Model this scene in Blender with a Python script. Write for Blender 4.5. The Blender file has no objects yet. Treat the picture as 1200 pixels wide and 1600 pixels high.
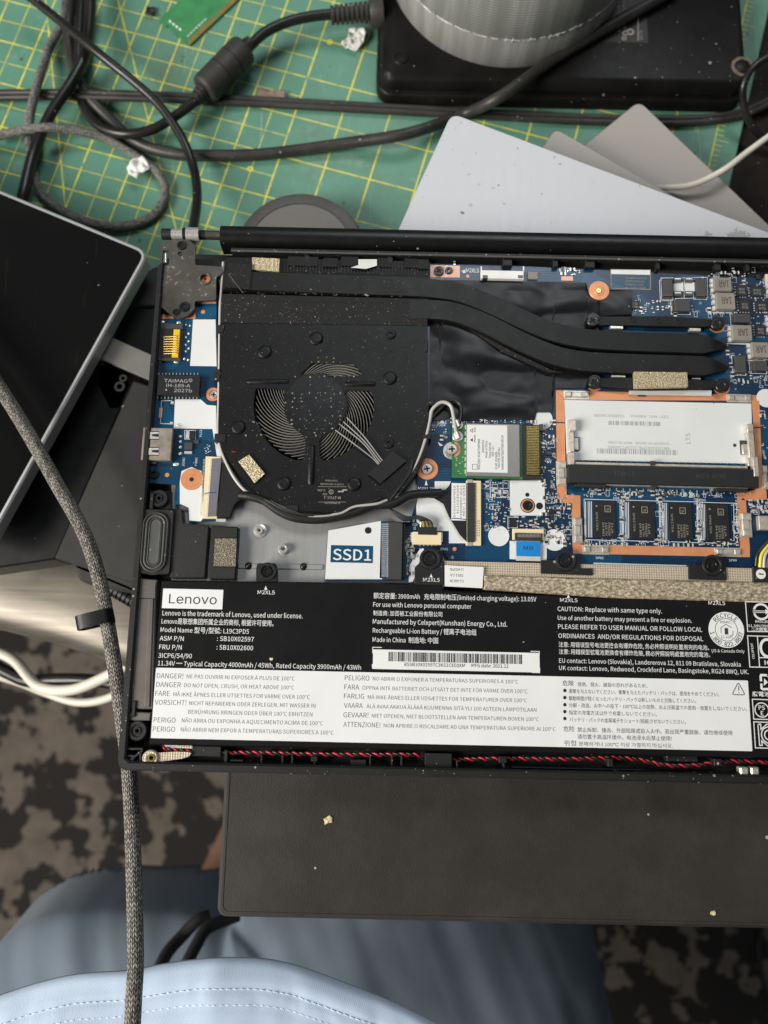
import bpy, bmesh, math, random
from mathutils import Vector, Matrix
random.seed(7)
sc = bpy.context.scene
COL = sc.collection

# ------------------------------------------------------------------ camera, light, exposure
# lengths below are in millimetres; MM turns them into scene metres.
# z = 0 is the top of the circuit board, x runs along the laptop, y towards its hinge.
MM = 0.001
FPX = 1200.0                       # focal length, in pixels of the 1200x1600 photograph
TILT, ROLL, DIST = math.radians(10.6), math.radians(1.25), 304.0
cF = Vector((0, math.sin(TILT), -math.cos(TILT)))
_R0, _U0 = Vector((1, 0, 0)), Vector((0, math.cos(TILT), math.sin(TILT)))
cR = _R0 * math.cos(ROLL) + _U0 * math.sin(ROLL)
cU = _U0 * math.cos(ROLL) - _R0 * math.sin(ROLL)
cP = -cF * DIST
cam_d = bpy.data.cameras.new('camera')
cam = bpy.data.objects.new('camera', cam_d); COL.objects.link(cam)
cam_d.sensor_fit = 'VERTICAL'; cam_d.sensor_height = 36.0; cam_d.sensor_width = 27.0
cam_d.lens = FPX / 1600 * 36.0
cam_d.clip_start = 0.01; cam_d.clip_end = 50
cam.matrix_world = Matrix(((cR.x, cU.x, -cF.x, cP.x * MM), (cR.y, cU.y, -cF.y, cP.y * MM),
                           (cR.z, cU.z, -cF.z, cP.z * MM), (0, 0, 0, 1)))
cam_d.dof.use_dof = True; cam_d.dof.focus_distance = 0.303; cam_d.dof.aperture_fstop = 8.0
sc.camera = cam

world = bpy.data.worlds.new('World'); sc.world = world; world.use_nodes = True
_bg = world.node_tree.nodes['Background']
_bg.inputs[0].default_value = (0.86, 0.93, 1.0, 1); _bg.inputs[1].default_value = 0.085

def area(name, loc, target, sx, sy, power, col):
    d = bpy.data.lights.new(name, 'AREA'); d.shape = 'RECTANGLE'; d.size = sx; d.size_y = sy
    d.energy = power; d.color = col
    o = bpy.data.objects.new(name, d); COL.objects.link(o)
    o.location = loc
    o.rotation_euler = (Vector(target) - Vector(loc)).to_track_quat('-Z', 'Y').to_euler()
    return o
area('window_light', (-1.22, -0.42, 0.84), (0.0, 0.0, 0.0), 0.75, 0.75, 37, (1.0, 0.955, 0.88))
area('fill_light', (0.22, 0.95, 1.35), (0.0, 0.0, 0.0), 0.7, 0.45, 8, (0.93, 0.97, 1.0))  # added cool fill lamp, set so its reflection brightens the silver plate

vs = sc.view_settings
vs.view_transform = 'Standard'; vs.look = 'None'; vs.exposure = 0.0; vs.gamma = 1.0
vs.use_curve_mapping = False
sc.render.engine = 'CYCLES'
sc.cycles.use_denoising = True
sc.cycles.max_bounces = 6

# ------------------------------------------------------------------ layout helpers
def P(u, v, z=0.0):
    """the point of the place, at height z, that stands at pixel (u, v) of the photograph"""
    d = cF * FPX + cR * (u - 600) - cU * (v - 800)
    return cP + d * ((z - cP.z) / d.z)
def PX(u, v, z=0.0):
    p = P(u, v, z); return (p.x, p.y)
def RECT(u0, v0, u1, v1, z=0.0):
    a, b, c, d = P(u0, v0, z), P(u1, v0, z), P(u1, v1, z), P(u0, v1, z)
    return ((a.x + d.x) / 2, (c.y + d.y) / 2, (b.x + c.x) / 2, (a.y + b.y) / 2)   # x0 y0 x1 y1
def SC(v, z=0.0):
    """millimetres per pixel near image row v at height z"""
    return (P(601, v, z) - P(600, v, z)).length
class Q:
    """a window on the photograph: pixel = origin + local / scale"""
    def __init__(s, ox, oy, k): s.ox, s.oy, s.k = ox, oy, k
    def __call__(s, x, y): return (s.ox + x / s.k, s.oy + y / s.k)
    def r(s, x0, y0, x1, y1): return s(x0, y0) + s(x1, y1)
    def pl(s, *pts): return [s(*p) for p in pts]

WORLD0 = {}
def rrect(x0, y0, x1, y1, r=0, n=4):
    if r <= 0: return [(x0, y0), (x1, y0), (x1, y1), (x0, y1)]
    r = min(r, (x1 - x0) / 2.001, (y1 - y0) / 2.001); out = []
    for cx, cy, a0 in ((x1 - r, y0 + r, -90), (x1 - r, y1 - r, 0), (x0 + r, y1 - r, 90), (x0 + r, y0 + r, 180)):
        for i in range(n + 1):
            a = math.radians(a0 + 90 * i / n); out.append((cx + r * math.cos(a), cy + r * math.sin(a)))
    return out
def circ(cx, cy, r, n=24, a0=0.0):
    return [(cx + r * math.cos(a0 + 2 * math.pi * i / n), cy + r * math.sin(a0 + 2 * math.pi * i / n)) for i in range(n)]
def sarea(p): return sum(p[i][0] * p[(i + 1) % len(p)][1] - p[(i + 1) % len(p)][0] * p[i][1] for i in range(len(p))) / 2
def inset(p, b):
    n = len(p); out = []
    for i in range(n):
        a, c, d = Vector(p[i - 1]), Vector(p[i]), Vector(p[(i + 1) % n])
        e1, e2 = (c - a), (d - c)
        if e1.length < 1e-9 or e2.length < 1e-9: out.append(tuple(c)); continue
        e1.normalize(); e2.normalize()
        n1, n2 = Vector((-e1.y, e1.x)), Vector((-e2.y, e2.x))
        k = 1 + n1.dot(n2)
        m = (n1 + n2) / max(k, 0.35)
        out.append((c.x + m.x * b, c.y + m.y * b))
    return out
def roundpoly(p, r, n=4):
    """round the corners of a polygon; r is one radius or one per corner"""
    out = []; N = len(p)
    for i in range(N):
        a, c, d = Vector(p[i - 1]), Vector(p[i]), Vector(p[(i + 1) % N])
        ri = r[i] if isinstance(r, (list, tuple)) else r
        l = min(ri, (a - c).length * .49, (d - c).length * .49)
        if l <= 1e-6: out.append(tuple(c)); continue
        s, e = c + (a - c).normalized() * l, c + (d - c).normalized() * l
        for k in range(n + 1):
            t = k / n; q = s * (1 - t) ** 2 + c * 2 * t * (1 - t) + e * t * t; out.append((q.x, q.y))
    return out
def catmull(pts, sub=8):
    pts = [Vector(p) for p in pts]; out = []
    ext = [pts[0] * 2 - pts[1]] + pts + [pts[-1] * 2 - pts[-2]]
    for i in range(1, len(ext) - 2):
        p0, p1, p2, p3 = ext[i - 1:i + 3]
        for k in range(sub):
            t = k / sub
            out.append(0.5 * ((2 * p1) + (p2 - p0) * t + (2 * p0 - 5 * p1 + 4 * p2 - p3) * t * t + (3 * p1 - p0 - 3 * p2 + p3) * t ** 3))
    out.append(pts[-1]); return out

def _font(fn):                      # sans serif faces that ship with Blender; the built-in face if one is missing
    try:
        import os
        return bpy.data.fonts.load(os.path.join(bpy.utils.system_resource('DATAFILES', path='fonts'), fn))
    except Exception: return None
FONTS = {'sans': _font('Noto Sans CJK Regular.woff2'), 'round': _font('Inter.woff2'), 'base': None}
CAP = {}
_txt = {}
def _run(s, bold, font):
    key = (s, bold, font)
    if key not in _txt:
        q = CAP.get(font, 1.0)
        c = bpy.data.curves.new('t', 'FONT'); c.body = s; c.resolution_u = 3 if len(s) < 8 else 2; c.offset = bold * q
        if FONTS[font]: c.font = FONTS[font]
        o = bpy.data.objects.new('t', c)
        m = o.to_mesh()
        _txt[key] = ([(v.co.x / q, v.co.y / q, 0.0) for v in m.vertices], [tuple(p.vertices) for p in m.polygons])
        o.to_mesh_clear(); bpy.data.objects.remove(o); bpy.data.curves.remove(c)
    return _txt[key]
def _adv(s, font):
    return max(v[0] for v in _run('|' + s + '|', 0.0, font)[0]) - max(v[0] for v in _run('||', 0.0, font)[0])
def text_mesh(s, bold=0.0, spacing=1.0, font='sans'):
    """flat glyph mesh scaled so that a capital letter is 0.70 high; east asian runs use the built-in face"""
    for f in (font, 'base'):
        if f not in CAP: CAP[f] = 1.0; CAP[f] = max(v[1] for v in _run('H', 0.0, f)[0]) / .70; _txt.clear()
    runs = []
    for ch in s:
        f = 'base' if ord(ch) > 0x2000 else font
        if runs and runs[-1][1] == f: runs[-1][0] += ch
        else: runs.append([ch, f])
    vv, ff, x = [], [], 0.0
    for i, (t, f) in enumerate(runs):
        a, b = _run(t, bold, f); n = len(vv)
        vv += [(p[0] + x, p[1], 0.0) for p in a]; ff += [tuple(k + n for k in q) for q in b]
        if i < len(runs) - 1: x += _adv(t, f)
    return vv, ff
def plate_mesh(outer, holes, h):
    """flat plate with holes, thickness h, from z=0 up"""
    c = bpy.data.curves.new('p', 'CURVE'); c.dimensions = '2D'; c.fill_mode = 'BOTH'; c.extrude = h / 2
    for loop in [outer] + holes:
        sp = c.splines.new('POLY'); sp.points.add(len(loop) - 1)
        for i, q in enumerate(loop): sp.points[i].co = (q[0], q[1], 0, 1)
        sp.use_cyclic_u = True
    o = bpy.data.objects.new('p', c); m = o.to_mesh()
    vsx = [(v.co.x, v.co.y, v.co.z + h / 2) for v in m.vertices]; fs = [tuple(p.vertices) for p in m.polygons]
    o.to_mesh_clear(); bpy.data.objects.remove(o); bpy.data.curves.remove(c)
    return vsx, fs

class MB:
    """collects shapes (millimetres) into one mesh object"""
    def __init__(s): s.v, s.f, s.m, s.uv = [], [], [], {}
    def add(s, vv, ff, mi=0, uv=None):
        b, fb = len(s.v), len(s.f); s.v += [tuple(x) for x in vv]
        s.f += [tuple(i + b for i in f) for f in ff]; s.m += [mi] * len(ff)
        if uv:
            for i, u in enumerate(uv): s.uv[fb + i] = u
        return s
    def prism(s, p, z0, z1, b=0.0, mi=0):
        p = list(p)
        if sarea(p) < 0: p.reverse()
        n = len(p); vv = [(x, y, z0) for x, y in p]; ff = [tuple(range(n))[::-1]]
        if b > 0:
            q = inset(p, b)
            vv += [(x, y, z1 - b) for x, y in p] + [(x, y, z1) for x, y in q]; top = 2 * n
            rings = ((0, n), (n, 2 * n))
        else:
            vv += [(x, y, z1) for x, y in p]; top = n; rings = ((0, n),)
        for a, c in rings:
            ff += [(a + i, a + (i + 1) % n, c + (i + 1) % n, c + i) for i in range(n)]
        ff.append(tuple(range(top, top + n)))
        return s.add(vv, ff, mi)
    def box(s, x0, y0, x1, y1, z0, z1, b=0.0, r=0.0, mi=0): return s.prism(rrect(x0, y0, x1, y1, r), z0, z1, b, mi)
    def rect(s, q, z0, z1, b=0.0, r=0.0, mi=0):
        return s.box(*RECT(*q, z1), z0, z1, b, r, mi)
    def poly(s, pix, z0, z1, b=0.0, r=0.0, mi=0):
        p = [PX(u, v, z1) for u, v in pix]
        if r: p = roundpoly(p, r)
        return s.prism(p, z0, z1, b, mi)
    def cyl(s, cx, cy, r, z0, z1, n=20, b=0.0, mi=0): return s.prism(circ(cx, cy, r, n), z0, z1, b, mi)
    def lathe(s, cx, cy, prof, n=24, mi=0, closed=True):
        """prof: (r, z) from the outside bottom, over the top, to the inside"""
        vv, ff = [], []; k = len(prof)
        for i in range(n):
            a = 2 * math.pi * i / n
            vv += [(cx + r * math.cos(a), cy + r * math.sin(a), z) for r, z in prof]
        for i in range(n):
            j = (i + 1) % n
            for q in range(k - 1): ff.append((i * k + q, j * k + q, j * k + q + 1, i * k + q + 1))
        return s.add(vv, ff, mi)
    def ring(s, cx, cy, r0, r1, z0, z1, n=24, b=0.0, mi=0):
        return s.lathe(cx, cy, [(r1, z0), (r1, z1 - b), (r1 - b, z1), (r0 + b, z1), (r0, z1 - b), (r0, z0)], n, mi)
    def shell(s, p, t, z0, z1, mi=0):
        """upright wall of thickness t along a closed outline"""
        p = list(p)
        if sarea(p) < 0: p.reverse()
        q = inset(p, t); n = len(p)
        vv = [(x, y, z0) for x, y in p] + [(x, y, z1) for x, y in p] + [(x, y, z1) for x, y in q] + [(x, y, z0) for x, y in q]
        return s.add(vv, [(a * n + i, a * n + (i + 1) % n, ((a + 1) % 4) * n + (i + 1) % n, ((a + 1) % 4) * n + i) for a in range(4) for i in range(n)], mi)
    def flat(s, p, z, mi=0):
        p = list(p)
        if sarea(p) < 0: p.reverse()
        return s.add([(x, y, z) for x, y in p], [tuple(range(len(p)))], mi)
    def stroke(s, pts, w, z, closed=False, mi=0):
        n = len(pts); L, Rr = [], []
        for i in range(n):
            c = Vector(pts[i])
            a = Vector(pts[i - 1]) if (i > 0 or closed) else None
            d = Vector(pts[(i + 1) % n]) if (i < n - 1 or closed) else None
            e1 = (c - a).normalized() if a is not None else (d - c).normalized()
            e2 = (d - c).normalized() if d is not None else e1
            n1, n2 = Vector((-e1.y, e1.x)), Vector((-e2.y, e2.x))
            m = (n1 + n2) / max(1 + n1.dot(n2), 0.3) * (w / 2)
            L.append((c.x + m.x, c.y + m.y, z)); Rr.append((c.x - m.x, c.y - m.y, z))
        ff = []
        for i in range(n if closed else n - 1):
            j = (i + 1) % n; ff.append((n + i, n + j, j, i))
        return s.add(L + Rr, ff, mi)
    def tube(s, path, r, n=10, mi=0, cap=True):
        pts = [Vector(p) for p in path]; k = len(pts)
        rad = r if isinstance(r, (list, tuple)) else [r] * k
        T = [(pts[min(i + 1, k - 1)] - pts[max(i - 1, 0)]).normalized() for i in range(k)]
        up = Vector((0, 0, 1)) if abs(T[0].z) < .9 else Vector((1, 0, 0))
        N = (up - T[0] * up.dot(T[0])).normalized(); vv, ff, uv = [], [], []; L = 0; Ls = []
        for i in range(k):
            if i:
                N = (N - T[i] * N.dot(T[i])).normalized(); L += (pts[i] - pts[i - 1]).length
            Ls.append(L); B = T[i].cross(N)
            for j in range(n):
                a = 2 * math.pi * j / n
                vv.append(pts[i] + (N * math.cos(a) + B * math.sin(a)) * rad[i])
        for i in range(k - 1):
            for j in range(n):
                j2 = (j + 1) % n
                ff.append((i * n + j, i * n + j2, (i + 1) * n + j2, (i + 1) * n + j))
                uv.append(((j / n, Ls[i]), ((j + 1) / n, Ls[i]), ((j + 1) / n, Ls[i + 1]), (j / n, Ls[i + 1])))
        s.add(vv, ff, mi, uv)
        if cap: s.add([vv[i] for i in range(n)] + [vv[(k - 1) * n + i] for i in range(n)], [tuple(range(n))[::-1], tuple(range(n, 2 * n))], mi)
        return s
    def text(s, body, x, y, z, width=None, cap=2.0, rot=0.0, bold=0.0, anchor='l', mi=0, spacing=1.0, mirror=False, font='sans'):
        vv, ff = text_mesh(body, bold, spacing, font)
        if not vv: return s
        xs = [v[0] for v in vv]; x0, x1 = min(xs), max(xs)
        ky = cap / 0.70; kx = width / (x1 - x0) if width else ky
        off = {'l': 0, 'c': (x1 - x0) / 2, 'r': x1 - x0}[anchor]
        ca, sa = math.cos(rot), math.sin(rot); out = []
        for a, b, _ in vv:
            a = (a - x0 - off) * kx; b = b * ky
            if mirror: a = -a
            out.append((x + a * ca - b * sa, y + a * sa + b * ca, z))
        return s.add(out, [f[::-1] for f in ff] if mirror else ff, mi)
    def textpx(s, body, u0, v0, u1, z, cap_px, bold=0.0, mi=0, font='sans'):
        a, b = P(u0, v0, z), P(u1, v0, z)
        return s.text(body, a.x, a.y, z, b.x - a.x, cap_px * SC(v0, z), 0, bold, mi=mi, font=font)
    def mesh(s, name, mats, smooth=None):
        me = bpy.data.meshes.new(name)
        me.from_pydata([(x * MM, y * MM, z * MM) for x, y, z in s.v], [], s.f)
        for m in (mats if isinstance(mats, (list, tuple)) else [mats]): me.materials.append(MAT[m])
        me.polygons.foreach_set('material_index', s.m)
        if s.uv:
            ul = me.uv_layers.new(name='UVMap')
            for fi, u in s.uv.items():
                for k, li in enumerate(me.polygons[fi].loop_indices): ul.data[li].uv = u[k]
        if smooth is not None:
            me.polygons.foreach_set('use_smooth', [True] * len(me.polygons))
            me.set_sharp_from_angle(angle=math.radians(smooth))
        me.update(); return me
    def build(s, name, mats, parent=None, label=None, smooth=None, kind=None):
        return link(name, s.mesh(name, mats, smooth), parent, label, kind)

def link(name, me, parent=None, label=None, kind=None, at=(0, 0, 0), rz=0.0, scale=None):
    """at: world position in mm of the mesh's own origin"""
    o = bpy.data.objects.new(name, me); COL.objects.link(o)
    w = Vector(at)
    base = WORLD0.get(parent.name, Vector((0, 0, 0))) if parent else Vector((0, 0, 0))
    if parent: o.parent = parent
    o.location = (w - base) * MM; o.rotation_euler = (0, 0, rz)
    if scale: o.scale = scale
    WORLD0[o.name] = w
    if label: o['label'] = label
    if kind: o['kind'] = kind
    return o
def thing(name, label, cat, at=(0, 0, 0), group=None):
    o = link(name, None, None, label, None, at); o['category'] = cat
    if group: o['group'] = group
    o.empty_display_size = 0.01
    return o
def tag(o, label, cat, group=None):
    o['label'] = label; o['category'] = cat
    if group: o['group'] = group
    return o
def structure(o): o['kind'] = 'structure'; return o
# ------------------------------------------------------------------ materials
MAT = {}
class G:
    """small helper round a node tree"""
    def __init__(s, name):
        s.m = bpy.data.materials.new(name); s.m.use_nodes = True; s.t = s.m.node_tree
        s.b = s.t.nodes['Principled BSDF']; MAT[name] = s.m
        s._co = None
    def n(s, typ, **kw):
        x = s.t.nodes.new(typ)
        for k, v in kw.items(): setattr(x, k, v)
        return x
    def l(s, a, b): s.t.links.new(a, b)
    def co(s, kind='Object'):
        if s._co is None: s._co = s.n('ShaderNodeTexCoord')
        return s._co.outputs[kind]
    def mapping(s, scale=(1, 1, 1), rot=(0, 0, 0), kind='Object'):
        m = s.n('ShaderNodeMapping'); m.inputs['Scale'].default_value = scale; m.inputs['Rotation'].default_value = rot
        s.l(s.co(kind), m.inputs['Vector']); return m.outputs[0]
    def noise(s, scale, detail=3, rough=.55, vec=None):
        x = s.n('ShaderNodeTexNoise'); x.inputs['Scale'].default_value = scale
        x.inputs['Detail'].default_value = detail; x.inputs['Roughness'].default_value = rough
        s.l(vec if vec is not None else s.co(), x.inputs['Vector']); return x.outputs['Fac']
    def vor(s, scale, vec=None, feature='F1'):
        x = s.n('ShaderNodeTexVoronoi', feature=feature); x.inputs['Scale'].default_value = scale
        s.l(vec if vec is not None else s.co(), x.inputs['Vector']); return x
    def math(s, op, a, b=None, c=None):
        x = s.n('ShaderNodeMath', operation=op)
        for i, q in enumerate((a, b, c)):
            if q is None: continue
            if isinstance(q, (int, float)): x.inputs[i].default_value = q
            else: s.l(q, x.inputs[i])
        return x.outputs[0]
    def ramp(s, fac, stops, interp='LINEAR'):
        x = s.n('ShaderNodeValToRGB'); x.color_ramp.interpolation = interp
        e = x.color_ramp.elements
        while len(e) < len(stops): e.new(0.5)
        for i, (p, c) in enumerate(stops): e[i].position = p; e[i].color = (*c, 1) if len(c) == 3 else c
        s.l(fac, x.inputs[0]); return x.outputs[0]
    def mix(s, fac, a, b, blend='MIX'):
        x = s.n('ShaderNodeMix', data_type='RGBA', blend_type=blend)
        for k, q in ((0, fac), (6, a), (7, b)):
            if isinstance(q, (int, float)): x.inputs[k].default_value = q
            elif isinstance(q, tuple): x.inputs[k].default_value = (*q, 1)
            else: s.l(q, x.inputs[k])
        return x.outputs[2]
    def bump(s, h, dist, strength=1.0, prev=None):
        x = s.n('ShaderNodeBump'); x.inputs['Distance'].default_value = dist; x.inputs['Strength'].default_value = strength
        s.l(h, x.inputs['Height'])
        if prev is not None: s.l(prev, x.inputs['Normal'])
        return x.outputs[0]
    def specks(s, scale, size=.10, keep=.5):
        """0/1 mask of sparse round specks of uneven size"""
        v = s.vor(scale)
        sep = s.n('ShaderNodeSeparateColor'); s.l(v.outputs['Color'], sep.inputs[0])
        r = s.math('MULTIPLY', s.math('POWER', sep.outputs[0], 3.0), size * 2.4)
        a = s.math('LESS_THAN', v.outputs['Distance'], r)
        patch = s.math('MULTIPLY', s.math('SUBTRACT', s.noise(scale * .05, 2), .28), keep * 4.5)     # dust gathers in patches
        return s.math('MULTIPLY', a, s.math('LESS_THAN', sep.outputs[1], patch))
    def setp(s, col=None, rough=None, metal=None, normal=None, spec=None, **kw):
        b = s.b.inputs
        if col is not None:
            if isinstance(col, tuple): b['Base Color'].default_value = (*col, 1)
            else: s.l(col, b['Base Color'])
        if rough is not None:
            if isinstance(rough, (int, float)): b['Roughness'].default_value = rough
            else: s.l(rough, b['Roughness'])
        if metal is not None: b['Metallic'].default_value = metal
        if spec is not None: b['Specular IOR Level'].default_value = spec
        if normal is not None: s.l(normal, b['Normal'])
        for k, v in kw.items(): b[k.replace('_', ' ')].default_value = v
        return s

def surface(name, col, rough=.5, metal=0.0, var=.15, dust=0.0, dscale=900, dsize=.16, grain=0.0, gscale=4000, spec=.5, vscale=60, dustcol=(.42, .38, .32)):
    """painted / moulded surface: slight tone variation, dust specks, fine grain"""
    g = G(name)
    n = g.noise(vscale, 4)
    lo = tuple(c * (1 - var) for c in col); hi = tuple(min(1, c * (1 + var)) for c in col)
    c = g.ramp(n, [(.3, lo), (.7, hi)])
    if dust > 0:
        mk = g.specks(dscale, dsize, dust)
        mk2 = g.specks(dscale * 2.3, dsize, dust)
        c = g.mix(g.math('MULTIPLY', g.math('MAXIMUM', mk, mk2), .8), c, dustcol)
    rr = g.math('MULTIPLY_ADD', g.noise(vscale * 3, 3), .18, rough - .09)
    nm = None
    if grain > 0: nm = g.bump(g.noise(gscale, 2), grain * MM)
    return g.setp(c, rr, metal, nm, spec)

surface('case_black', (.014, .014, .014), .50, spec=.35, dust=.35, dscale=420, dsize=.10, grain=.05, gscale=3500)
surface('trench_black', (.006, .006, .0062), .5, spec=.3, dust=.30, dscale=300, dsize=.08, grain=.04)
surface('hinge_bar_black', (.006, .006, .0062), .36, spec=.35, dust=.15, dscale=250, dsize=.07, grain=.02)
surface('hub_black', (.0042, .0044, .0052), .34, spec=.5, dust=.5, dscale=1200, dsize=.10)
surface('fan_black', (.0045, .0046, .0049), .44, spec=.32, dust=.5, dscale=1100, dsize=.075, grain=.04, gscale=2500)
surface('pipe_black', (.0050, .0049, .0047), .46, spec=.34, dust=.35, dscale=1000, dsize=.06, grain=.035, gscale=5000)
surface('tape_black', (.0115, .011, .0105), .55, spec=.3, dust=.7, dscale=900, dsize=.10, grain=.05, gscale=6000)
surface('speaker_black', (.019, .019, .019), .50, spec=.35, dust=.3, dscale=350, dsize=.07, grain=.09, gscale=2600)
surface('antenna_grey', (.115, .106, .095), .45, var=.2, dust=.2, dscale=300, dsize=.06)
surface('rubber_grey', (.075, .071, .066), .5, grain=.15, gscale=2600, dust=.4, dscale=700, dsize=.12)
surface('cone_grey', (.10, .103, .10), .32, var=.2, dust=.2, dscale=500, dsize=.1)
surface('battery_black', (.007, .007, .0073), .34, spec=.35, dust=.12, dscale=200, dsize=.05, grain=.01, gscale=900, vscale=20)
surface('battery_edge', (.06, .062, .064), .30)
surface('chip_black', (.013, .013, .0135), .42, grain=.02)
surface('socket_grey', (.040, .041, .042), .5)
surface('pen_blue', (.01, .02, .22), .5)
surface('chip_grey', (.05, .05, .05), .45, grain=.02)
surface('cap_brown', (.075, .06, .043), .35)
surface('inductor_grey', (.28, .25, .215), .55, grain=.05, gscale=5000)
surface('screw_black', (.03, .03, .03), .32, metal=.6)
surface('hole_black', (.003, .003, .003), .7)  # near-black that paints the inner shade of holes drawn as solid shapes
surface('beige', (.80, .68, .43), .45, var=.05)
surface('slider_grey', (.17, .17, .19), .4)
surface('slider_black', (.035, .035, .036), .35)
surface('socket_black', (.016, .016, .0165), .4, grain=.02)
surface('wire_grey', (.48, .46, .43), .35)
surface('wire_dim', (.27, .26, .245), .4)
surface('wire_black', (.018, .018, .018), .35)
surface('wire_red', (.40, .012, .022), .35)
surface('wire_yellow', (.75, .62, .05), .4)
surface('sleeve_black', (.011, .011, .0115), .5, spec=.35, grain=.1, gscale=1500)
surface('blade_grey', (.20, .19, .172), .5, var=.3)
surface('amber', (.85, .52, .02), .3)
surface('blue_tab', (.01, .24, .62), .35)
surface('white_film', (.62, .62, .60), .3)
surface('foam_white', (.82, .82, .80), .5)
surface('puck_rim', (.062, .059, .055), .5)
surface('puck_top', (.135, .128, .12), .5, var=.06)
surface('device_grey', (.034, .033, .031), .5, spec=.35, dust=.25, dscale=160, dsize=.06, grain=.03, gscale=2500)
surface('device_black', (.007, .007, .0073), .42, spec=.35, dust=.2, dscale=160, dsize=.05)
surface('adapter_black', (.0075, .0070, .0066), .45, spec=.22, dust=.4, dscale=200, dsize=.07, grain=.04, gscale=2200, var=.4)
surface('label_dark', (.02, .018, .016), .35)
surface('print_grey', (.36, .33, .28), .5)
surface('rust_ring', (.16, .12, .08), .6, var=.5, vscale=400)
surface('cable_black', (.013, .0122, .0115), .34, dust=.3, dscale=350, dsize=.07, grain=.03, gscale=1500, var=.35)
surface('cable_worn', (.034, .031, .028), .45, dust=.4, dscale=350, dsize=.08, grain=.05, gscale=1500, var=.4)
surface('cable_white', (.72, .67, .57), .4, var=.06)
surface('ferrite_black', (.035, .032, .029), .55, dust=.35, dscale=300, dsize=.07, grain=.06, gscale=1800, var=.35)
surface('paper_white', (.80, .79, .75), .6, grain=.2, gscale=700)
surface('scrap_brown', (.22, .16, .12), .7)
surface('white_mask', (.74, .75, .74), .42, var=.03, dust=.2, dscale=420, dsize=.05, dustcol=(.12, .12, .12))
surface('silk_white', (.72, .75, .77), .5, var=.02)
surface('print_white', (.78, .78, .77), .5, var=.02)
surface('print_black', (.02, .02, .02), .5, var=.02)
surface('print_thin', (.045, .045, .045), .5, var=.02)
surface('print_chip', (.36, .36, .36), .5, var=.05)
surface('print_gold', (.34, .31, .24), .5, var=.05)
surface('label_white', (.80, .805, .80), .42, var=.02, grain=.012, gscale=600)
surface('label_paper', (.80, .80, .785), .5, var=.02)
surface('pcb_green', (.035, .19, .055), .35, var=.2, vscale=150)
surface('ram_green', (.045, .24, .085), .45, var=.18, vscale=120)
surface('gold_pin', (.62, .42, .13), .32, metal=.85)
surface('gold_dull', (.095, .07, .012), .35, metal=.35)
surface('silver', (.72, .70, .66), .28, metal=.65, var=.1, vscale=300)
surface('solder', (.80, .79, .76), .28, metal=.45, var=.15, vscale=600)
surface('shield_grey', (.33, .32, .30), .38, metal=.75, var=.05)
surface('port_metal', (.46, .41, .34), .34, metal=.6, var=.3, vscale=250)
surface('clip_metal', (.72, .66, .57), .30, metal=.55, var=.2, vscale=500)
surface('brass', (.68, .52, .18), .3, metal=.9)
surface('copper', (.72, .30, .14), .42, metal=.25, var=.09, vscale=150, grain=.015)
surface('copper_pale', (.72, .42, .30), .42, metal=.25, var=.08)
surface('device_rim', (.60, .60, .60), .35, metal=.45, var=.08)
surface('ruler_grey', (.20, .19, .175), .5, metal=.3, var=.12)
surface('desk_wood', (.016, .011, .008), .6, spec=.15, dust=.5, dscale=170, dsize=.09, dustcol=(.16, .13, .10), grain=.15, gscale=500, var=.5)
surface('cord_black', (.012, .012, .013), .8)
surface('skin', (.50, .27, .19), .5)
surface('stitch', (.74, .80, .88), .7)
surface('tape_grey_core', (.10, .09, .08), .6)
surface('fray_white', (.72, .72, .72), .5)
surface('debris', (.60, .50, .28), .7, var=.4, vscale=800)

def brushed(name, col, rough, metal, marks):
    g = G(name)
    v = g.mapping((900, 40, 900)); n = g.noise(1.0, 2, vec=v)
    c = g.ramp(n, [(.3, tuple(x * .985 for x in col)), (.7, tuple(min(1, x * 1.01) for x in col))])
    if marks:
        d = g.noise(55, 5, .65); m = g.math('GREATER_THAN', g.math('ADD', d, g.math('MULTIPLY', g.noise(12, 2), .25)), .80)
        c = g.mix(g.math('MULTIPLY', m, .5), c, (.22, .20, .15))
        c = g.mix(g.math('MULTIPLY', g.specks(170, .07, .5), .55), c, (.16, .15, .13))
        c = g.mix(g.ramp(g.noise(38, 4, .7, g.mapping((1, 2.2, 1), (0, 0, .5))), [(.64, (0, 0, 0)), (.80, (.4, .4, .4))]), c, (.36, .35, .30))
        sc2 = g.noise(1.0, 2, vec=g.mapping((30, 900, 1), (0, 0, 1.1)))
        c = g.mix(g.math('MULTIPLY', g.math('GREATER_THAN', sc2, .74), .35), c, (.85, .86, .88))
    g.setp(c, g.math('MULTIPLY_ADD', n, .1, rough), metal)
brushed('silver_plate', (.60, .61, .635), .5, .3, True)
brushed('grey_plate', (.44, .40, .365), .5, .3, False)
brushed('sheet_metal', (.43, .43, .42), .42, .75, False)

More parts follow.
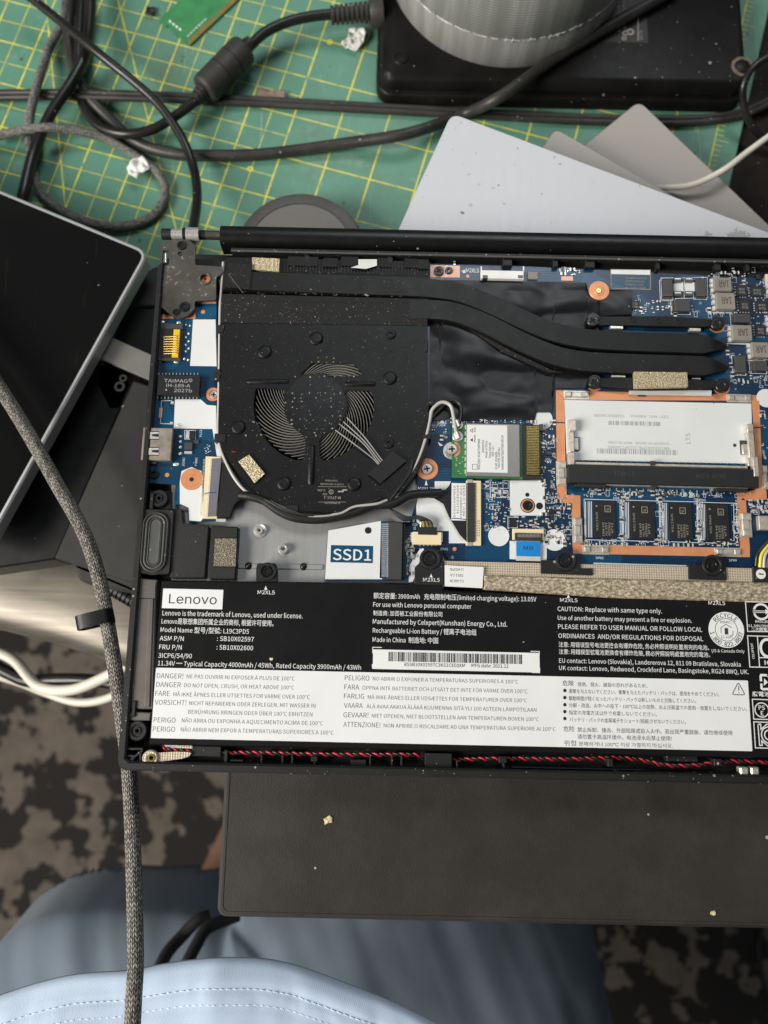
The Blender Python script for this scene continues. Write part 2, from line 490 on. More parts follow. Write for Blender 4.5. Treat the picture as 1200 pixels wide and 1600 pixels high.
def pcb(name, dark, lite):
    g = G(name)
    # copper pours and runs seen through the solder mask
    b = g.n('ShaderNodeTexBrick'); b.inputs['Scale'].default_value = 1
    b.inputs['Brick Width'].default_value = .011; b.inputs['Row Height'].default_value = .0011
    b.inputs['Mortar Size'].default_value = .00022; b.inputs['Mortar Smooth'].default_value = .2
    b.offset = .37; g.l(g.co(), b.inputs['Vector'])
    zone = g.math('GREATER_THAN', g.noise(48, 1), .52)
    zone2 = g.math('GREATER_THAN', g.noise(30, 1, vec=g.mapping((1, 1, 1), (0, 0, 1.0))), .50)
    tr = g.math('MULTIPLY', b.outputs['Fac'], zone)
    c = g.mix(zone2, dark, lite)
    c = g.mix(g.math('MULTIPLY', tr, .45), c, tuple(x * .45 for x in dark))
    c = g.mix(g.math('MULTIPLY', g.specks(330, .10, .25), .5), c, (.30, .42, .50))
    nm = g.bump(g.math('ADD', g.math('MULTIPLY', tr, -1.0), zone2), .02 * MM, .6)
    g.setp(c, .32, 0, nm)
pcb('pcb_blue', (.0025, .025, .066), (.003, .054, .120))
pcb('pcb_teal', (.0025, .044, .098), (.003, .070, .150))

def mylar():
    g = G('mylar')
    n1 = g.noise(24, 2, .4); n2 = g.noise(70, 1, .4)
    nm = g.bump(n1, .25 * MM, .8)
    c = g.mix(g.math('MULTIPLY', g.specks(420, .08, .35), .6), (.0035, .0037, .0046), (.3, .3, .3))
    g.setp(c, .40, 0, nm, spec=.38)
mylar()

def foam(name, a, b, metal, sc_, dist):
    g = G(name)
    n = g.noise(sc_, 2, .6, g.mapping((1, 2.2, 1), (0, 0, .3))); v = g.vor(sc_ * 1.1)
    h = g.math('ADD', n, g.math('MULTIPLY', v.outputs['Distance'], .4))
    c = g.ramp(h, [(.42, tuple(x * .35 for x in a)), (.62, a), (.85, b)])
    g.setp(c, .36, metal, g.bump(h, dist * MM, 1.0))
foam('gold_foam', (.50, .40, .23), (.92, .80, .54), .4, 1500, .5)
foam('dark_foam', (.15, .125, .09), (.40, .34, .26), .3, 1700, .45)
def fabric(name, col, k, contrast):
    g = G(name)
    w1 = g.n('ShaderNodeTexWave', wave_type='BANDS', bands_direction='X'); w1.inputs['Scale'].default_value = k
    w2 = g.n('ShaderNodeTexWave', wave_type='BANDS', bands_direction='Y'); w2.inputs['Scale'].default_value = k
    for w in (w1, w2):
        g.l(g.co(), w.inputs['Vector']); w.inputs['Distortion'].default_value = 1.4; w.inputs['Detail Scale'].default_value = 1
    h = g.math('ADD', w1.outputs['Fac'], w2.outputs['Fac'])
    h = g.math('ADD', g.math('MULTIPLY', h, .5), g.math('MULTIPLY', g.noise(k * 2.2, 2), .6))
    c = g.ramp(h, [(.35, tuple(x * (1 - contrast) for x in col)), (.9, tuple(min(1, x * (1 + contrast * .7)) for x in col))])
    g.setp(c, .42, .25, g.bump(h, .12 * MM, .8))
fabric('gold_cloth', (.50, .42, .315), 330, .35)

def crinkle_cloth():
    g = G('gold_crinkle')
    n = g.noise(650, 3, .6, g.mapping((1, 1.8, 1)))
    c = g.ramp(n, [(.33, (.20, .155, .095)), (.5, (.44, .36, .245)), (.72, (.85, .75, .56))])
    g.setp(c, .4, .3, g.bump(n, .5 * MM, .9))
crinkle_cloth()

def hinge_metal():
    g = G('hinge_metal')
    n = g.noise(420, 4, .7); big = g.noise(70, 2)
    wear = g.math('GREATER_THAN', g.math('ADD', n, g.math('MULTIPLY', big, .35)), .84)
    c = g.mix(g.math('MULTIPLY', wear, .7), g.ramp(big, [(.3, (.085, .078, .068)), (.7, (.15, .138, .118))]), (.42, .40, .36))
    g.setp(c, g.math('MULTIPLY_ADD', n, .25, .25), .65, g.bump(n, .08 * MM))
hinge_metal()

def braid(name, dark, lite, strands=8.0, pitch=1.9):
    """woven sleeve: chevron strands, u round the cable, v along it in mm"""
    g = G(name)
    sep = g.n('ShaderNodeSeparateXYZ'); g.l(g.co('UV'), sep.inputs[0])
    u = g.math('MULTIPLY', sep.outputs[0], strands); v = g.math('DIVIDE', sep.outputs[1], pitch)
    tri = g.math('PINGPONG', u, 0.5)
    ph = g.math('FRACT', g.math('ADD', v, g.math('MULTIPLY', tri, 1.5)))
    h = g.math('SINE', g.math('MULTIPLY', ph, math.pi))
    edge = g.math('SINE', g.math('MULTIPLY', g.math('FRACT', g.math('MULTIPLY', u, 2.0)), math.pi))
    hh = g.math('MULTIPLY', g.math('POWER', h, .6), g.math('MULTIPLY_ADD', edge, .6, .4))
    idx = g.math('FLOOR', g.math('ADD', v, g.math('MULTIPLY', tri, 1.5)))
    wn = g.n('ShaderNodeTexWhiteNoise', noise_dimensions='2D')
    cmb = g.n('ShaderNodeCombineXYZ'); g.l(idx, cmb.inputs[0]); g.l(g.math('FLOOR', g.math('MULTIPLY', u, 2.0)), cmb.inputs[1]); g.l(cmb.outputs[0], wn.inputs['Vector'])
    f = g.math('MULTIPLY', hh, g.math('MULTIPLY_ADD', wn.outputs['Value'], .7, .5))
    f = g.math('ADD', f, g.math('MULTIPLY_ADD', g.noise(1600, 3, .7), 1.1, -.58))
    c = g.ramp(f, [(.15, dark), (.95, lite)])
    g.setp(c, .75, 0, g.bump(hh, .35 * MM, .9))
braid('braid_dark', (.004, .004, .004), (.40, .37, .32), 11.0, 1.75)
braid('braid_grey', (.05, .048, .044), (.34, .33, .30), 8, 1.6)

def mat_green():
    g = G('mat_green')
    n = g.noise(9, 5, .6); f = g.noise(160, 3)
    c = g.ramp(n, [(.3, (.086, .225, .158)), (.55, (.118, .290, .208)), (.8, (.17, .35, .262))])
    c = g.mix(g.ramp(g.noise(17, 5, .7), [(.54, (0, 0, 0)), (.70, (.5, .5, .5))]), c, (.12, .155, .085))   # old stains
    c = g.mix(g.ramp(g.noise(60, 5, .75), [(.58, (0, 0, 0)), (.72, (.4, .4, .4))]), c, (.30, .40, .35))      # scuffs
    c = g.mix(g.ramp(g.noise(95, 4, .8), [(.66, (0, 0, 0)), (.72, (.6, .6, .6))]), c, (.05, .06, .04))
    c = g.mix(g.math('MULTIPLY', g.specks(75, .07, .45), .55), c, (.48, .55, .50))
    c = g.mix(g.math('MULTIPLY', g.specks(120, .06, .3), .6), c, (.02, .03, .025))
    scr = g.noise(1.0, 2, vec=g.mapping((900, 18, 1), (0, 0, .9)))
    c = g.mix(g.math('MULTIPLY', g.math('GREATER_THAN', scr, .70), .4), c, (.42, .52, .46))
    g.setp(c, g.math('MULTIPLY_ADD', f, .15, .42), 0, g.bump(f, .06 * MM))
mat_green()
def mat_print():
    g = G('mat_yellow')
    n = g.noise(130, 4, .7)
    c = g.ramp(n, [(.30, (.16, .31, .20)), (.42, (.50, .52, .12)), (.55, (.74, .68, .08)), (.75, (.82, .73, .06))])
    g.setp(c, .5)
mat_print()

def pad():
    g = G('pad_leather')
    n = g.noise(12, 5, .65); f = g.noise(1500, 3, .6)
    c = g.ramp(n, [(.3, (.019, .0168, .0140)), (.5, (.036, .0318, .0268)), (.72, (.058, .0495, .041))])
    c = g.mix(g.ramp(g.noise(55, 5, .7), [(.5, (0, 0, 0)), (.75, (.4, .4, .4))]), c, (.062, .055, .047))
    c = g.mix(g.math('MULTIPLY', f, .35), c, (.018, .016, .014))
    c = g.mix(g.math('MULTIPLY', g.specks(130, .05, .35), .75), c, (.55, .50, .40))
    g.setp(c, .6, 0, g.bump(f, .14 * MM, .8), spec=.35)
pad()
def duct():
    g = G('duct_tape')
    w = g.n('ShaderNodeTexWave', wave_type='BANDS', bands_direction='Z'); w.inputs['Scale'].default_value = 210
    w.inputs['Distortion'].default_value = 2.0; w.inputs['Detail'].default_value = 3; g.l(g.co(), w.inputs['Vector'])
    sep = g.n('ShaderNodeSeparateXYZ'); g.l(g.co('UV'), sep.inputs[0])
    st = g.noise(1.0, 3, .6, g.mapping((75, 1.5, 1), kind='UV'))
    h = g.math('ADD', g.math('MULTIPLY', w.outputs['Fac'], .4), st)
    c = g.ramp(h, [(.35, (.22, .215, .205)), (.8, (.31, .305, .29)), (.98, (.45, .45, .44))])
    g.setp(c, .5, .12, g.bump(h, .18 * MM, .8))
duct()
def glass():
    g = G('tablet_glass')
    n = g.noise(22, 4, .6)
    sm = g.noise(1.0, 3, .6, g.mapping((160, 14, 1), (0, 0, 1.0)))
    c = g.mix(g.math('MULTIPLY', g.specks(160, .035, .3), .6), (.006, .006, .006), (.3, .27, .22))
    c = g.mix(g.ramp(sm, [(.64, (0, 0, 0)), (.80, (.3, .3, .3))]), c, (.055, .048, .04))
    ha = g.noise(7, 3, .6, g.mapping((1, 2.5, 1), (0, 0, .6)))
    c = g.mix(g.ramp(ha, [(.5, (0, 0, 0)), (.8, (.2, .2, .2))]), c, (.03, .028, .025))
    g.setp(c, g.math('MULTIPLY_ADD', n, .16, .04), 0, spec=.3)
glass()
def steel():
    g = G('worn_steel')
    n = g.noise(1.0, 4, .6, g.mapping((10, 260, 10), (0, 0, -1.1))); b = g.noise(14, 4)
    c = g.ramp(n, [(.3, (.19, .17, .14)), (.7, (.28, .255, .215))])
    g.setp(c, g.math('MULTIPLY_ADD', b, .34, .24), .7, g.bump(n, .12 * MM))
steel()
def carpet():
    g = G('rug_pattern')
    n = g.noise(22, 3, .6); big = g.noise(6.0, 2)
    sep = g.n('ShaderNodeSeparateXYZ'); g.l(g.co(), sep.inputs[0])
    thr = g.math('MULTIPLY_ADD', sep.outputs[0], .06, .515)      # the woven pattern gets sparser along the rug
    thr = g.math('ADD', g.math('MINIMUM', thr, .62), g.math('MULTIPLY_ADD', big, .3, -.15))
    m = g.ramp(g.math('SUBTRACT', n, thr), [(0.0, (0, 0, 0)), (.025, (1, 1, 1))])
    f = g.noise(420, 2)
    tan = g.ramp(g.noise(30, 3), [(.3, (.118, .098, .080)), (.7, (.19, .157, .130))])
    c = g.mix(m, (.011, .0085, .007), tan)
    c = g.mix(g.math('MULTIPLY', f, .3), c, (.02, .016, .013))
    g.setp(c, .85, 0, g.bump(f, 2.0 * MM))
carpet()
def cloth(name, col, k, rot=.6, contrast=.18):
    g = G(name)
    w = g.n('ShaderNodeTexWave', wave_type='BANDS', bands_direction='DIAGONAL'); w.inputs['Scale'].default_value = k
    w.inputs['Distortion'].default_value = .8; g.l(g.co(), w.inputs['Vector'])
    n = g.noise(28, 4, .6); f = g.noise(k * 3, 3)
    h = g.math('ADD', g.math('MULTIPLY', w.outputs['Fac'], .5), f)
    c = g.ramp(g.math('ADD', g.math('MULTIPLY', h, .5), g.math('MULTIPLY', n, .6)), [(.35, tuple(x * (1 - contrast) for x in col)), (.85, tuple(min(1, x * (1 + contrast)) for x in col))])
    g.setp(c, .8, 0, g.bump(h, .12 * MM, .5))
    g.b.inputs['Sheen Weight'].default_value = .1
cloth('shorts_cloth', (.118, .152, .190), 800, contrast=.12)
cloth('shirt_cloth', (.51, .615, .765), 1100, contrast=.12)

surface('scuff_pale', (.47, .465, .44), .6)
surface('scuff_dark', (.22, .21, .19), .6)
surface('lint', (.27, .245, .205), .8, var=.4, vscale=900)

def wavy(name, scale, dist):
    """add the slight swell of a film glued over soft cells"""
    t = MAT[name].node_tree; b = t.nodes['Principled BSDF']
    co = t.nodes.new('ShaderNodeTexCoord'); n = t.nodes.new('ShaderNodeTexNoise'); n.inputs['Scale'].default_value = scale; n.inputs['Detail'].default_value = 2
    bm_ = t.nodes.new('ShaderNodeBump'); bm_.inputs['Distance'].default_value = dist * MM
    t.links.new(co.outputs['Object'], n.inputs['Vector']); t.links.new(n.outputs['Fac'], bm_.inputs['Height'])
    old = b.inputs['Normal'].links
    if old: t.links.new(old[0].from_socket, bm_.inputs['Normal'])
    t.links.new(bm_.outputs[0], b.inputs['Normal'])
wavy('battery_black', 28, .9); wavy('label_white', 28, .9); wavy('fan_black', 35, .25); wavy('pipe_black', 45, .35); wavy('white_mask', 40, .15)
# ------------------------------------------------------------------ the opened laptop, upside down
q3, q4, q5 = Q(220, 340, 3.53), Q(220, 600, 3.53), Q(540, 380, 3.53)
q6, q7, q8 = Q(860, 380, 3.53), Q(520, 620, 3.53), Q(860, 600, 3.53)
XL = (PX(246, 380, 3.5)[0] + PX(186, 1195, 3.5)[0]) / 2
YB = PX(600, 1213, 3.5)[1]
YT = PX(700, 392, 3.5)[1]
XR = XL + 324.0
LZ = -20.0
laptop = thing('laptop', 'opened black laptop lying upside down with its bottom cover removed', 'laptop', ((XL + XR) / 2, (YB + YT) / 2, LZ))

# shell: floor, walls, closed lid underneath
b = MB(); b.prism(roundpoly([(XL, YB), (XR, YB), (XR, YT - 2), (XL, YT - 2)], [4, 4, 2, 2]), -13.5, -4.2); b.build('base_shell', 'case_black', laptop)
b = MB(); b.prism(roundpoly([(XL + 1, YB + 1), (XR - 1, YB + 1), (XR - 1, YT + 6), (XL + 1, YT + 6)], 4), LZ, -14.0, .8); b.build('closed_lid', 'case_black', laptop, smooth=30)
def wall(pts, z1=3.5, b_=.7, name='rim', m='case_black', z0=-4.2):
    k = MB(); k.prism(pts, z0, z1, b_); return k.build(name, m, laptop, smooth=35)
# left and front rim are one bent wall
outer = [(XL, YT - 8), (XL, YB + 3.4), (XL + .9, YB + 1.0), (XL + 3.4, YB), (XR, YB)]
inner = [(XR, YB + 3.3), (XL + 4.4, YB + 3.3), (XL + 3.1, YB + 4.4), (XL + 2.6, YT - 8)]
wall(outer + inner)
wall([(XR - 2.6, YB + 3.3), (XR, YB + 3.3), (XR, YT - 4), (XR - 2.6, YT - 4)])
# lip line of the front rim and rear wall
wall([(XL + 30, YT - 2.2), (XR, YT - 2.2), (XR, YT - .4), (XL + 30, YT - .4)], 3.4, .35, 'rear_wall')
k = MB(); k.box(XL + 30, YT - 2.3, XR, YT - 1.5, 3.0, 3.55, .15); k.build('rear_lip', 'rubber_grey', laptop)
k = MB(); k.box(XL + 30.5, YT - 8.5, XR, YT - 2.25, -4.2, -.6); k.build('rear_shelf', 'trench_black', laptop)
for u, w in ((480, 9), (610, 9), (793, 16), (868, 9), (922, 16), (1028, 6), (1121, 10), (1168, 6)):   # snap-fit clips on the rear wall
    x = P(u, 405, 2).x; w *= .25
    k = MB(); k.box(x - w / 2, YT - 5.4, x + w / 2, YT - 2.22, -.5, 2.3, .3); k.build('snap_clip', 'case_black', laptop)
# hinge bar (rounded cover along the lid)
k = MB(); x0 = P(346, 360, 1).x
prof = [(-4.6, -6), (-4.6, -1.0), (-4.2, 1.6), (-3.0, 3.2), (-1.0, 4.0), (1.4, 4.0), (3.4, 3.0), (4.4, 1.0), (4.6, -2), (4.6, -6)]
yc = PX(700, 372, 3)[1]
vv = [(x0, yc + a, z) for a, z in prof] + [(XR - 8, yc + a, z) for a, z in prof]; n = len(prof)
k.add(vv, [(i + 1, i, n + i, n + i + 1) for i in range(n - 1)] + [tuple(range(n)), tuple(range(2 * n - 1, n - 1, -1))]); k.build('hinge_cover', 'hinge_bar_black', laptop, smooth=40)

# hinge on the left
hb = [q3(*p) for p in ((128, 128), (262, 120), (300, 150), (300, 262), (448, 270), (452, 305), (415, 330), (415, 455), (297, 460), (297, 505), (240, 552), (185, 552), (112, 492), (125, 330), (108, 296), (108, 165))]
outer = roundpoly([PX(u, v, 2.6) for u, v in hb], .9, 3)
def hole(x, y, r, q=q3, z=2.6, n=14): return circ(*PX(*q(x, y), z), r, n)
slot = rrect(*RECT(*q3.r(118, 180, 158, 262), 2.6), .8)
vv, ff = plate_mesh(outer, [slot, hole(355, 338, 2.0), hole(217, 200, 1.0)], 1.2)
k = MB(); k.add([(x, y, z + 1.4) for x, y, z in vv], ff); hinge = k.build('hinge_bracket', 'hinge_metal', laptop)
k = MB(); k.ring(*PX(*q3(355, 338), 2.7), 2.0, 2.7, 2.5, 3.1, 20, .15); k.build('eyelet', 'hinge_metal', hinge, smooth=40)
k = MB(); k.ring(*PX(*q3(355, 338), 1.3), .5, 2.2, 0.2, 1.3, 18, .2); k.build('copper_ring', 'copper', hinge, smooth=40)
k = MB(); k.tube([P(*q3(137, 250), 1.6), P(*q3(137, 200), 1.6)], .55, 8); k.build('spring_wire', 'silver', hinge, smooth=60)
for (xa, xb, r, m) in ((118, 170, 2.3, 'case_black'), (172, 234, 2.2, 'silver'), (236, 252, 2.8, 'screw_black'), (254, 325, 3.0, 'silver'), (328, 356, 2.0, 'screw_black'), (358, 440, 1.9, 'hinge_metal')):
    k = MB(); y = PX(*q3(290, 95), 1)[1]; k.tube([(P(*q3(xa, 95), 1).x, y, 1.0), (P(*q3(xb, 95), 1).x, y, 1.0)], r, 18); k.build('hinge_barrel', m, hinge, smooth=40)

def screw(u, v, z, r_px, head='screw_black', parent=None, h=.9, name='screw'):
    """round head with a real cross recess"""
    r = r_px * SC(v, z); x, y = PX(u, v, z); a = r * .16; L = r * .55; t = random.random()
    k = MB(); k.lathe(x, y, [(r, z - h), (r, z - .25), (r * .9, z), (r * .66, z + .02), (r * .60, z - .12)], 22)
    cross = [(L, -a), (L, a), (a, a), (a, L), (-a, L), (-a, a), (-L, a), (-L, -a), (-a, -a), (-a, -L), (a, -L), (a, -a)]
    ct, st = math.cos(t), math.sin(t)
    vv, ff = plate_mesh(circ(0, 0, r * .62, 22), [[(p * ct - q * st, p * st + q * ct) for p, q in cross]], .25)
    k.add([(x + p, y + q, z - .37 + w) for p, q, w in vv], ff)
    k.cyl(x, y, r * .6, z - h, z - .36, 12, mi=1)
    return k.build(name, [head, 'hole_black'], parent or laptop, smooth=35)
screw(*q3(225, 150), 3.2, 7.6, parent=hinge); screw(*q3(240, 490), 3.2, 8.2, parent=hinge); screw(*q3(195, 520), 3.0, 6.0, parent=hinge)

# silver keyboard plate seen between the parts
k = MB(); k.poly([(268, 690), (360, 660), (668, 660), (715, 770), (715, 912), (268, 912)], -3.6, -2.6)
plate = k.build('keyboard_plate', 'sheet_metal', laptop)
k = MB(); k.poly([(372, 880), (505, 882), (505, 890), (372, 888)], -2.6, -2.1, .2); k.build('ridge', 'sheet_metal', plate)
for u, v, r, rr in ((405, 828, 6.2, 10.5), (442.5, 857, 7.6, 8.6)):
    k = MB(); x, y = PX(u, v, 0); s_ = SC(v, 0)
    k.lathe(x, y, [(rr * s_, -2.6), (rr * s_, -2.0), (r * s_ * 1.05, -1.8), (r * s_ * 1.05, -.4), (r * s_ * .9, -.1), (r * s_ * .62, -.1), (r * s_ * .55, -.5), (r * s_ * .35, -.5), (r * s_ * .3, -3)], 24)
    k.build('standoff', 'silver', plate, smooth=35)
for u, v in ((388, 884), (474, 885)):
    k = MB(); x, y = PX(u, v, -2); k.lathe(x, y, [(1.5, -2.6), (1.4, -2.0), (.7, -1.5), (.05, -1.4)], 12); k.build('peg', 'screw_black', plate, smooth=50)

# ---------------------------------------------------------------- fan
FX, FY = PX(493, 628, 3); fs = SC(628, 3)
fan_pts = [(344, 505), (668, 509), (670, 690), (664, 715), (650, 742), (628, 768), (596, 788), (556, 799), (508, 801), (460, 796), (420, 782), (388, 760), (362, 728), (346, 700), (341, 680)]
fan_outer = [PX(u, v, 3) for u, v in fan_pts]
fan_outer = fan_outer[:3] + roundpoly(fan_outer, 4, 2)[9:] if False else roundpoly(fan_outer, [.6, .6, 3] + [3.5] * 12, 3)
qf = Q(370, 540, 5.0)
def fl(*pts, r=1.2): return roundpoly([PX(*qf(*p), 3) for p in pts], r, 3)
open_top = fl((492, 228), (585, 134), (910, 140), (975, 212), (960, 238), (700, 242), r=.8)
open_left = fl((148, 332), (372, 340), (368, 420), (372, 520), (400, 590), (450, 645), (510, 690), (538, 735), (532, 860), (505, 900), (440, 890), (350, 850), (250, 775), (180, 680), (140, 580), (130, 460), r=1.0)
open_right = fl((838, 365), (860, 350), (1045, 355), (1068, 400), (1072, 500), (1055, 590), (1010, 690), (930, 775), (830, 850), (740, 890), (670, 900), (645, 860), (643, 735), (680, 695), (760, 660), (815, 600), (855, 530), (868, 450), r=1.0)
hole_sm = [circ(*PX(*qf(763, 290), 3), .85, 10), circ(*PX(*qf(567, 686), 3), .75, 10)]
vv, ff = plate_mesh(fan_outer, [open_top, open_left, open_right] + hole_sm, .7)
k = MB(); k.add([(x, y, z + 2.3) for x, y, z in vv], ff); fan = k.build('fan', 'fan_black', laptop, 'black dusty cooling fan with curved blades behind three openings')
k = MB(); k.shell(fan_outer, 1.0, -3.7, 2.28); k.build('housing', 'fan_black', fan)
k = MB(); k.cyl(FX, FY, 24.5, -3.0, -2.3, 40); k.build('housing_floor', 'hole_black', fan)
k = MB(); k.cyl(FX, FY, 50 * fs * .98, -2.4, 1.2, 40, .4); k.build('rotor_hub', 'fan_black', fan, smooth=40)
bl = MB(); N = 9; r0, r1, tw = 12.4, 24.3, math.radians(-66); A_, B_ = [], []
for i in range(N):
    t = i / (N - 1); r = r0 + (r1 - r0) * t; a = tw * t ** .85
    dx = .20
    A_.append((r * math.cos(a), r * math.sin(a))); B_.append((r * math.cos(a + dx / r * 2), r * math.sin(a + dx / r * 2)))
bl.prism(A_ + B_[::-1], -2.2, 2.22); bm_ = bl.mesh('blade', 'blade_grey')
for i in range(53): link('blade', bm_, fan, at=(FX, FY, 0), rz=2 * math.pi * i / 53 + .03)
k = MB(); k.cyl(FX, FY, 46.5 * fs, 3.0, 3.07, 48)
k.build('hub_cover', 'hub_black', fan)
for x_, y_, r_ in ((763, 290, .85), (567, 686, .75)): k = MB(); k.cyl(*PX(*qf(x_, y_), 3), r_, 3.0, 3.085, 12); k.build('pin_hole_disc', 'hole_black', fan)  # solid black discs paint the shade of the pin holes under the cover
def bump_disc(u, v, r_px, hgt=.75):
    r = r_px * SC(v, 3); k = MB(); k.lathe(*PX(u, v, 3), [(r, 3.0), (r * .93, 3.0 + hgt * .6), (r * .82, 3.0 + hgt * .95), (r * .5, 3.0 + hgt), (.02, 3.0 + hgt)], 24)
    return k.build('stud', 'fan_black', fan, smooth=50)
for p in (q3(683, 742), q3(967, 668), q4(538, 240), q4(790, 550), q5(245, 745), (553.5, 756.5)): bump_disc(*p, 11.2)
def fan_rib(x0, y0, x1, y1, w):
    a, c = P(*qf(x0, y0), 3.0), P(*qf(x1, y1), 3.0); k = MB(); d = (c - a); d.normalize(); n_ = Vector((-d.y, d.x, 0))
    L = (c - a).length; prof = [(-w, 0), (-w * .75, .5), (0, .72), (w * .75, .5), (w, 0)]
    st = [0, .12 * w * 8 / L * L / L, 1 - .12, 1]; st = [0, min(.12, 1.2 / L), 1 - min(.12, 1.2 / L), 1]; vv = []
    for i, t in enumerate(st):
        f_ = .3 if i in (0, 3) else 1
        for o_, h in prof: q_ = a + d * (L * t) + n_ * o_ * (1 if f_ == 1 else .7); vv.append((q_.x, q_.y, 3.0 + h * f_))
    ff = [(i * 5 + j, i * 5 + j + 1, (i + 1) * 5 + j + 1, (i + 1) * 5 + j)[::-1] for i in range(3) for j in range(4)]
    ff += [(0, 1, 2, 3, 4), (19, 18, 17, 16, 15)]
    k.add(vv, ff); return k.build('rib', 'fan_black', fan, smooth=50)
fan_rib(80, 282, 405, 282, 1.05); fan_rib(845, 300, 1085, 300, 1.05); fan_rib(588, 775, 578, 1085, 1.35)
for u, v in (q5(250, 503), q7(310, 257)):
    k = MB(); k.lathe(*PX(u, v, 3.3), [(2.0, 3.0), (1.9, 3.55), (1.5, 3.75), (1.0, 3.7), (.8, 3.3), (.02, 3.2)], 20); k.build('rivet', 'fan_black', fan, smooth=40)
# engraved recycling arrow and triangle, groove shade painted as flat dark strokes
k = MB(); k.stroke([PX(*q5(*p), 3.03) for p in ((245, 640), (245, 598), (228, 598), (258, 570), (288, 600), (270, 600), (270, 645))], .28, 3.02)
k.stroke([PX(*q5(*p), 3.03) for p in ((298, 575), (380, 575), (340, 640))], .28, 3.02, True); k.build('embossed_mark', 'hole_black', fan)
# printed rating, upside down
k = MB()
for txt, x, y, w, c in (('COOLER MODULE', 740, 1055, 98, 12), ('CLASS DC BRUSHLESS', 742, 1083, 180, 12), ('0.28A', 660, 1130, 60, 16), ('5V', 688, 1160, 36, 16), ('M-27UC-1', 745, 1188, 130, 22), ('DC BRUSHLESS', 745, 1230, 120, 13)):
    p = P(*qf(x, y), 3.03); s_ = SC(750, 3) / 5
    k.text(txt, p.x, p.y + c * s_ * .5, 3.02, w * s_, c * s_, math.pi, anchor='c')
for y in (1102, 1222): k.stroke([PX(*qf(635, y), 3.03), PX(*qf(855, y), 3.03)], .12, 3.02)
k.ring(*PX(*qf(737, 1143), 3), .75, .95, 3.0, 3.02, 16); k.ring(*PX(*qf(737, 1143), 3), .3, .42, 3.0, 3.02, 12)
k.stroke([PX(*qf(*p), 3.03) for p in ((790, 1140), (830, 1140), (830, 1128), (862, 1128))], .5, 3.02)
k.build('printed_text', 'print_grey', fan)
# wires of the motor and the tape over them
for i, (a, c) in enumerate((((812, 620), (1085, 885)), ((835, 595), (1100, 878)), ((860, 560), (1118, 872)), ((770, 660), (1075, 893)))):
    m_ = ((a[0] * .45 + c[0] * .55) + 20 - 8 * i, (a[1] * .45 + c[1] * .55) - 8)
    pts = [P(*qf(*a), 2.4), P(*qf(*m_), 4.0 + .2 * i), P(*qf(*c), 3.6), P(*qf(c[0] + 90, c[1] + 110), 3.5)]
    k = MB(); k.tube(catmull(pts, 6), .27, 7); k.build('wire', 'wire_dim', fan, smooth=70)
def tape(pix, z, m='sleeve_black', nm='tape', par=None, sag=.0, t=.12):
    k = MB(); k.poly(pix, z - t, z, .04); return k.build(nm, m, par or laptop)
tape([q7(*p) for p in ((195, 422), (330, 300), (408, 352), (262, 478))], 4.25, par=fan)
tape([qf(*p) for p in ((10, 905), (95, 852), (220, 1000), (140, 1075))], 4.2, 'gold_foam', 'foam_pad', fan, t=1.0)
# fins, cover strip, heat pipes
k = MB(); k.poly([(346, 470), (668, 474), (668, 509), (346, 504)], 3.02, 3.25, .1); k.poly([(346, 459), (670, 467), (670, 474), (346, 470)], 2.6, 3.25, .05); k.build('fan_cover_strip', 'tape_black', fan)
k = MB(); k.poly([(352, 402), (672, 409), (672, 436), (352, 428)], -2, 1.6); fins = k.build('heat_fins', 'trench_black', laptop)
fm = MB(); fm.box(-.16, -3.0, .16, 3.0, 1.6, 2.1); fmm = fm.mesh('fin', 'case_black')
for i in range(46):
    u = 445 + i * 4.95; x, y = PX(u, 415 + (u - 445) * .022, 2); link('fin', fmm, fins, at=(x, y, 0))
for a0, a1, v0 in ((450, 497, 408), (533, 560, 408), (590, 612, 410), (632, 652, 411)):
    k = MB(); k.rect((a0, v0 - 7, a1, v0 + 7), 1.9, 2.25); k.build('gap', 'hole_black', fins)
for q_ in ((505, 403, 528, 417), (652, 405, 670, 420)): k = MB(); k.rect(q_, 2.0, 2.5, .1); k.build('foam_block', 'trench_black', fins)
tape([(394, 402), (437, 404), (436, 424), (394, 421)], 3.4, 'gold_foam', 'foam_pad', fins, t=1.2)
tape([(560, 405), (589, 405), (589, 415), (572, 420), (548, 418), (560, 414)], 2.9, 'white_film', 'white_tape', fins)
tape([(358, 411), (394, 413), (390, 452), (352, 448)], 4.3, 'tape_black', 'tape', fins)

def pipe(cl, w_px, z0, z1, tip):
    pts = catmull([Vector((*PX(u, v, z1), 0)) for u, v in cl], 8); wl = w_px * SC(500, z1) / 2; prof = [(-1, 0), (-1, .78), (-.93, 1), (.93, 1), (1, .78), (1, 0)]
    k = MB(); vv, ff = [], []; n = len(pts); m = len(prof); L = [0]
    for i in range(1, n): L.append(L[-1] + (pts[i] - pts[i - 1]).length)
    for i, p in enumerate(pts):
        d = (pts[min(i + 1, n - 1)] - pts[max(i - 1, 0)]).normalized(); nn = Vector((-d.y, d.x, 0))
        f = 1.0; hz = 1.0
        if tip and L[-1] - L[i] < 11: tt = (L[-1] - L[i]) / 11; f = .12 + .88 * min(1, tt * 1.05) ** .8; hz = .55 + .45 * min(1, tt * 1.6)
        for o_, h in prof: vv.append((p.x + nn.x * o_ * wl * f, p.y + nn.y * o_ * wl * f, z0 + (z1 - z0) * h * hz))
    for i in range(n - 1):
        for j in range(m - 1): ff.append((i * m + j, (i + 1) * m + j, (i + 1) * m + j + 1, i * m + j + 1))
    ff += [tuple(range(m)), tuple(range((n - 1) * m, n * m))[::-1]]
    k.add(vv, ff); return k.build('heat_pipe', 'pipe_black', laptop, smooth=22)
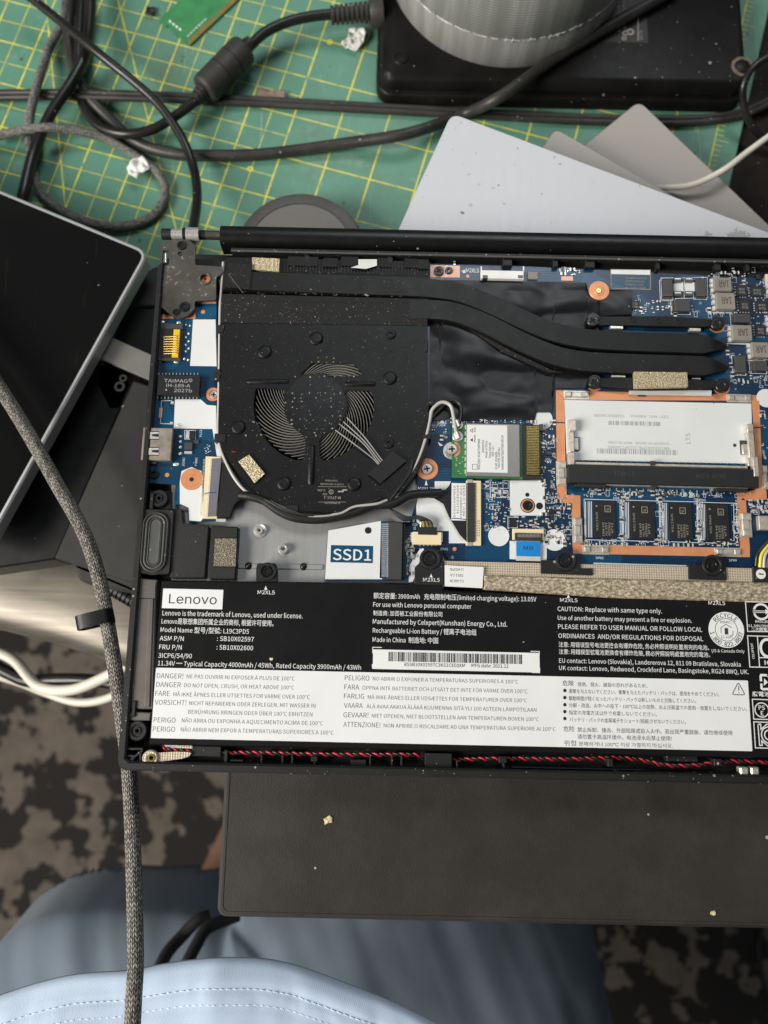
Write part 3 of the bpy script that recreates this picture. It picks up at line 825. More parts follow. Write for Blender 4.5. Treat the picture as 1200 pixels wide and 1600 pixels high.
pipe([(348, 437), (450, 441), (560, 445), (660, 449), (715, 456), (762, 473), (820, 500), (862, 517), (905, 527), (960, 532), (1090, 537), (1138, 540)], 33, .9, 3.5, True)
pipe([(640, 484), (672, 483), (712, 488), (760, 506), (812, 532), (862, 553), (905, 563), (960, 567), (1090, 571), (1140, 573)], 33.5, .9, 3.4, True)
k = MB(); k.poly([(724, 508), (732, 510), (800, 548), (862, 578), (880, 582), (858, 582), (790, 552)], 1.0, 2.0, .1); k.build('pipe_foil', 'tape_black', laptop)

# dust gathered in the dimples of the hub and on the fan cover
def spots():
    rnd = random.Random(5); k = MB(); qd = Q(370, 540, 5.0); pts = []
    for row, (y, xs) in enumerate(((240, (455, 570, 640, 690, 760, 805, 875, 915)), (375, (440, 510, 565, 630, 690, 765, 812)), (405, (445, 505, 620, 740)), (440, (378, 430, 510, 740, 810)), (480, (440, 510, 650, 740)), (545, (435, 570, 745, 815)), (580, (430, 500, 548, 600, 685, 810)), (610, (430, 745, 800)), (650, (495, 545, 625, 675, 745)), (685, (610, 690)), (708, (540, 622)), (130, (580, 640, 700, 755, 815)), (95, (640, 700, 755)), (595, (135, 130)), (660, (128, 60)), (698, (150, 185, 70)))):
        pts += [(x + rnd.uniform(-6, 6), y + rnd.uniform(-6, 6)) for x in xs]
    for x, y in pts:
        cx, cy = PX(*qd(x, y), 3); r = rnd.uniform(.18, .46); n = 7
        vv = [(cx + r * rnd.uniform(.6, 1.2) * math.cos(2 * math.pi * i / n), cy + r * rnd.uniform(.6, 1.2) * math.sin(2 * math.pi * i / n), 3.075) for i in range(n)] + [(cx, cy, 3.13)]
        k.add(vv, [(i, (i + 1) % n, n) for i in range(n)])
    k.build('dust_spot', 'lint', fan, kind='stuff')
    k = MB()
    def bit(u, v, z, s):
        x, y = PX(u, v, z); a = rnd.random() * 3.14; c_, s_ = math.cos(a), math.sin(a); L_, W = s * rnd.uniform(.5, 1.5), s * rnd.uniform(.25, .7)
        q_ = [(-L_, -W), (L_ * .8, -W * .6), (L_, W), (-L_ * .6, W * .8)]
        k.add([(x + a_ * c_ - b_ * s_, y + a_ * s_ + b_ * c_, z + .02) for a_, b_ in q_] + [(x, y, z + .02 + s * .5)], [(0, 1, 4), (1, 2, 4), (2, 3, 4), (3, 0, 4)])
    for i in range(70): bit(rnd.uniform(350, 665), rnd.uniform(512, 580), 3.0, rnd.uniform(.07, .17))
    for i in range(40): bit(rnd.uniform(350, 665), rnd.uniform(475, 503), 3.25, rnd.uniform(.07, .2))
    for i in range(50): u = rnd.uniform(350, 640); bit(u, 456 + (u - 350) * .022 + rnd.uniform(-1.5, 1.5), 3.25, rnd.uniform(.1, .3))
    for i in range(24): bit(rnd.uniform(400, 660), rnd.uniform(430, 452), 3.5, rnd.uniform(.08, .2))
    for i in range(30): bit(rnd.uniform(450, 660), rnd.uniform(414, 428), 2.3, rnd.uniform(.1, .3))
    for i in range(60): bit(rnd.uniform(360, 650), rnd.uniform(600, 780), 3.0, rnd.uniform(.06, .13)) if not 395 < 0 else None
    for u, v, s in ((486, 452, .5), (490, 458, .4), (573, 461, .7), (542, 483, .5), (430, 447, .3), (360, 446, .4)): bit(u, v, 3.5, s)
    k.build('lint', 'lint', laptop, kind='stuff')
    k = MB(); k.tube(catmull([P(357, 428, 4.4), P(366, 440, 4.6), (P(380, 458, 4.2))], 8), .07, 5); k.build('hair', 'lint', laptop)
    k = MB(); k.poly([q4(*p) for p in ((500, 366), (512, 372), (526, 370), (520, 378), (504, 376))], 3.0, 3.25, .05); k.build('red_flake', 'wire_red', fan)
spots()
# ---------------------------------------------------------------- main board
mb_pts = [(668, 412), (800, 415), (1000, 425), (1210, 436)]
poly = [PX(*p, 0) for p in mb_pts] + [(XR - 12, PX(1200, 436, 0)[1]), (XR - 12, PX(1200, 905, 0)[1])]
poly += [PX(*p, 0) for p in ((1200, 903), (1000, 899), (705, 893), (700, 872), (690, 858), (640, 858), (640, 907), (508, 907), (513, 829), (598, 814), (640, 816), (652, 780), (652, 700), (654, 650), (668, 640))]
k = MB(); k.prism(poly, -1.2, 0); board = k.build('motherboard', 'pcb_blue', laptop, 'blue motherboard crowded with small components')
def on_board(pix, m, z1=.03, name='printed_area', r=0.0, parent=None, z0=-.05):
    k = MB(); k.poly(pix, z0, z1, 0, r); return k.build(name, m, parent or board)
def part(q, z1, m, name, b_=.12, r=0.0, z0=0.0, parent=None, label=None):
    k = MB(); k.rect(q, z0, z1, b_, r); return k.build(name, m, parent or board, label)

# black film over the processor area
def film():
    us = [672 + i * 2.6 for i in range(122)]; vv, ff = [], []; NV = 80
    import mathutils
    for u in us:
        top = 470 if u < 690 else (437 + max(0, (u - 725)) * .02 if u < 884 else (441 if u < 918 else 452))
        bot = 656 if u < 838 else (644 if u < 866 else (606 if u < 935 else 496))
        for j in range(NV + 1):
            v = top + (bot - top) * j / NV; p = P(u, v, .8)
            n1 = mathutils.noise.noise(Vector((p.x * .045 + p.y * .04, p.y * .075 - p.x * .025, 1.7))); n2 = mathutils.noise.noise(Vector((p.x * .16, p.y * .2, 5.2)))
            e = min(1, min(j, NV - j) / 6, (u - 672) / 12 + .1)
            vv.append((p.x, p.y, max(.25, .42 + e * (max(-.15, n1) * 2.0 + n2 * .25 + .1))))
    for i in range(len(us) - 1):
        for j in range(NV): a = i * (NV + 1) + j; ff.append((a + 1, a + NV + 2, a + NV + 1, a))
    k = MB(); k.add(vv, ff); return k.build('insulating_film', 'mylar', laptop, 'creased black insulating film', smooth=60)
film()

# copper frame round the memory bay (z just above the mask)
cu = 'copper'
fr = [((30, 35), (1150, 62), (1152, 92), (78, 88)), ((30, 37), (78, 90), (84, 560), (36, 560)), ((36, 560), (88, 560), (90, 612), (165, 615), (168, 885), (122, 885), (117, 657), (38, 655)),
      ((122, 885), (168, 885), (1045, 905), (1100, 900), (1100, 955), (126, 935)), ((1052, 640), (1078, 642), (1100, 900), (1046, 905), (1028, 600), (1080, 605)), ((1110, 90), (1152, 92), (1172, 560), (1192, 592), (1193, 637), (1078, 642), (1030, 600), (1128, 585), (1126, 300))]
for i, p in enumerate(fr): on_board([q8(*x) for x in p], cu, .04 + .004 * i, 'copper_strip')
k = MB(); k.stroke([PX(*q8(28, 213), .06), PX(*q8(84, 213), .06)], .5, .075); k.stroke([PX(*q8(1120, 240), .06), PX(*q8(1165, 240), .06)], .5, .075); k.build('gap_line', 'pcb_blue', board)
on_board([q8(*p) for p in ((482, 52), (528, 53), (528, 70), (482, 69))], 'pcb_blue', .07, 'gap_line')
# memory bay: white printed floor, socket, clips
bay = on_board([q8(*p) for p in ((78, 88), (1108, 108), (1118, 440), (90, 418))], 'white_mask', .09, 'memory_bay', parent=laptop)
k = MB()
for body, x, y, w, c in (('UEFI  MAC  Address:     F43BD8C3A58B', 445, 178, 410, 16), ('MB10VG0A1PNL16ZAPC000681', 485, 352, 340, 16), ('COUNTRY OF ORIGIN:   MADE IN CHINA', 485, 326, 335, 14)):
    p = P(*q8(x, y), .1); s_ = SC(680) / 3.53; k.text(body, p.x, p.y + c * s_ * .5, .12, w * s_, c * s_, math.pi, anchor='c')
p = P(*q8(772, 330), .1); k.text('LTS', p.x, p.y, .12, 60 * SC(690) / 3.53, 24 * SC(690) / 3.53, math.pi / 2)
k.build('printed_text', 'print_chip', bay)
def barcode(x0, y0, x1, y1, z, par, m='print_black', seed=3, dens=.55):
    rnd = random.Random(seed); k = MB(); x = x0
    while x < x1:
        w = rnd.choice((.16, .16, .32, .48)); g_ = rnd.choice((.18, .18, .34, .5))
        if x + w > x1: break
        k.flat([(x, y0), (x + w, y0), (x + w, y1), (x, y1)], z); x += w + g_ * (1.5 - dens)
    return k.build('barcode', m, par)
for q_, sd in ((q8.r(320, 206, 608, 229), 1), (q8.r(257, 360, 700, 388), 2)):
    x0, y0, x1, y1 = RECT(*q_, .1); barcode(x0, y0, x1, y1, .12, bay, 'print_chip', sd)
# socket
sock = MB(); sock.poly([q8(*p) for p in ((100, 440), (1150, 470), (1152, 572), (98, 545))], .05, 3.4, .3); sock = sock.build('memory_socket', 'socket_black', laptop, 'empty black memory socket')
k = MB(); k.poly([q8(*p) for p in ((135, 428), (1090, 452), (1090, 466), (135, 446))], .1, 2.6, .3); k.build('socket_bar', 'clip_metal', sock)
k = MB(); k.poly([q8(*p) for p in ((150, 540), (1090, 562), (1090, 576), (150, 553))], .1, 2.3, .15); k.build('contact_row', 'clip_metal', sock)
for a, c in (((135, 552), (305, 570)), ((915, 575), (1090, 592))): part(q8.r(*a, *c), 2.6, 'socket_black', 'end_block', parent=sock)
for q_ in (q8.r(552, 424, 580, 448), q8.r(556, 548, 584, 575)): part(q_, 3.0, 'slider_black', 'key', parent=sock)
k = MB()
for body, x, y in (('21461L', 405, 493), ('DDR 4.0H', 885, 508)):
    p = P(*q8(x, y), 3.5); s_ = SC(740, 3) / 3.53; k.text(body, p.x, p.y + 12 * s_, 3.43, (115 if x < 500 else 160) * s_, 24 * s_, math.pi, anchor='c')
k.build('printed_text', 'chip_grey', sock)
cm = MB(); cm.box(-.12, -.28, .12, .28, 0, .25); cmm = cm.mesh('contact', 'clip_metal')
for i in range(26):
    x, y = PX(*q8(180 + i * 37, 577 + i * 37 * .027), .1); link('contact', cmm, sock, at=(x, y, .02), scale=(1.6, 2.0, 1))
    x, y = PX(*q8(140 + i * 38, 420 + i * 38 * .022), .1); link('contact', cmm, sock, at=(x, y, .07), scale=(1.2, .9, 1))
def latch(pts, mx):
    k = MB()
    for q_, z0, z1 in pts: k.rect(q8.r(*q_), z0, z1, .3, .3)
    return k.build('latch', 'clip_metal', sock, smooth=40)
latch([((102, 195, 143, 258), .2, 3.0), ((104, 258, 132, 375), 1.0, 2.0), ((100, 375, 134, 445), .2, 3.4), ((128, 295, 157, 362), .2, 1.3)], 1)
latch([((1086, 220, 1122, 262), .2, 3.0), ((1092, 262, 1128, 405), 1.0, 2.3), ((1090, 405, 1118, 450), .2, 2.6), ((1120, 400, 1150, 510), .2, 3.6), ((1060, 330, 1108, 384), .2, 1.6)], 1)
k = MB(); k.rect(q8.r(1048, 312, 1112, 388), .1, .5); k.rect(q8.r(122, 292, 160, 366), .1, .5); k.build('latch_base', 'chip_grey', sock)
k = MB(); k.lathe(*PX(*q8(1017, 338), .1), [(.75, .09), (.7, .11), (.02, .11)], 14); k.build('peg_hole', 'chip_grey', bay)
# spring clips that earth the shield
def spring(q_, vert):
    x0, y0, x1, y1 = RECT(*q_, .6); k = MB(); k.box(x0, y0, x1, y1, .06, .25, .05)
    cx, cy = (x0 + x1) / 2, (y0 + y1) / 2; w, h = (x1 - x0), (y1 - y0)
    for s_ in (-1, 1):
        if vert: k.box(x0 + w * .18, cy + s_ * h * .33 - h * .13, x1 - w * .04, cy + s_ * h * .33 + h * .13, .25, 1.3, .35)
        else: k.box(cx + s_ * w * .33 - w * .12, y0 + h * .22, cx + s_ * w * .33 + w * .12, y1 - h * .22, .25, 1.2, .35)
    k.box(cx - w * (.28 if vert else .2), cy - h * (.2 if vert else .28), cx + w * (.28 if vert else .2), cy + h * (.2 if vert else .28), .25, .7, .2)
    return k.build('shield_clip', 'clip_metal', board, smooth=30)
for q_, v_ in ((q8.r(75, 35, 215, 82), 0), (q8.r(975, 55, 1110, 100), 0), (q8.r(33, 425, 90, 560), 1), (q8.r(122, 738, 178, 878), 1), (q8.r(1045, 710, 1112, 845), 1), (q8.r(178, 888, 325, 940), 0), (q8.r(908, 902, 1055, 952), 0), (q8.r(1168, 448, 1200, 580), 1)): spring(q_, v_)
# four memory chips
chips = [(238, 645, 358, 850), (442, 650, 575, 855), (652, 655, 782, 860), (862, 662, 985, 866)]
for i, c in enumerate(chips):
    ch = part(q8.r(*c), .9, 'chip_black', 'memory_chip', .08, label='black memory chip inside the copper frame')
    k = MB(); x0, y0, x1, y1 = RECT(*q8.r(*c), .9); s_ = SC(800) / 3.53
    k.stroke(rrect(x1 - 11.5, y1 - 3.6, x1 - 8.4, y1 - 1.0) if False else rrect(*RECT(*q8.r(c[0] + 62, c[1] + 28, c[0] + 92, c[1] + 60), .9)), .22, .93, True)
    k.text('UP', *PX(*q8(c[0] + 70, c[1] + 55), .9), .93, 16 * s_, 15 * s_)
    for j, (t_, L_) in enumerate((('SPECTEK', 105), ('D4 BB1', 75), ('1G8 7H', 70), ('PRN256', 72), ('21JA', 60))):
        xx = c[0] + (12, 48, 64, 80, 96)[j]; yy = c[1] + (60 if j == 0 else 120)
        k.text(t_, *PX(*q8(xx, yy), .9), .93, L_ * s_, 11 * s_, -math.pi / 2)
    k.cyl(*PX(*q8(c[0] + 16, c[1] + 28), .9), .35, .9, .93, 10)
    k.build('printed_text', 'print_gold', ch)
    k = MB()
    for w_, (a, d) in ((.22, (-46, 12)), (.3, (-34, 4)), (.3, (-25, 4)), (.3, (-16, 4)), (.22, (22, 12)), (.22, (34, 24))):
        pass
    for dx in (-44, -30, -21, -12): k.stroke([PX(*q8(c[0] + dx, c[1] + 2), .03), PX(*q8(c[0] + dx + 2, c[3] - 4), .03)], .28, .03)
    k.stroke([PX(*q8(*p), .03) for p in ((c[0] - 52, c[1] - 10), (c[2] + 42, c[1] - 4), (c[2] + 46, c[3] + 16), (c[0] - 46, c[3] + 8))], .24, .035, True)
    k.stroke([PX(*q8(*p), .03) for p in ((c[2] + 10, c[1] + 6), (c[2] + 26, c[1] + 6), (c[2] + 28, c[3] - 2), (c[2] + 10, c[3] - 2))], .22, .03)
    k.build('silkscreen', 'silk_white', board)

# white discs and pads
for p, r in (((847, 655), 16.5), (q7(915, 767), 16.4), (q7(1222, 790), 17), (q8(1190, 78), 15)):
    k = MB(); k.cyl(*PX(*p, 0), r * SC(p[1]), -.1, .057, 36); k.build('white_disc', 'white_mask', board)
on_board([(508, 905), (513, 829), (595, 814), (597, 905)], 'white_mask', .05, 'white_panel')
ssd_box = RECT(*q7.r(-12, 820, 222, 915), .08)
k = MB(); k.box(*ssd_box, .05, .08); k.build('blue_panel', 'pcb_teal', board)
k = MB(); k.text('SSD1', ssd_box[0] + .9, ssd_box[1] + 1.0, .11, (ssd_box[2] - ssd_box[0]) - 1.6, 4.2, bold=.012); k.build('printed_text', 'print_white', board)
k = MB(); k.cyl(*PX(*q7(195, 737), .1), 1.35, -.1, .1, 20); k.build('board_hole', 'hole_black', board)
on_board([q7(*p) for p in ((468, 560), (500, 548), (560, 560), (610, 592), (640, 660), (735, 780), (735, 808), (640, 808), (640, 740), (520, 740), (462, 690), (460, 600))], 'white_mask', .05, 'white_panel')
on_board([q7(*p) for p in ((562, 466), (652, 466), (640, 495), (645, 513), (562, 513))], 'white_mask', .05, 'white_panel')
wsq = on_board([q7(*p) for p in ((975, 462), (1168, 462), (1170, 655), (978, 655))], 'white_mask', .05, 'white_panel')
k = MB(); k.cyl(*PX(*q7(1073, 540), .1), .85, 0, .09, 14); k.cyl(*PX(*q7(1140, 602), .1), 1.4, 0, .09, 18); k.cyl(*PX(*q7(1075, 600), .1), 2.95, 0, .08, 28); k.build('board_hole', 'hole_black', board)
k = MB(); k.ring(*PX(*q7(1075, 600), .1), 1.1, 2.6, .0, .35, 26, .15); k.build('mounting_ring', 'copper', board, smooth=40)
k = MB(); k.ring(*PX(*q7(1075, 600), .1), .9, 2.2, .1, .42, 22, .15); k.build('thread', 'screw_black', board, smooth=40)
on_board([q7(*p) for p in ((425, 925), (480, 840), (500, 835), (510, 880), (440, 1020), (418, 1025))], 'white_mask', .05, 'white_panel')
on_board([q8(*p) for p in ((238, 985), (770, 1000), (770, 1012), (238, 1000))], 'white_mask', .05, 'white_panel')
on_board([q7(*p) for p in ((975, 795), (1180, 800), (1180, 905), (975, 895))], 'white_mask', .05, 'white_panel')
on_board([q8(*p) for p in ((436, 815), (890, 840), (890, 868), (436, 835))] if False else [q6(*p) for p in ((436, 812), (890, 812), (888, 842), (436, 834))], 'white_film', .9, 'white_strip', z0=.3)

# wireless card
wz = 1.6
k = MB(); k.rect(q7.r(657, 148, 1045, 450), .6, 1.5); wifi = k.build('wireless_card', 'pcb_green', laptop, 'green wireless card with a grey shield and white sticker')
k = MB(); k.rect(q7.r(735, 148, 1032, 440), 1.5, 2.9, .2, .4); k.build('shield', 'shield_grey', wifi, smooth=30)
k = MB(); k.rect(q7.r(740, 156, 963, 417), 2.9, 2.95); sticker = k.build('sticker', 'label_paper', wifi)
k = MB(); sw = SC(700, 3) / 3.53
for body, x, y, L_, c in (('MAC(25D): 6C2A7799FD883', 812, 400, 172, 11), ('21900D00C9UA', 834, 310, 75, 10), ('Made in China', 852, 335, 95, 10), ('Time 100.00', 872, 340, 90, 10), ('VER: 111', 888, 330, 58, 10), ('EC NO: 2515A054', 907, 400, 100, 10), ('FRU P/N: C2AV15J', 922, 390, 112, 10), ('8SSW10A58173201TSNA105CLM', 942, 402, 195, 10), ('MAIN', 788, 250, 40, 9), ('AUX', 788, 195, 28, 9)):
    p = P(*q7(x, y), 2.98); k.text(body, p.x, p.y, 2.98, L_ * sw, c * 1.12 * sw, math.pi / 2, .012)
k.flat([PX(*q7(*p), 3) for p in ((757, 238), (772, 228), (772, 248))], 2.98); k.stroke([PX(*q7(*p), 3) for p in ((757, 186), (772, 176), (772, 196))], .2, 2.98, True)
k.stroke([PX(*q7(*p), 3) for p in ((770, 372), (796, 372), (796, 400), (770, 400))], .16, 2.98, True)
k.build('printed_text', 'print_black', wifi)
k = MB(); k.rect(q7.r(1030, 155, 1150, 455), .2, 1.45, .15); k.build('socket', 'socket_black', wifi)
k = MB(); k.rect(q7.r(1068, 160, 1140, 432), 1.5, 1.9, .1); pinr = k.build('contact_row', 'gold_dull', wifi)
k = MB()
for i in range(30): x0, y0, x1, y1 = RECT(*q7.r(1070, 164 + i * 9, 1138, 166.5 + i * 9), 1.95); k.flat(rrect(x0, y0, x1, y1), 1.93)
k.build('contact_lines', 'brass', wifi, kind='stuff')
k = MB(); k.rect(q7.r(1140, 150, 1160, 185), .2, 2.2, .1); k.build('socket_end', 'chip_grey', wifi)
for x, y in ((690, 150), (690, 215)):
    k = MB(); k.cyl(*PX(*q7(x, y), 2.6), 2.2, 1.5, 2.3, 16, .2); k.tube([P(*q7(x - 8, y - 22), 3.0), P(*q7(x + 6, y + 12), 2.6)], 1.05, 8); k.build('antenna_plug', 'silver', wifi, smooth=40)
k = MB(); k.ring(*PX(*q7(658, 297), .3), 1.6, 3.6, .0, .5, 28, .1); k.build('screw_seat', 'silver', wifi, smooth=40)
k = MB(); k.prism([PX(*q7(660 + 45 * math.cos(a), 290 + 45 * math.sin(a)), 1.55) for a in [math.radians(-75 + 15 * i) for i in range(11)]] , 1.0, 1.56); k.build('copper_pad', 'copper', wifi)
screw(*q7(658, 287), 2.6, 8.2, 'silver', wifi)
k = MB()
for i in range(12):
    x, y = PX(*q7(675 + random.random() * 40, 330 + random.random() * 100), 1.5); k.box(x, y, x + .5, y + .25, 1.5, 1.6)
for i in range(8):
    x, y = PX(*q7(733, 170 + i * 35), 1.5); k.box(x - .4, y - .9, x + .4, y + .9, 1.4, 2.2, .1)
k.build('solder_marks', 'solder', wifi, kind='stuff')
# screw in the copper pad left of the card
k = MB(); k.cyl(*PX(*q7(520, 398), .1), 60 * SC(730) / 3.53, 0, .06, 32); k.build('copper_pad', 'copper', board)
screw(*q7(520, 396), 1.0, 8.5, 'silver', board)

# display connector with its flat cable
k = MB(); k.rect(q7.r(735, 462, 818, 820), .05, 1.2, .1, .3); dc = k.build('display_connector', 'beige', laptop, 'beige display connector with a black flat cable')
k = MB(); k.rect(q7.r(742, 474, 782, 800), 1.2, 1.8, .12); k.build('slider', 'slider_black', dc)
k = MB()
for i in range(40): x0, y0, x1, y1 = RECT(*q7.r(780, 478 + i * 7.9, 792, 481 + i * 7.9), 1.3); k.flat(rrect(x0, y0, x1, y1), 1.32)
k.build('contact_lines', 'chip_grey', dc, kind='stuff')
k = MB(); p = P(*q7(810, 770), 1.3); k.text('2112119', p.x, p.y, 1.22, 90 * sw, 14 * sw, math.pi / 2); k.build('printed_text', 'cap_brown', dc)
for y in (455, 800): part(q7.r(742, y, 772, y + 22), 1.4, 'silver', 'anchor', parent=dc, z0=.1)
k = MB(); k.poly([q7(*p) for p in ((738, 480), (738, 800), (700, 760), (640, 660), (610, 590), (560, 560), (480, 552), (480, 520), (620, 515), (650, 480))], 1.0, 1.35, .1); k.build('flat_cable', 'sleeve_black', dc)
k = MB(); k.rect(q7.r(655, 476, 735, 682), 1.35, 1.5, .05); st2 = k.build('cable_sticker', 'label_paper', dc)
k = MB()
for body, x, y, L_ in (('DC02C00PW10', 672, 668, 175), ('5C10S30064', 690, 650, 160), ('CHENBRO 2021', 708, 672, 180), ('REV: 1.0 G530', 724, 660, 170)):
    p = P(*q7(x + 4, y - 4), 1.5); k.text(body, p.x, p.y, 1.53, L_ * sw, 11 * sw, math.pi / 2)
k.build('printed_text', 'print_thin', dc)
k = MB(); k.stroke([PX(*q7(*p), 1.5) for p in ((656, 670), (690, 671), (735, 677))], .35, 1.53); k.build('pen_mark', 'pen_blue', dc)

# fan connector
k = MB(); k.rect(q7.r(440, 745, 600, 815), .05, 1.7, .15, .3); fc = k.build('fan_connector', 'beige', laptop, 'beige fan connector with black wires')
k = MB(); k.rect(q7.r(470, 718, 575, 760), .4, 2.2, .2); k.build('plug', 'wire_black', fc)
for x in (430, 588): part(q7.r(x, 748, x + 18, 800), 1.3, 'solder', 'anchor', parent=fc)
pm = MB(); pm.box(-.22, -.75, .22, .75, 0, .35, .08); pmm = pm.mesh('pin', 'solder')
for i in range(5): link('pin', pmm, fc, at=(*PX(*q7(480 + i * 22, 812), .1), .02))
for i in range(4):
    k = MB(); k.tube(catmull([P(*q7(300 + 8 * i, 610 + 4 * i), 2.0), P(*q7(390 + 6 * i, 680 - 6 * i), 2.5), P(*q7(455 + 6 * i, 668 - 3 * i), 3.0), P(*q7(488 + i * 16, 690 - 2 * i), 3.0), P(*q7(485 + i * 22, 722), 1.6)], 6), .42, 7); k.build('wire', 'wire_black', fc, smooth=70)
k = MB()
for i in range(4): k.tube([P(*q7(488 + i * 15, 688), 3.1), P(*q7(486 + i * 20, 716), 2.0)], .5, 6)
k.build('crimp', 'brass', fc, smooth=60)

# blue pulled flat cable to the touch pad
k = MB(); k.rect(q7.r(992, 728, 1165, 790), .05, 1.1, .12, .2); tc = k.build('touch_pad_connector', 'beige', laptop, 'small beige connector holding a white and blue flat cable')
k = MB(); k.rect(q7.r(1005, 752, 1155, 794), 1.1, 1.7, .12); k.build('slider', 'slider_black', tc)
k = MB()
for i in range(17): x0, y0, x1, y1 = RECT(*q7.r(1020 + i * 7.6, 757, 1024 + i * 7.6, 775), 1.8); k.flat(rrect(x0, y0, x1, y1), 1.73)
k.build('contact_lines', 'inductor_grey', tc, kind='stuff')
k = MB(); k.rect(q7.r(1010, 794, 1145, 905), .9, 1.1, .04); k.build('flat_cable', 'white_film', tc)
k = MB(); k.rect(q7.r(1012, 797, 1146, 880), 1.1, 1.2, .03); k.build('blue_tab', 'blue_tab', tc)
k = MB(); k.textpx('MB', *q7(1052, 845), q7(1106, 845)[0], 1.23, 6.5); k.build('printed_text', 'print_black', tc)

# drive socket
k = MB(); k.rect(q7.r(300, 690, 384, 1008), .05, 3.0, .25); ds = k.build('drive_socket', 'socket_grey', laptop, 'dark drive socket beside the white panel')
k = MB(); k.rect(q7.r(262, 690, 296, 1000), -.02, .05); k.build('pad_field', 'pcb_teal', ds)
k = MB()
for i in range(27):
    y = 700 + i * 11; x0, y0, x1, y1 = RECT(*q7.r(268, y, 304, y + 4), .3); k.flat(rrect(x0, y0, x1, y1), .1)
    x0, y0, x1, y1 = RECT(*q7.r(296, y, 306, y + 5), 3.0); k.flat(rrect(x0, y0, x1, y1), 3.02)
k.build('contact_lines', 'solder', ds, kind='stuff')
k = MB(); k.rect(q7.r(386, 700, 398, 1000), .05, 2.2, .2); k.build('socket_back', 'socket_black', ds)
k = MB(); p = P(*q7(340, 800), 3); k.text('C2440F8', p.x, p.y, 3.03, 80 * sw, 14 * sw, -math.pi / 2); k.build('printed_text', 'cap_brown', ds)

# power stage on the right
def cap(q_, horiz=True, m='chip_grey'):
    x0, y0, x1, y1 = RECT(*q_, 1.6); k = MB(); k.box(x0, y0, x1, y1, .05, 1.6, .12)
    o = k.build('capacitor', m, board); k = MB(); t_ = .9
    if horiz: k.box(x0 - .5, y0 + .2, x0 - .02, y1 - .2, .05, 1.0, .1); k.box(x0 + .02, y0 - .03, x0 + t_, y1 + .03, .1, 1.64, .1)
    else: k.box(x0 + .2, y0 - .5, x1 - .2, y0 - .02, .05, 1.0, .1); k.box(x0 - .03, y0 + .02, x1 + .03, y0 + t_, .1, 1.64, .1)
    k2 = MB(); k2.stroke(rrect(x0 - .7, y0 - .7, x1 + .4, y1 + .4), .22, .03, True); k2.build('silkscreen', 'silk_white', board)
    k.build('terminal', 'cap_brown' if m == 'chip_grey' else 'solder', board); return o
for q_, h in ((q6.r(620, 200, 675, 292), False), (q6.r(805, 195, 862, 292), False), (q6.r(682, 312, 772, 375), True), (q6.r(1012, 388, 1105, 436), True), (q6.r(1022, 618, 1078, 712), False), (q6.r(1118, 648, 1196, 702), True)): cap(q_, h)
for q_ in (q6.r(680, 215, 733, 264), q6.r(742, 215, 795, 264)): part(q_, .06, 'white_mask', 'white_panel', 0)
for x in (690, 752):
    for y in (195, 272):
        o = part(q6.r(x - 8, y - 6, x + 34, y + 18), 1.0, 'cap_brown', 'resistor', .1); part(q6.r(x - 4, y - 2, x + 30, y + 4), 1.06, 'solder', 'terminal', .02)
k = MB(); k.stroke([PX(*q6(*p), .03) for p in ((610, 192), (866, 188), (868, 302), (690, 305), (690, 318), (612, 316))], .25, .03, True); k.stroke([PX(*q6(738, 190), .03), PX(*q6(738, 306), .03)], .25, .034); k.build('silkscreen', 'silk_white', board)
def inductor(x0, y0, x1, y1, txt='1AR'):
    k = MB(); k.rect(q6.r(x0, y0, x1, y1), .05, 2.6, .25, .3); o = k.build('inductor', 'inductor_grey', board)
    X0, Y0, X1, Y1 = RECT(*q6.r(x0, y0, x1, y1), 2.6)
    for f_ in (.12, .5, .85):
        k = MB(); k.box(X0 - 1.0, Y0 + (Y1 - Y0) * f_ - .9, X0 + .1, Y0 + (Y1 - Y0) * f_ + .9, .05, 1.6, .25); k.build('solder_tab', 'solder', board)
    k = MB(); s_ = SC(450, 2.6) / 3.53; k.text(txt, (X0 + X1) / 2 + .3, (Y0 + Y1) / 2 + 1.6, 2.63, 4.2, 3.0, math.pi, anchor='c', bold=.012); k.build('printed_text', 'cap_brown', board)
    k = MB(); k.stroke([(X0 - 1.2, Y0 - .5), (X1 - .5, Y0 - .5)], .5, .04); k.build('silkscreen', 'silk_white', board)
inductor(905, 188, 1000, 262); inductor(915, 272, 1020, 362); inductor(1004, 450, 1113, 535); inductor(1112, 545, 1205, 628)
inductor(1215, 190, 1310, 270); inductor(1215, 400, 1310, 480)
for q_ in (q6.r(1027, 228, 1085, 290), q6.r(1102, 236, 1178, 294), q6.r(1042, 312, 1103, 374), q6.r(1132, 322, 1203, 374), q6.r(1132, 452, 1188, 510), q6.r(442, 318, 492, 360)):
    x0, y0, x1, y1 = RECT(*q_, 1.0); o = part(q_, 1.0, 'chip_black', 'power_chip', .08)
    k = MB()
    for i in range(4):
        t_ = y0 + (y1 - y0) * (i + .5) / 4
        k.box(x0 - .45, t_ - .22, x0 - .02, t_ + .22, .03, .3); k.box(x0 + (x1 - x0) * (i + .5) / 4 - .22, y0 - .45, x0 + (x1 - x0) * (i + .5) / 4 + .22, y0 - .02, .03, .3)
    k.build('solder_lead', 'solder', board, kind='stuff')
    k = MB(); k.text('B33', (x0 + x1) / 2, (y0 + y1) / 2, 1.03, (x1 - x0) * .5, .9, anchor='c'); k.text('A7Q', (x0 + x1) / 2, (y0 + y1) / 2 - 1.4, 1.03, (x1 - x0) * .55, .9, anchor='c'); k.build('printed_text', 'print_chip', board)
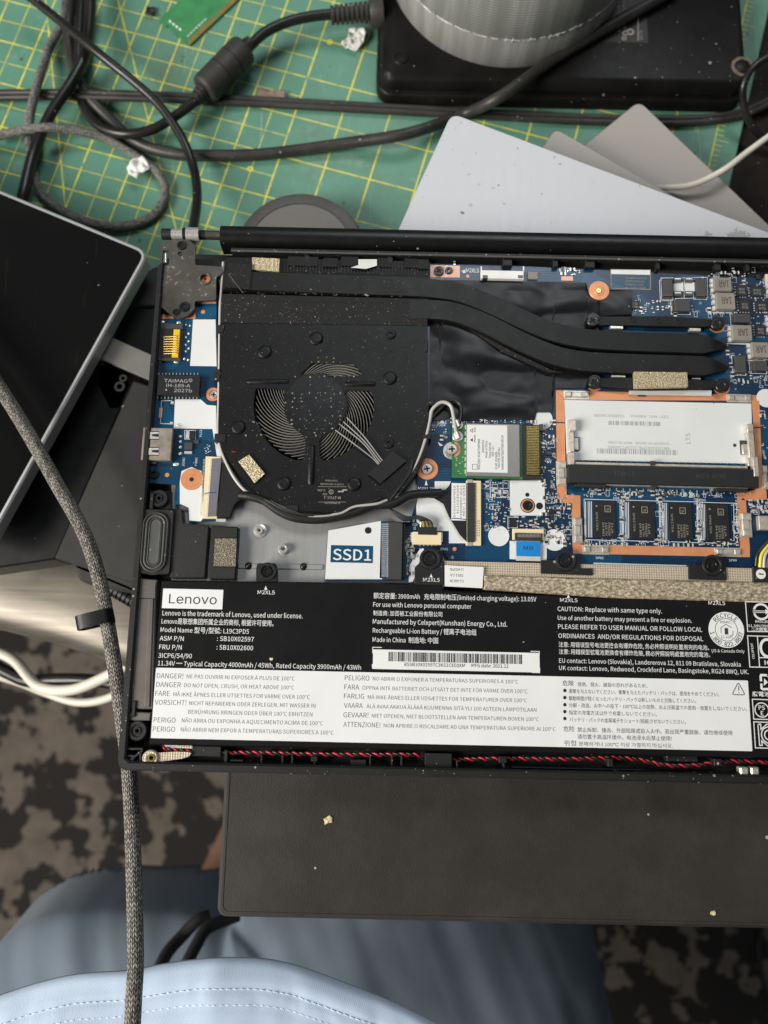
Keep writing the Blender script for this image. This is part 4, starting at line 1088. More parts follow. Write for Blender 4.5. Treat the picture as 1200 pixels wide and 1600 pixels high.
# board label, screw rings, small copper
k = MB(); k.rect(q6.r(332, 146, 550, 172), 0, .12); k.build('white_strip', 'foam_white', board)
k = MB(); k.rect(q6.r(334, 174, 550, 252), 0, .06); bl_ = k.build('board_label', 'pcb_teal', board)
k = MB(); k.stroke([PX(*q6(*p), .1) for p in ((333, 145), (551, 148), (551, 255), (335, 250))], .3, .13, True)
for i, (w_, t_) in enumerate(((122, 'GDBAP150GTX'), (110, 'MYMD2Y1D'), (105, 'DDBV1  L82'), (118, 'ML-B9D1-VDIP'))): k.text(t_, *PX(*q6(415, 196 + i * 18), .1), .1, w_ * sw, 10 * sw)
k.build('printed_text', 'print_gold', board)
k = MB(); k.cyl(*PX(*q6(265, 268), .2), 56 * SC(455) / 3.53, 0, 1.5, 36, .15); ring_ = k.build('copper_pad', 'copper', board, smooth=40)
k = MB(); k.ring(*PX(*q6(265, 268), .9), 1.3, 2.1, 1.45, 1.7, 24, .1); k.build('thread', 'copper', ring_, smooth=40)
k = MB(); k.lathe(*PX(*q6(265, 268), .9), [(1.3, 1.5), (1.1, 1.85), (.5, 1.95), (.02, 1.8)], 14); k.build('screw', 'brass', ring_, smooth=40)
k = MB(); k.rect(q5.r(468, 122, 630, 188), 0, .1); cpp = k.build('copper_pad', 'copper_pale', board)
screw(*q5(515, 150), 1.2, 8.0, parent=cpp); k = MB(); k.ring(*PX(*q5(570, 150), .5), .6, 1.6, .05, .8, 18, .2); k.build('thread', 'screw_black', cpp, smooth=40)
k = MB(); k.rect(q5.r(747, 150, 983, 195), .05, 2.2, .15); k.rect(q5.r(745, 128, 752, 160), .05, .4); k.rect(q5.r(978, 128, 986, 160), .05, .4); k.build('white_connector', 'foam_white', board)
for x in (770, 965): part(q5.r(x - 14, 176, x + 14, 193), 2.25, 'slider_black', 'connector_gap', .02)
k = MB(); k.textpx('M2XL5', *q5(664, 160), q5(735, 160)[0], .05, 6.5, .01); k.flat([PX(*q5(*p), .05) for p in ((636, 154), (660, 146), (660, 162))], .05); k.build('printed_text', 'silk_white', board)
for p, r in ((q5(673, 182), 2.6), (q7(671, 840), 3.2), (q4(145, 502), 3.4), (q3(343, 520), 3.4)):
    k = MB(); k.cyl(*PX(*p, 0), r * SC(p[1]), -.1, .05, 18); k.build('copper_dot', 'copper', board)
# processor clamp arms
def arm(pix, scr, holes_):
    k = MB(); k.poly([q6(*p) for p in pix], .8, 2.4, .25); o = k.build('clamp_arm', 'pipe_black', laptop)
    for x, y in scr:
        k = MB(); k.ring(*PX(*q6(x, y + 6), .2), 2.2, 3.4, 0, .2, 26); k.build('copper_ring', 'copper', o)
        k = MB(); k.cyl(*PX(*q6(x, y), 1.2), 2.9, .3, 2.3, 20, .2); k.build('spring_post', 'screw_black', o, smooth=40); screw(*q6(x, y), 3.6, 9.2, parent=o)
    for x, y in holes_: k = MB(); k.ring(*PX(*q6(x, y), 2.4), .7, 1.35, 2.3, 2.62, 16, .1); k.build('arm_hole', 'hole_black', o)
    return o
arm(((262, 402), (640, 402), (780, 412), (895, 420), (900, 462), (770, 462), (540, 458), (330, 452), (268, 455)), ((235, 426), (918, 446)), ((455, 424), (597, 428), (710, 434)))
ar2 = arm(((272, 742), (470, 738), (760, 748), (930, 758), (930, 800), (770, 806), (560, 808), (420, 806), (270, 792)), ((243, 766), (945, 786)), ())
tape([q6(*p) for p in ((462, 708), (755, 712), (760, 790), (466, 796))], 4.6, 'gold_foam', 'foam_pad', ar2, t=2.0)
for q_ in (q6.r(332, 455, 402, 470), q6.r(770, 468, 830, 484), q6.r(340, 728, 415, 738), q6.r(780, 742, 830, 750)): part(q_, 1.9, 'clip_metal', 'spring_leaf', .1, parent=ar2)

# ---------------------------------------------------------------- small side board with the sockets
io_pts = [q3(*p) for p in ((90, 300), (415, 330), (418, 560), (420, 1059))] + [q4(*p) for p in ((428, 250), (440, 400), (470, 750), (265, 762), (262, 680), (185, 660), (192, 555), (38, 545), (38, 440), (60, 430), (60, 230), (72, 0))] + [q3(*p) for p in ((90, 560),)]
k = MB(); k.poly(io_pts, -1.2, 0); io = k.build('side_board', 'pcb_teal', laptop, 'narrow blue side board carrying the network and USB sockets')
def on_io(pix, m, z1=.03, name='printed_area', r=0.0): k = MB(); k.poly(pix, -.05, z1, 0, r); return k.build(name, m, io)
for i, p in enumerate((((92, 310), (122, 310), (118, 490), (86, 490)), ((92, 525), (180, 548), (180, 558), (90, 558)), ((238, 540), (300, 500), (302, 558), (230, 558)), ((300, 458), (415, 458), (415, 474), (300, 474)))): on_io([q3(*x) for x in p], 'copper', .04 + .003 * i, 'copper_strip')
wp = on_io([q3(*p) for p in ((288, 562), (412, 562), (418, 820), (272, 818))], 'white_mask', .05, 'white_panel')
on_io([q4(*p) for p in ((188, 85), (330, 85), (365, 115), (415, 120), (415, 262), (395, 248), (182, 245))], 'white_mask', .05, 'white_panel')
on_io([q4(*p) for p in ((395, 250), (430, 252), (470, 400), (478, 470), (440, 420), (420, 400))], 'white_mask', .055, 'white_panel')
on_io([q4(*p) for p in ((215, 540), (225, 480), (280, 458), (335, 480), (345, 740), (330, 758), (268, 752), (264, 682), (215, 660))], 'white_mask', .05, 'white_panel')
k = MB(); k.cyl(*PX(*q4(282, 525), .1), 62 * SC(750) / 3.53, 0, .12, 40); cr = k.build('copper_pad', 'copper', io)
k = MB(); k.cyl(*PX(*q4(280, 526), .1), 12 * SC(750) / 3.53, .1, .17, 18); k.build('board_hole', 'hole_black', cr)
k = MB(); k.ring(*PX(*q3(400, 975), .1), 1.6, 2.9, 0, .3, 30, .1); k.build('copper_ring', 'copper', io, smooth=40); screw(*q3(402, 975), .9, 6.2, 'silver', io)
k = MB(); k.ring(*PX(*q4(75, 500), .1), 1.0, 1.75, 0, .7, 22, .2); k.cyl(*PX(*q4(75, 500), .1), 1.0, 0, .1, 14); k.build('locating_ring', 'screw_black', io, smooth=40)
# network socket
k = MB(); k.rect(q3.r(80, 582, 228, 790), -.5, 1.2, .2); rj = k.build('network_socket', 'chip_grey', laptop, 'network socket with eight gilt contacts')
k = MB(); k.rect(q3.r(96, 612, 222, 775), 1.2, 1.25); k.build('recess', 'socket_black', rj)
k = MB(); k.rect(q3.r(176, 615, 212, 770), 1.25, 2.0, .2); k.build('contact_block', 'amber', rj)
pn = MB(); pn.tube([(-2.6, 0, .2), (0, 0, .5), (2.9, 0, 1.0)], .30, 6); pnm = pn.mesh('contact', 'gold_pin', 60)
for i in range(8): link('contact', pnm, rj, at=(*PX(*q3(160, 655 + i * 13.3), 2), 1.3))
pdm = MB(); pdm.lathe(0, 0, [(.62, 0), (.55, .25), (.3, .42), (.02, .45)], 12); pdm = pdm.mesh('solder_joint', 'solder', 60)
for x, y, s_ in [(118, 577, 1.3), (212, 580, 1.3), (100, 791, 1.3), (196, 794, 1.3), (250, 592, .8), (272, 596, .8), (265, 640, .9), (265, 682, .9), (265, 722, .9), (250, 660, .8), (250, 702, .8), (250, 738, .8), (240, 780, 1), (262, 785, .9)]:
    link('solder_joint', pdm, rj, at=(*PX(*q3(x, y), 0), 0), scale=(s_ * (1.5 if s_ > 1.2 else 1), s_, 1))
# transformer chip
k = MB(); k.rect(q3.r(92, 868, 326, 980), .2, 2.6, .2, .2); tcx = k.build('transformer_chip', 'chip_black', laptop, 'black rectangular chip with a row of leads on each long side')
ldm = MB(); ldm.box(-.26, -.5, .26, .5, 0, .35, .1); ldm = ldm.mesh('lead', 'solder')
for i in range(12):
    link('lead', ldm, tcx, at=(*PX(*q3(100 + i * 19.5, 862), .2), .02), scale=(.7, .8, 1)); link('lead', ldm, tcx, at=(*PX(*q3(95 + i * 19.5, 992), .2), .02))
k = MB(); s_ = SC(610, 2.6) / 3.53
for body, x0, y0, L_ in (('TAIMAG', 128, 908, 130), ('IH-189-A', 140, 934, 132), ('2027b', 182, 962, 100)): p = P(*q3(x0, y0), 2.6); k.text(body, p.x, p.y, 2.63, L_ * s_, 19 * s_, bold=.006)
p = P(*q3(274, 898), 2.6); k.ring(p.x, p.y, .55, .75, 2.55, 2.63, 16); k.text('R', p.x, p.y - .35, 2.63, .45, .7, anchor='c'); k.cyl(*PX(*q3(140, 950), 2.6), .4, 2.5, 2.63, 12)
k.build('printed_text', 'print_chip', tcx)
# usb socket
k = MB(); k.rect(q4.r(6, 240, 172, 420), -1.5, 3.0, .3, .3); usb = k.build('usb_socket', 'port_metal', laptop, 'metal USB socket at the edge of the laptop', smooth=30)
k = MB(); k.rect(q4.r(150, 246, 178, 418), -1, 2.4, .3); k.build('back_plate', 'chip_grey', usb)
for y in (282, 370):
    k = MB(); p = [(30, -18), (100, -18), (100, -8), (60, -6), (60, 6), (100, 10), (100, 20), (30, 20), (38, 8), (38, -8)]
    k.poly([q4(24 + (x - 30) * 1.1, y + d * 1.25) for x, d in p], 3.0, 3.03); k.build('spring_slot', 'hole_black', usb)
    k = MB(); k.poly([q4(x, y + d) for x, d in p], 2.95, 3.2, .05); k.build('spring_cut', 'solder', usb)
    k = MB(); k.poly([q4(x, y + d) for x, d in ((64, -5), (98, -7), (98, 8), (64, 5))], 3.0, 3.08); k.build('cut_gap', 'hole_black', usb)
for y in (290, 318, 348, 384): link('solder_joint', pdm, usb, at=(*PX(*q4(218, y), 0), 0), scale=(1.3, 1.1, 1))
for x, y in ((212, 226), (195, 443), (70, 432)): link('solder_joint', pdm, usb, at=(*PX(*q4(x, y), 0), 0), scale=(2.0, 1.1, .6))
# ribbon connector
k = MB(); k.poly([q4(*p) for p in ((358, 398), (440, 402), (420, 742), (338, 742))], .05, 1.1, .1); rc = k.build('ribbon_connector', 'beige', laptop, 'tall beige ribbon connector with a grey slider')
k = MB(); k.poly([q4(*p) for p in ((392, 412), (446, 408), (416, 728), (368, 730))], 1.1, 1.7, .12); k.build('slider', 'slider_grey', rc)
k = MB()
for i in range(40):
    x, y = PX(*q4(389 - i * .55, 416 + i * 7.9), 1.3); k.box(x - .35, y - .1, x + .35, y + .1, 1.1, 1.75)
    x, y = PX(*q4(352 - i * .5, 416 + i * 7.9), .3); k.box(x - .5, y - .1, x + .2, y + .1, .02, .3)
k.build('contact_lines', 'solder', rc, kind='stuff')
k = MB(); k.poly([q4(*p) for p in ((446, 430), (492, 462), (560, 600), (562, 630), (520, 660), (490, 735), (418, 738))], .7, 1.3, .2); k.build('flat_cable', 'sleeve_black', rc)
k = MB(); k.stroke([PX(*q4(*p), 1.5) for p in ((350, 605), (380, 600), (418, 598))], .3, 1.74); k.build('pen_mark', 'pen_blue', rc)
part(q4.r(415, 742, 470, 760), .4, 'solder', 'anchor', parent=rc)
# parts near the usb socket
for q_, m, h in ((q4.r(248, 260, 268, 300), 'solder', .5), (q4.r(270, 258, 298, 302), 'chip_black', 1.0), (q4.r(240, 322, 284, 362), 'chip_grey', 1.2), (q4.r(240, 370, 282, 384), 'solder', .8), (q4.r(292, 310, 320, 330), 'cap_brown', .6), (q4.r(100, 130, 118, 186), 'copper_pale', .15), (q4.r(165, 95, 182, 110), 'solder', .3), (q4.r(160, 208, 178, 222), 'solder', .3)):
    part(q_, h, m, 'component', .06, parent=io)
k = MB(); k.stroke([PX(*q4(*p), 0) for p in ((110, 180), (108, 218), (165, 220))], .25, .03); k.stroke([PX(*q4(*p), 0) for p in ((112, 130), (114, 92), (170, 92))], .25, .034); k.stroke([PX(*q4(*p), 0) for p in ((242, 256), (302, 256), (302, 304), (242, 304))], .22, .03, True)
for t_, x, y, L_ in (('JUSB2', 240, 455, 50), ('PJRN1', 310, 450, 45), ('IU2', 335, 290, 40)): k.text(t_, *PX(*q4(x, y), 0), .03, L_ * sw, 12 * sw, math.pi / 2)
for i in range(14): x, y = PX(*q4(345 + random.random() * 40, 335 + random.random() * 50), 0); k.box(x, y, x + .5, y + .2, 0, .05)
k.build('silkscreen', 'silk_white', io)
# ---------------------------------------------------------------- cables inside the laptop
def inner_wire(pts, r, m, name='wire', par=None, n=8):
    k = MB(); k.tube(catmull([P(u, v, z) for u, v, z in pts], 8), r, n); return k.build(name, m, par or laptop, smooth=70)
inner_wire([(349, 410, 1), (347, 440, 1), (344, 480, 1.2), (343, 540, 1.2), (342, 620, 1.4), (341, 680, 1.4), (352, 720, 1.4), (378, 762, 1.4), (420, 790, 1.2), (450, 800, 1.0), (500, 806, 1.0)], .62, 'wire_grey', 'antenna_wire')
inner_wire([(340, 420, .4), (346, 470, .4), (347, 560, .5), (346, 650, .6), (347, 690, .6), (362, 733, .6), (392, 775, .6), (440, 798, .5)], .6, 'wire_black', 'antenna_wire')
inner_wire([q4(548, 615) + (1.2,), q4(600, 620) + (2.2,), q4(680, 645) + (2.4,), q4(760, 700) + (2.4,), q4(850, 738) + (2.4,), q4(980, 748) + (2.4,), q4(1100, 730) + (2.4,), q7(120, 640) + (2.4,), q7(220, 600) + (2.6,), q7(330, 590) + (3.0,), q7(420, 545) + (3.2,), q7(500, 535) + (2.6,), q7(600, 530) + (1.8,)], 1.75, 'sleeve_black', 'cable_sleeve', n=14)
inner_wire([q4(560, 600) + (2.4,), q4(690, 640) + (3.6,), q4(790, 694) + (3.8,), q4(900, 722) + (3.9,), q4(1040, 722) + (3.9,), q7(60, 632) + (3.8,), q7(180, 596) + (3.6,), q7(260, 560) + (3.8,)], .62, 'wire_black', 'antenna_wire')
inner_wire([q4(640, 590) + (2.0,), q4(720, 650) + (2.8,), q4(830, 705) + (3.6,), q4(960, 728) + (3.9,), q4(1100, 712) + (4.0,), q7(120, 606) + (4.0,), q7(240, 590) + (4.4,), q7(300, 570) + (3.8,)], .55, 'wire_grey', 'antenna_wire')
inner_wire([q7(465, 520) + (1.6,), q7(340, 560) + (2.2,), q7(400, 480) + (2.2,), q7(470, 350) + (2.4,), q7(515, 220) + (2.6,), q7(535, 130) + (2.4,), q7(550, 70) + (2.6,), q7(600, 30) + (3.0,), q7(650, 50) + (3.2,), q7(668, 120) + (3.2,), q7(680, 195) + (3.2,)], .75, 'wire_grey', 'antenna_wire')
inner_wire([q7(280, 600) + (2.0,), q7(390, 490) + (1.6,), q7(455, 370) + (1.8,), q7(500, 260) + (2.0,), q7(540, 130) + (1.6,), q7(590, 70) + (1.6,), q7(650, 20) + (2.0,), q7(700, 40) + (2.2,), q7(708, 90) + (2.6,), q7(698, 150) + (3.2,)], .7, 'wire_black', 'antenna_wire')
inner_wire([q7(300, 590) + (3.2,), q7(370, 500) + (2.6,), q7(425, 420) + (2.6,), q7(440, 360) + (2.6,)], .9, 'wire_black', 'cable_sleeve')
for q_, a in ((q7.r(248, 560, 300, 605), 0), (q7.r(500, 205, 545, 232), 0), (q7.r(520, 15, 562, 45), 0), (q4.r(805, 665, 870, 705), 0), (q3.r(415, 590, 460, 632), 0), (q3.r(398, 835, 440, 900), 0), (q4.r(405, 272, 470, 320), 0), (q5.r(432, 535, 455, 600), 0)):
    k = MB(); k.rect(q_, .2, 3.4, .3, .4); k.build('wire_clip', 'case_black', laptop, smooth=35)

# ---------------------------------------------------------------- battery
BZ = 2.5
bx0, by1 = P(250, 908, BZ).x, PX(500, 912, BZ)[1]; bx0 = P(233, 1170, BZ).x - .2; by0 = PX(700, 1174, BZ)[1]
bat_pts = [(bx0, by0), (XR - 20, by0), (XR - 20, PX(1200, 943, BZ)[1]), PX(950, 935, BZ), PX(693, 922, BZ), PX(693, 912, BZ), (bx0, by1)]
k = MB(); k.prism(bat_pts, -3.6, BZ, .5); bat = k.build('battery', 'battery_black', laptop, 'long black battery with a printed white warning panel')
LBZ = BZ + .03
wl, wb, wr, wt = RECT(243.5, 1044.5, 1168, 1062, LBZ)[0], 0, 0, 0
tl, tr, bl2, br = P(243.5, 1044.5, LBZ), P(1168, 1062, LBZ), P(235.5, 1156, LBZ), P(1176, 1171, LBZ)
wx0, wx1, wy0, wy1 = (tl.x + bl2.x) / 2, (tr.x + br.x) / 2, (bl2.y + br.y) / 2, (tl.y + tr.y) / 2
k = MB(); k.flat(rrect(wx0, wy0, wx1, wy1, .4), LBZ); k.build('warning_panel', 'label_white', bat)
TZ = BZ + .06
A, B, Cq = Q(180, 880, 3.158), Q(520, 880, 3.3333), Q(840, 880, 3.3333)
def line(body, q_, x0, y, x1, cap, m, bold=0.0, font='sans'):
    k = MB(); u0, v0 = q_(x0, y); u1, _ = q_(x1, y); k.textpx(body, u0, v0, u1, TZ, cap / q_.k, bold, font=font); return k.build('text_line', m, bat)
lx = RECT(*A.r(233, 128, 531, 225), TZ)
k = MB(); k.flat(rrect(*lx, .2), LBZ); k.build('logo_panel', 'label_white', bat)
line('Lenovo', A, 264, 198, 500, 46, 'print_black', .0, 'round')
W_, D_ = 'print_white', 'print_thin'
for body, q_, x0, y, x1, cap in (
    ('Lenovo is the trademark of Lenovo, used under license.', A, 232, 257, 925, 23), ('Lenovo是联想集团所属企业的商标, 根据许可使用。', A, 228, 297, 782, 22), ('Model Name 型号/型號: L19C3PD5', A, 223, 339, 660, 22),
    ('ASM P/N', A, 219, 381, 338, 22), (': SB10X02597', A, 502, 383, 684, 22), ('FRU P/N', A, 216, 424, 328, 22), (': 5B10X02600', A, 500, 426, 680, 22), ('3ICP6/54/90', A, 212, 466, 378, 22),
    ('11.34V ═ Typical Capacity 4000mAh / 45Wh, Rated Capacity 3900mAh / 43Wh', A, 210, 504, 1213, 22),
    ('额定容量: 3900mAh   充电限制电压(limited charging voltage): 13.05V', B, 212, 181, 1060, 23), ('For use with Lenovo personal computer', B, 210, 226, 722, 23), ('制造商: 加百裕工业股份有限公司', B, 210, 270, 570, 20),
    ('Manufactured by Celxpert(Kunshan) Energy Co., Ltd.', B, 208, 315, 908, 24), ('Rechargeable Li-ion Battery / 锂离子电池组', B, 208, 361, 748, 23), ('Made in China  制造地: 中国', B, 207, 409, 548, 23),
    ('CAUTION: Replace with same type only.', Cq, 104, 249, 648, 23), ('Use of another battery may present a fire or explosion.', Cq, 105, 295, 803, 22), ('PLEASE REFER TO USER MANUAL OR FOLLOW LOCAL', Cq, 107, 341, 857, 23), ('ORDINANCES  AND/OR REGULATIONS FOR DISPOSAL', Cq, 108, 389, 862, 23),
    ('注意: 用错误型号电池更换会有爆炸危险, 务必按照说明处置用完的电池。', Cq, 110, 434, 893, 20), ('注意: 用錯誤型號電池更換會有爆炸危險, 務必按照說明處置用完的電池。', Cq, 111, 471, 898, 20),
    ('EU contact: Lenovo (Slovakia), Landererova 12, 811 09 Bratislava, Slovakia', Cq, 112, 518, 1057, 22), ('UK contact: Lenovo, Redwood, Crockford Lane, Basingstoke, RG24 8WQ, UK.', Cq, 112, 556, 1098, 22), ('US & Canada Only', Cq, 907, 463, 1078, 15),
    ('M2XL5', A, 702, 152, 787, 18), ('M2XL5', B, 470, 95, 557, 19), ('M2XL5', Cq, 117, 201, 208, 19), ('M2XL5', Cq, 890, 216, 977, 19)):
    line(body, q_, x0, y, x1, cap, W_, .004)
for body, q_, x0, y, x1, cap in (
    ('DANGER!', A, 205, 567, 335, 24), ('NE PAS OUVRIR NI EXPOSER À PLUS DE 100°C', A, 352, 568, 885, 19), ('DANGER', A, 202, 610, 323, 24), ('DO NOT OPEN, CRUSH, OR HEAT ABOVE 100°C', A, 340, 612, 882, 19),
    ('FARE', A, 198, 654, 268, 24), ('MÅ IKKE ÅPNES ELLER UTSETTES FOR VARME OVER 100°C', A, 286, 656, 960, 19), ('VORSICHT!', A, 195, 698, 350, 24), ('NICHT REPARIEREN ODER ZERLEGEN, MIT WASSER IN', A, 364, 700, 988, 19), ('BERÜHRUNG BRINGEN ODER ÜBER 100°C ERHITZEN', A, 360, 743, 973, 19),
    ('PERIGO', A, 189, 785, 297, 24), ('NÃO ABRA OU EXPONHA A AQUECIMENTO ACIMA DE 100°C', A, 328, 785, 1025, 19), ('PERIGO', A, 185, 830, 295, 24), ('NÃO ABRIR NEM EXPOR A TEMPERATURAS SUPERIORES A 100°C', A, 323, 830, 1077, 19),
    ('PELIGRO', B, 62, 609, 190, 25), ('NO ABRIR O EXPONER A TEMPERATURAS SUPERIORES A 100°C', B, 208, 611, 965, 19), ('FARA', B, 60, 657, 137, 25), ('ÖPPNA INTE BATTERIET OCH UTSÄTT DET INTE FÖR VÄRME ÖVER 100°C', B, 154, 659, 1013, 19),
    ('FARLIG', B, 58, 704, 163, 25), ('MÅ IKKE ÅBNES ELLER UDSÆTTES FOR TEMPERATURER OVER 100°C', B, 182, 707, 1010, 19), ('VAARA', B, 58, 753, 155, 25), ('ÄLÄ AVAA AKKUA ÄLÄKÄ KUUMENNA SITÄ YLI 100 ASTEEN LÄMPÖTILAAN', B, 175, 755, 1060, 19),
    ('GEVAAR!', B, 55, 802, 185, 25), ('NIET OPENEN, NIET BLOOTSTELLEN AAN TEMPERATUREN BOVEN 100°C', B, 203, 804, 1072, 19), ('ATTENZIONE!', B, 55, 852, 247, 25), ('NON APRIRE O RISCALDARE AD UNA TEMPERATURA SUPERIORE AI 100°C', B, 265, 855, 1160, 19),
    ('危険', Cq, 130, 636, 188, 21), ('発熱、発火、破裂の恐れがあるため、', Cq, 208, 640, 572, 17), ('衝撃を与えないでください。衝撃を与えたバッテリ・パックは、使用をやめてください。', Cq, 163, 676, 944, 17), ('駆動時間が短くなったバッテリ・パックは新しいものと交換してください。', Cq, 163, 713, 825, 17),
    ('分解・改造、火中への投下・100℃以上の加熱、および高温での使用・放置をしないでください。', Cq, 163, 749, 1090, 17), ('指定の充電方法以外で充電しないでください。', Cq, 163, 787, 622, 17), ('バッテリ・パックの金属端子をショート(短絡)させないでください。', Cq, 167, 824, 772, 17),
    ('危险', Cq, 135, 874, 192, 21), ('禁止拆卸、撞击、外部短路或投入火中。若出现严重鼓胀，请勿继续使用', Cq, 208, 877, 1013, 18), ('请勿置于高温环境中。电池浸水后禁止使用!', Cq, 208, 913, 698, 18), ('위험', Cq, 138, 948, 200, 21), ('분해하거나 100℃ 이상 가열하지 마십시오.', Cq, 215, 950, 705, 17)):
    line(body, q_, x0, y, x1, cap, D_, -.006 if q_ is not Cq else 0)
k = MB()
for y in (663, 700, 737, 773, 809): k.prism(circ(*PX(*Cq(142, y), TZ), 9 * SC(1080) / 3.333, 14), LBZ, TZ)
k.build('bullet_mark', D_ if False else 'print_black', bat)
k = MB(); k.stroke(roundpoly([PX(*Cq(*p), TZ) for p in ((1045, 620), (1081, 686), (1013, 684))], .8, 3), .3, TZ, True); k.stroke([PX(*Cq(1047, 640), TZ), PX(*Cq(1048, 665), TZ)], .32, TZ); k.cyl(*PX(*Cq(1048, 674), TZ), .2, LBZ, TZ, 8); k.build('warning_sign', D_, bat)
k = MB()
for q_, x, y in ((A, 743, 112), (B, 512, 55), (Cq, 160, 162), (Cq, 933, 182)): k.flat([PX(*q_(x, y), TZ), PX(*q_(x + 8, y + 19), TZ), PX(*q_(x - 8, y + 19), TZ)], TZ)
k.build('arrow_mark', W_, bat)
# bar code sticker
k = MB(); k.flat(rrect(*RECT(*B.r(209, 458, 1077, 560), TZ)), LBZ); k.build('barcode_sticker', 'label_white', bat)
x0, y0, x1, y1 = RECT(*B.r(290, 469, 992, 518), TZ); barcode(x0, y0, x1, y1, TZ, bat, 'print_black', 9, .8)
line('8SSB10X02597C3KS1CE03XM', B, 372, 535, 688, 17, 'print_black', .01); line('MFG date: 2021.12', B, 722, 541, 915, 17, 'print_black', .01)
k = MB()
for pts in (((208, 470), (208, 438), (255, 439)), ((1030, 459), (1075, 460), (1075, 480)), ((1078, 545), (1077, 570), (1035, 569)), ((206, 525), (206, 546), (245, 546))): k.stroke([PX(*B(*p), TZ) for p in pts], .3, TZ)
k.build('corner_mark', W_, bat)
# recycling seal
cx, cy = PX(*Cq(983, 347), TZ); R1 = 93 * SC(985, TZ) / 3.3333
k = MB(); k.flat(circ(cx, cy, R1, 48), LBZ); k.build('recycling_seal', 'label_white', bat)
k = MB(); k.lathe(cx, cy, [(R1 * .64, LBZ), (R1 * .64, TZ), (R1 * .61, TZ), (R1 * .61, LBZ)], 40)
def arc_text(k, s, r, a_mid, step, cap, z, inward=False):
    n = len(s)
    for i, ch in enumerate(s):
        a = a_mid + (i - (n - 1) / 2) * step * (1 if inward else -1)
        rot = a + math.pi / 2 if inward else a - math.pi / 2
        k.text(ch, cx + r * math.cos(a), cy + r * math.sin(a), z, None, cap, rot, .012, 'c')
arc_text(k, 'RECYCLE', R1 * .69, math.pi / 2 + .02, .26, R1 * .24, TZ); arc_text(k, '1.800.822.8837', R1 * .94, -math.pi / 2 + .0, .205, R1 * .24, TZ, True)
k.text('RBRC', cx, cy + R1 * .36, TZ, R1 * .62, R1 * .13, anchor='c'); k.text('Li-ion', cx, cy - R1 * .47, TZ, R1 * .62, R1 * .15, anchor='c')
k.box(cx - R1 * .1, cy - R1 * .26, cx + R1 * .1, cy + R1 * .1, LBZ, TZ + .001)
k.stroke([(cx - R1 * .3, cy - R1 * .2), (cx - R1 * .3, cy + R1 * .12), (cx, cy + R1 * .3), (cx + R1 * .3, cy + R1 * .12)], .22, TZ + .002); k.stroke([(cx + R1 * .36, cy - R1 * .05), (cx + R1 * .36, cy - R1 * .28), (cx + R1 * .16, cy - R1 * .34)], .22, TZ + .002)
k.build('seal_print', 'print_thin', bat)
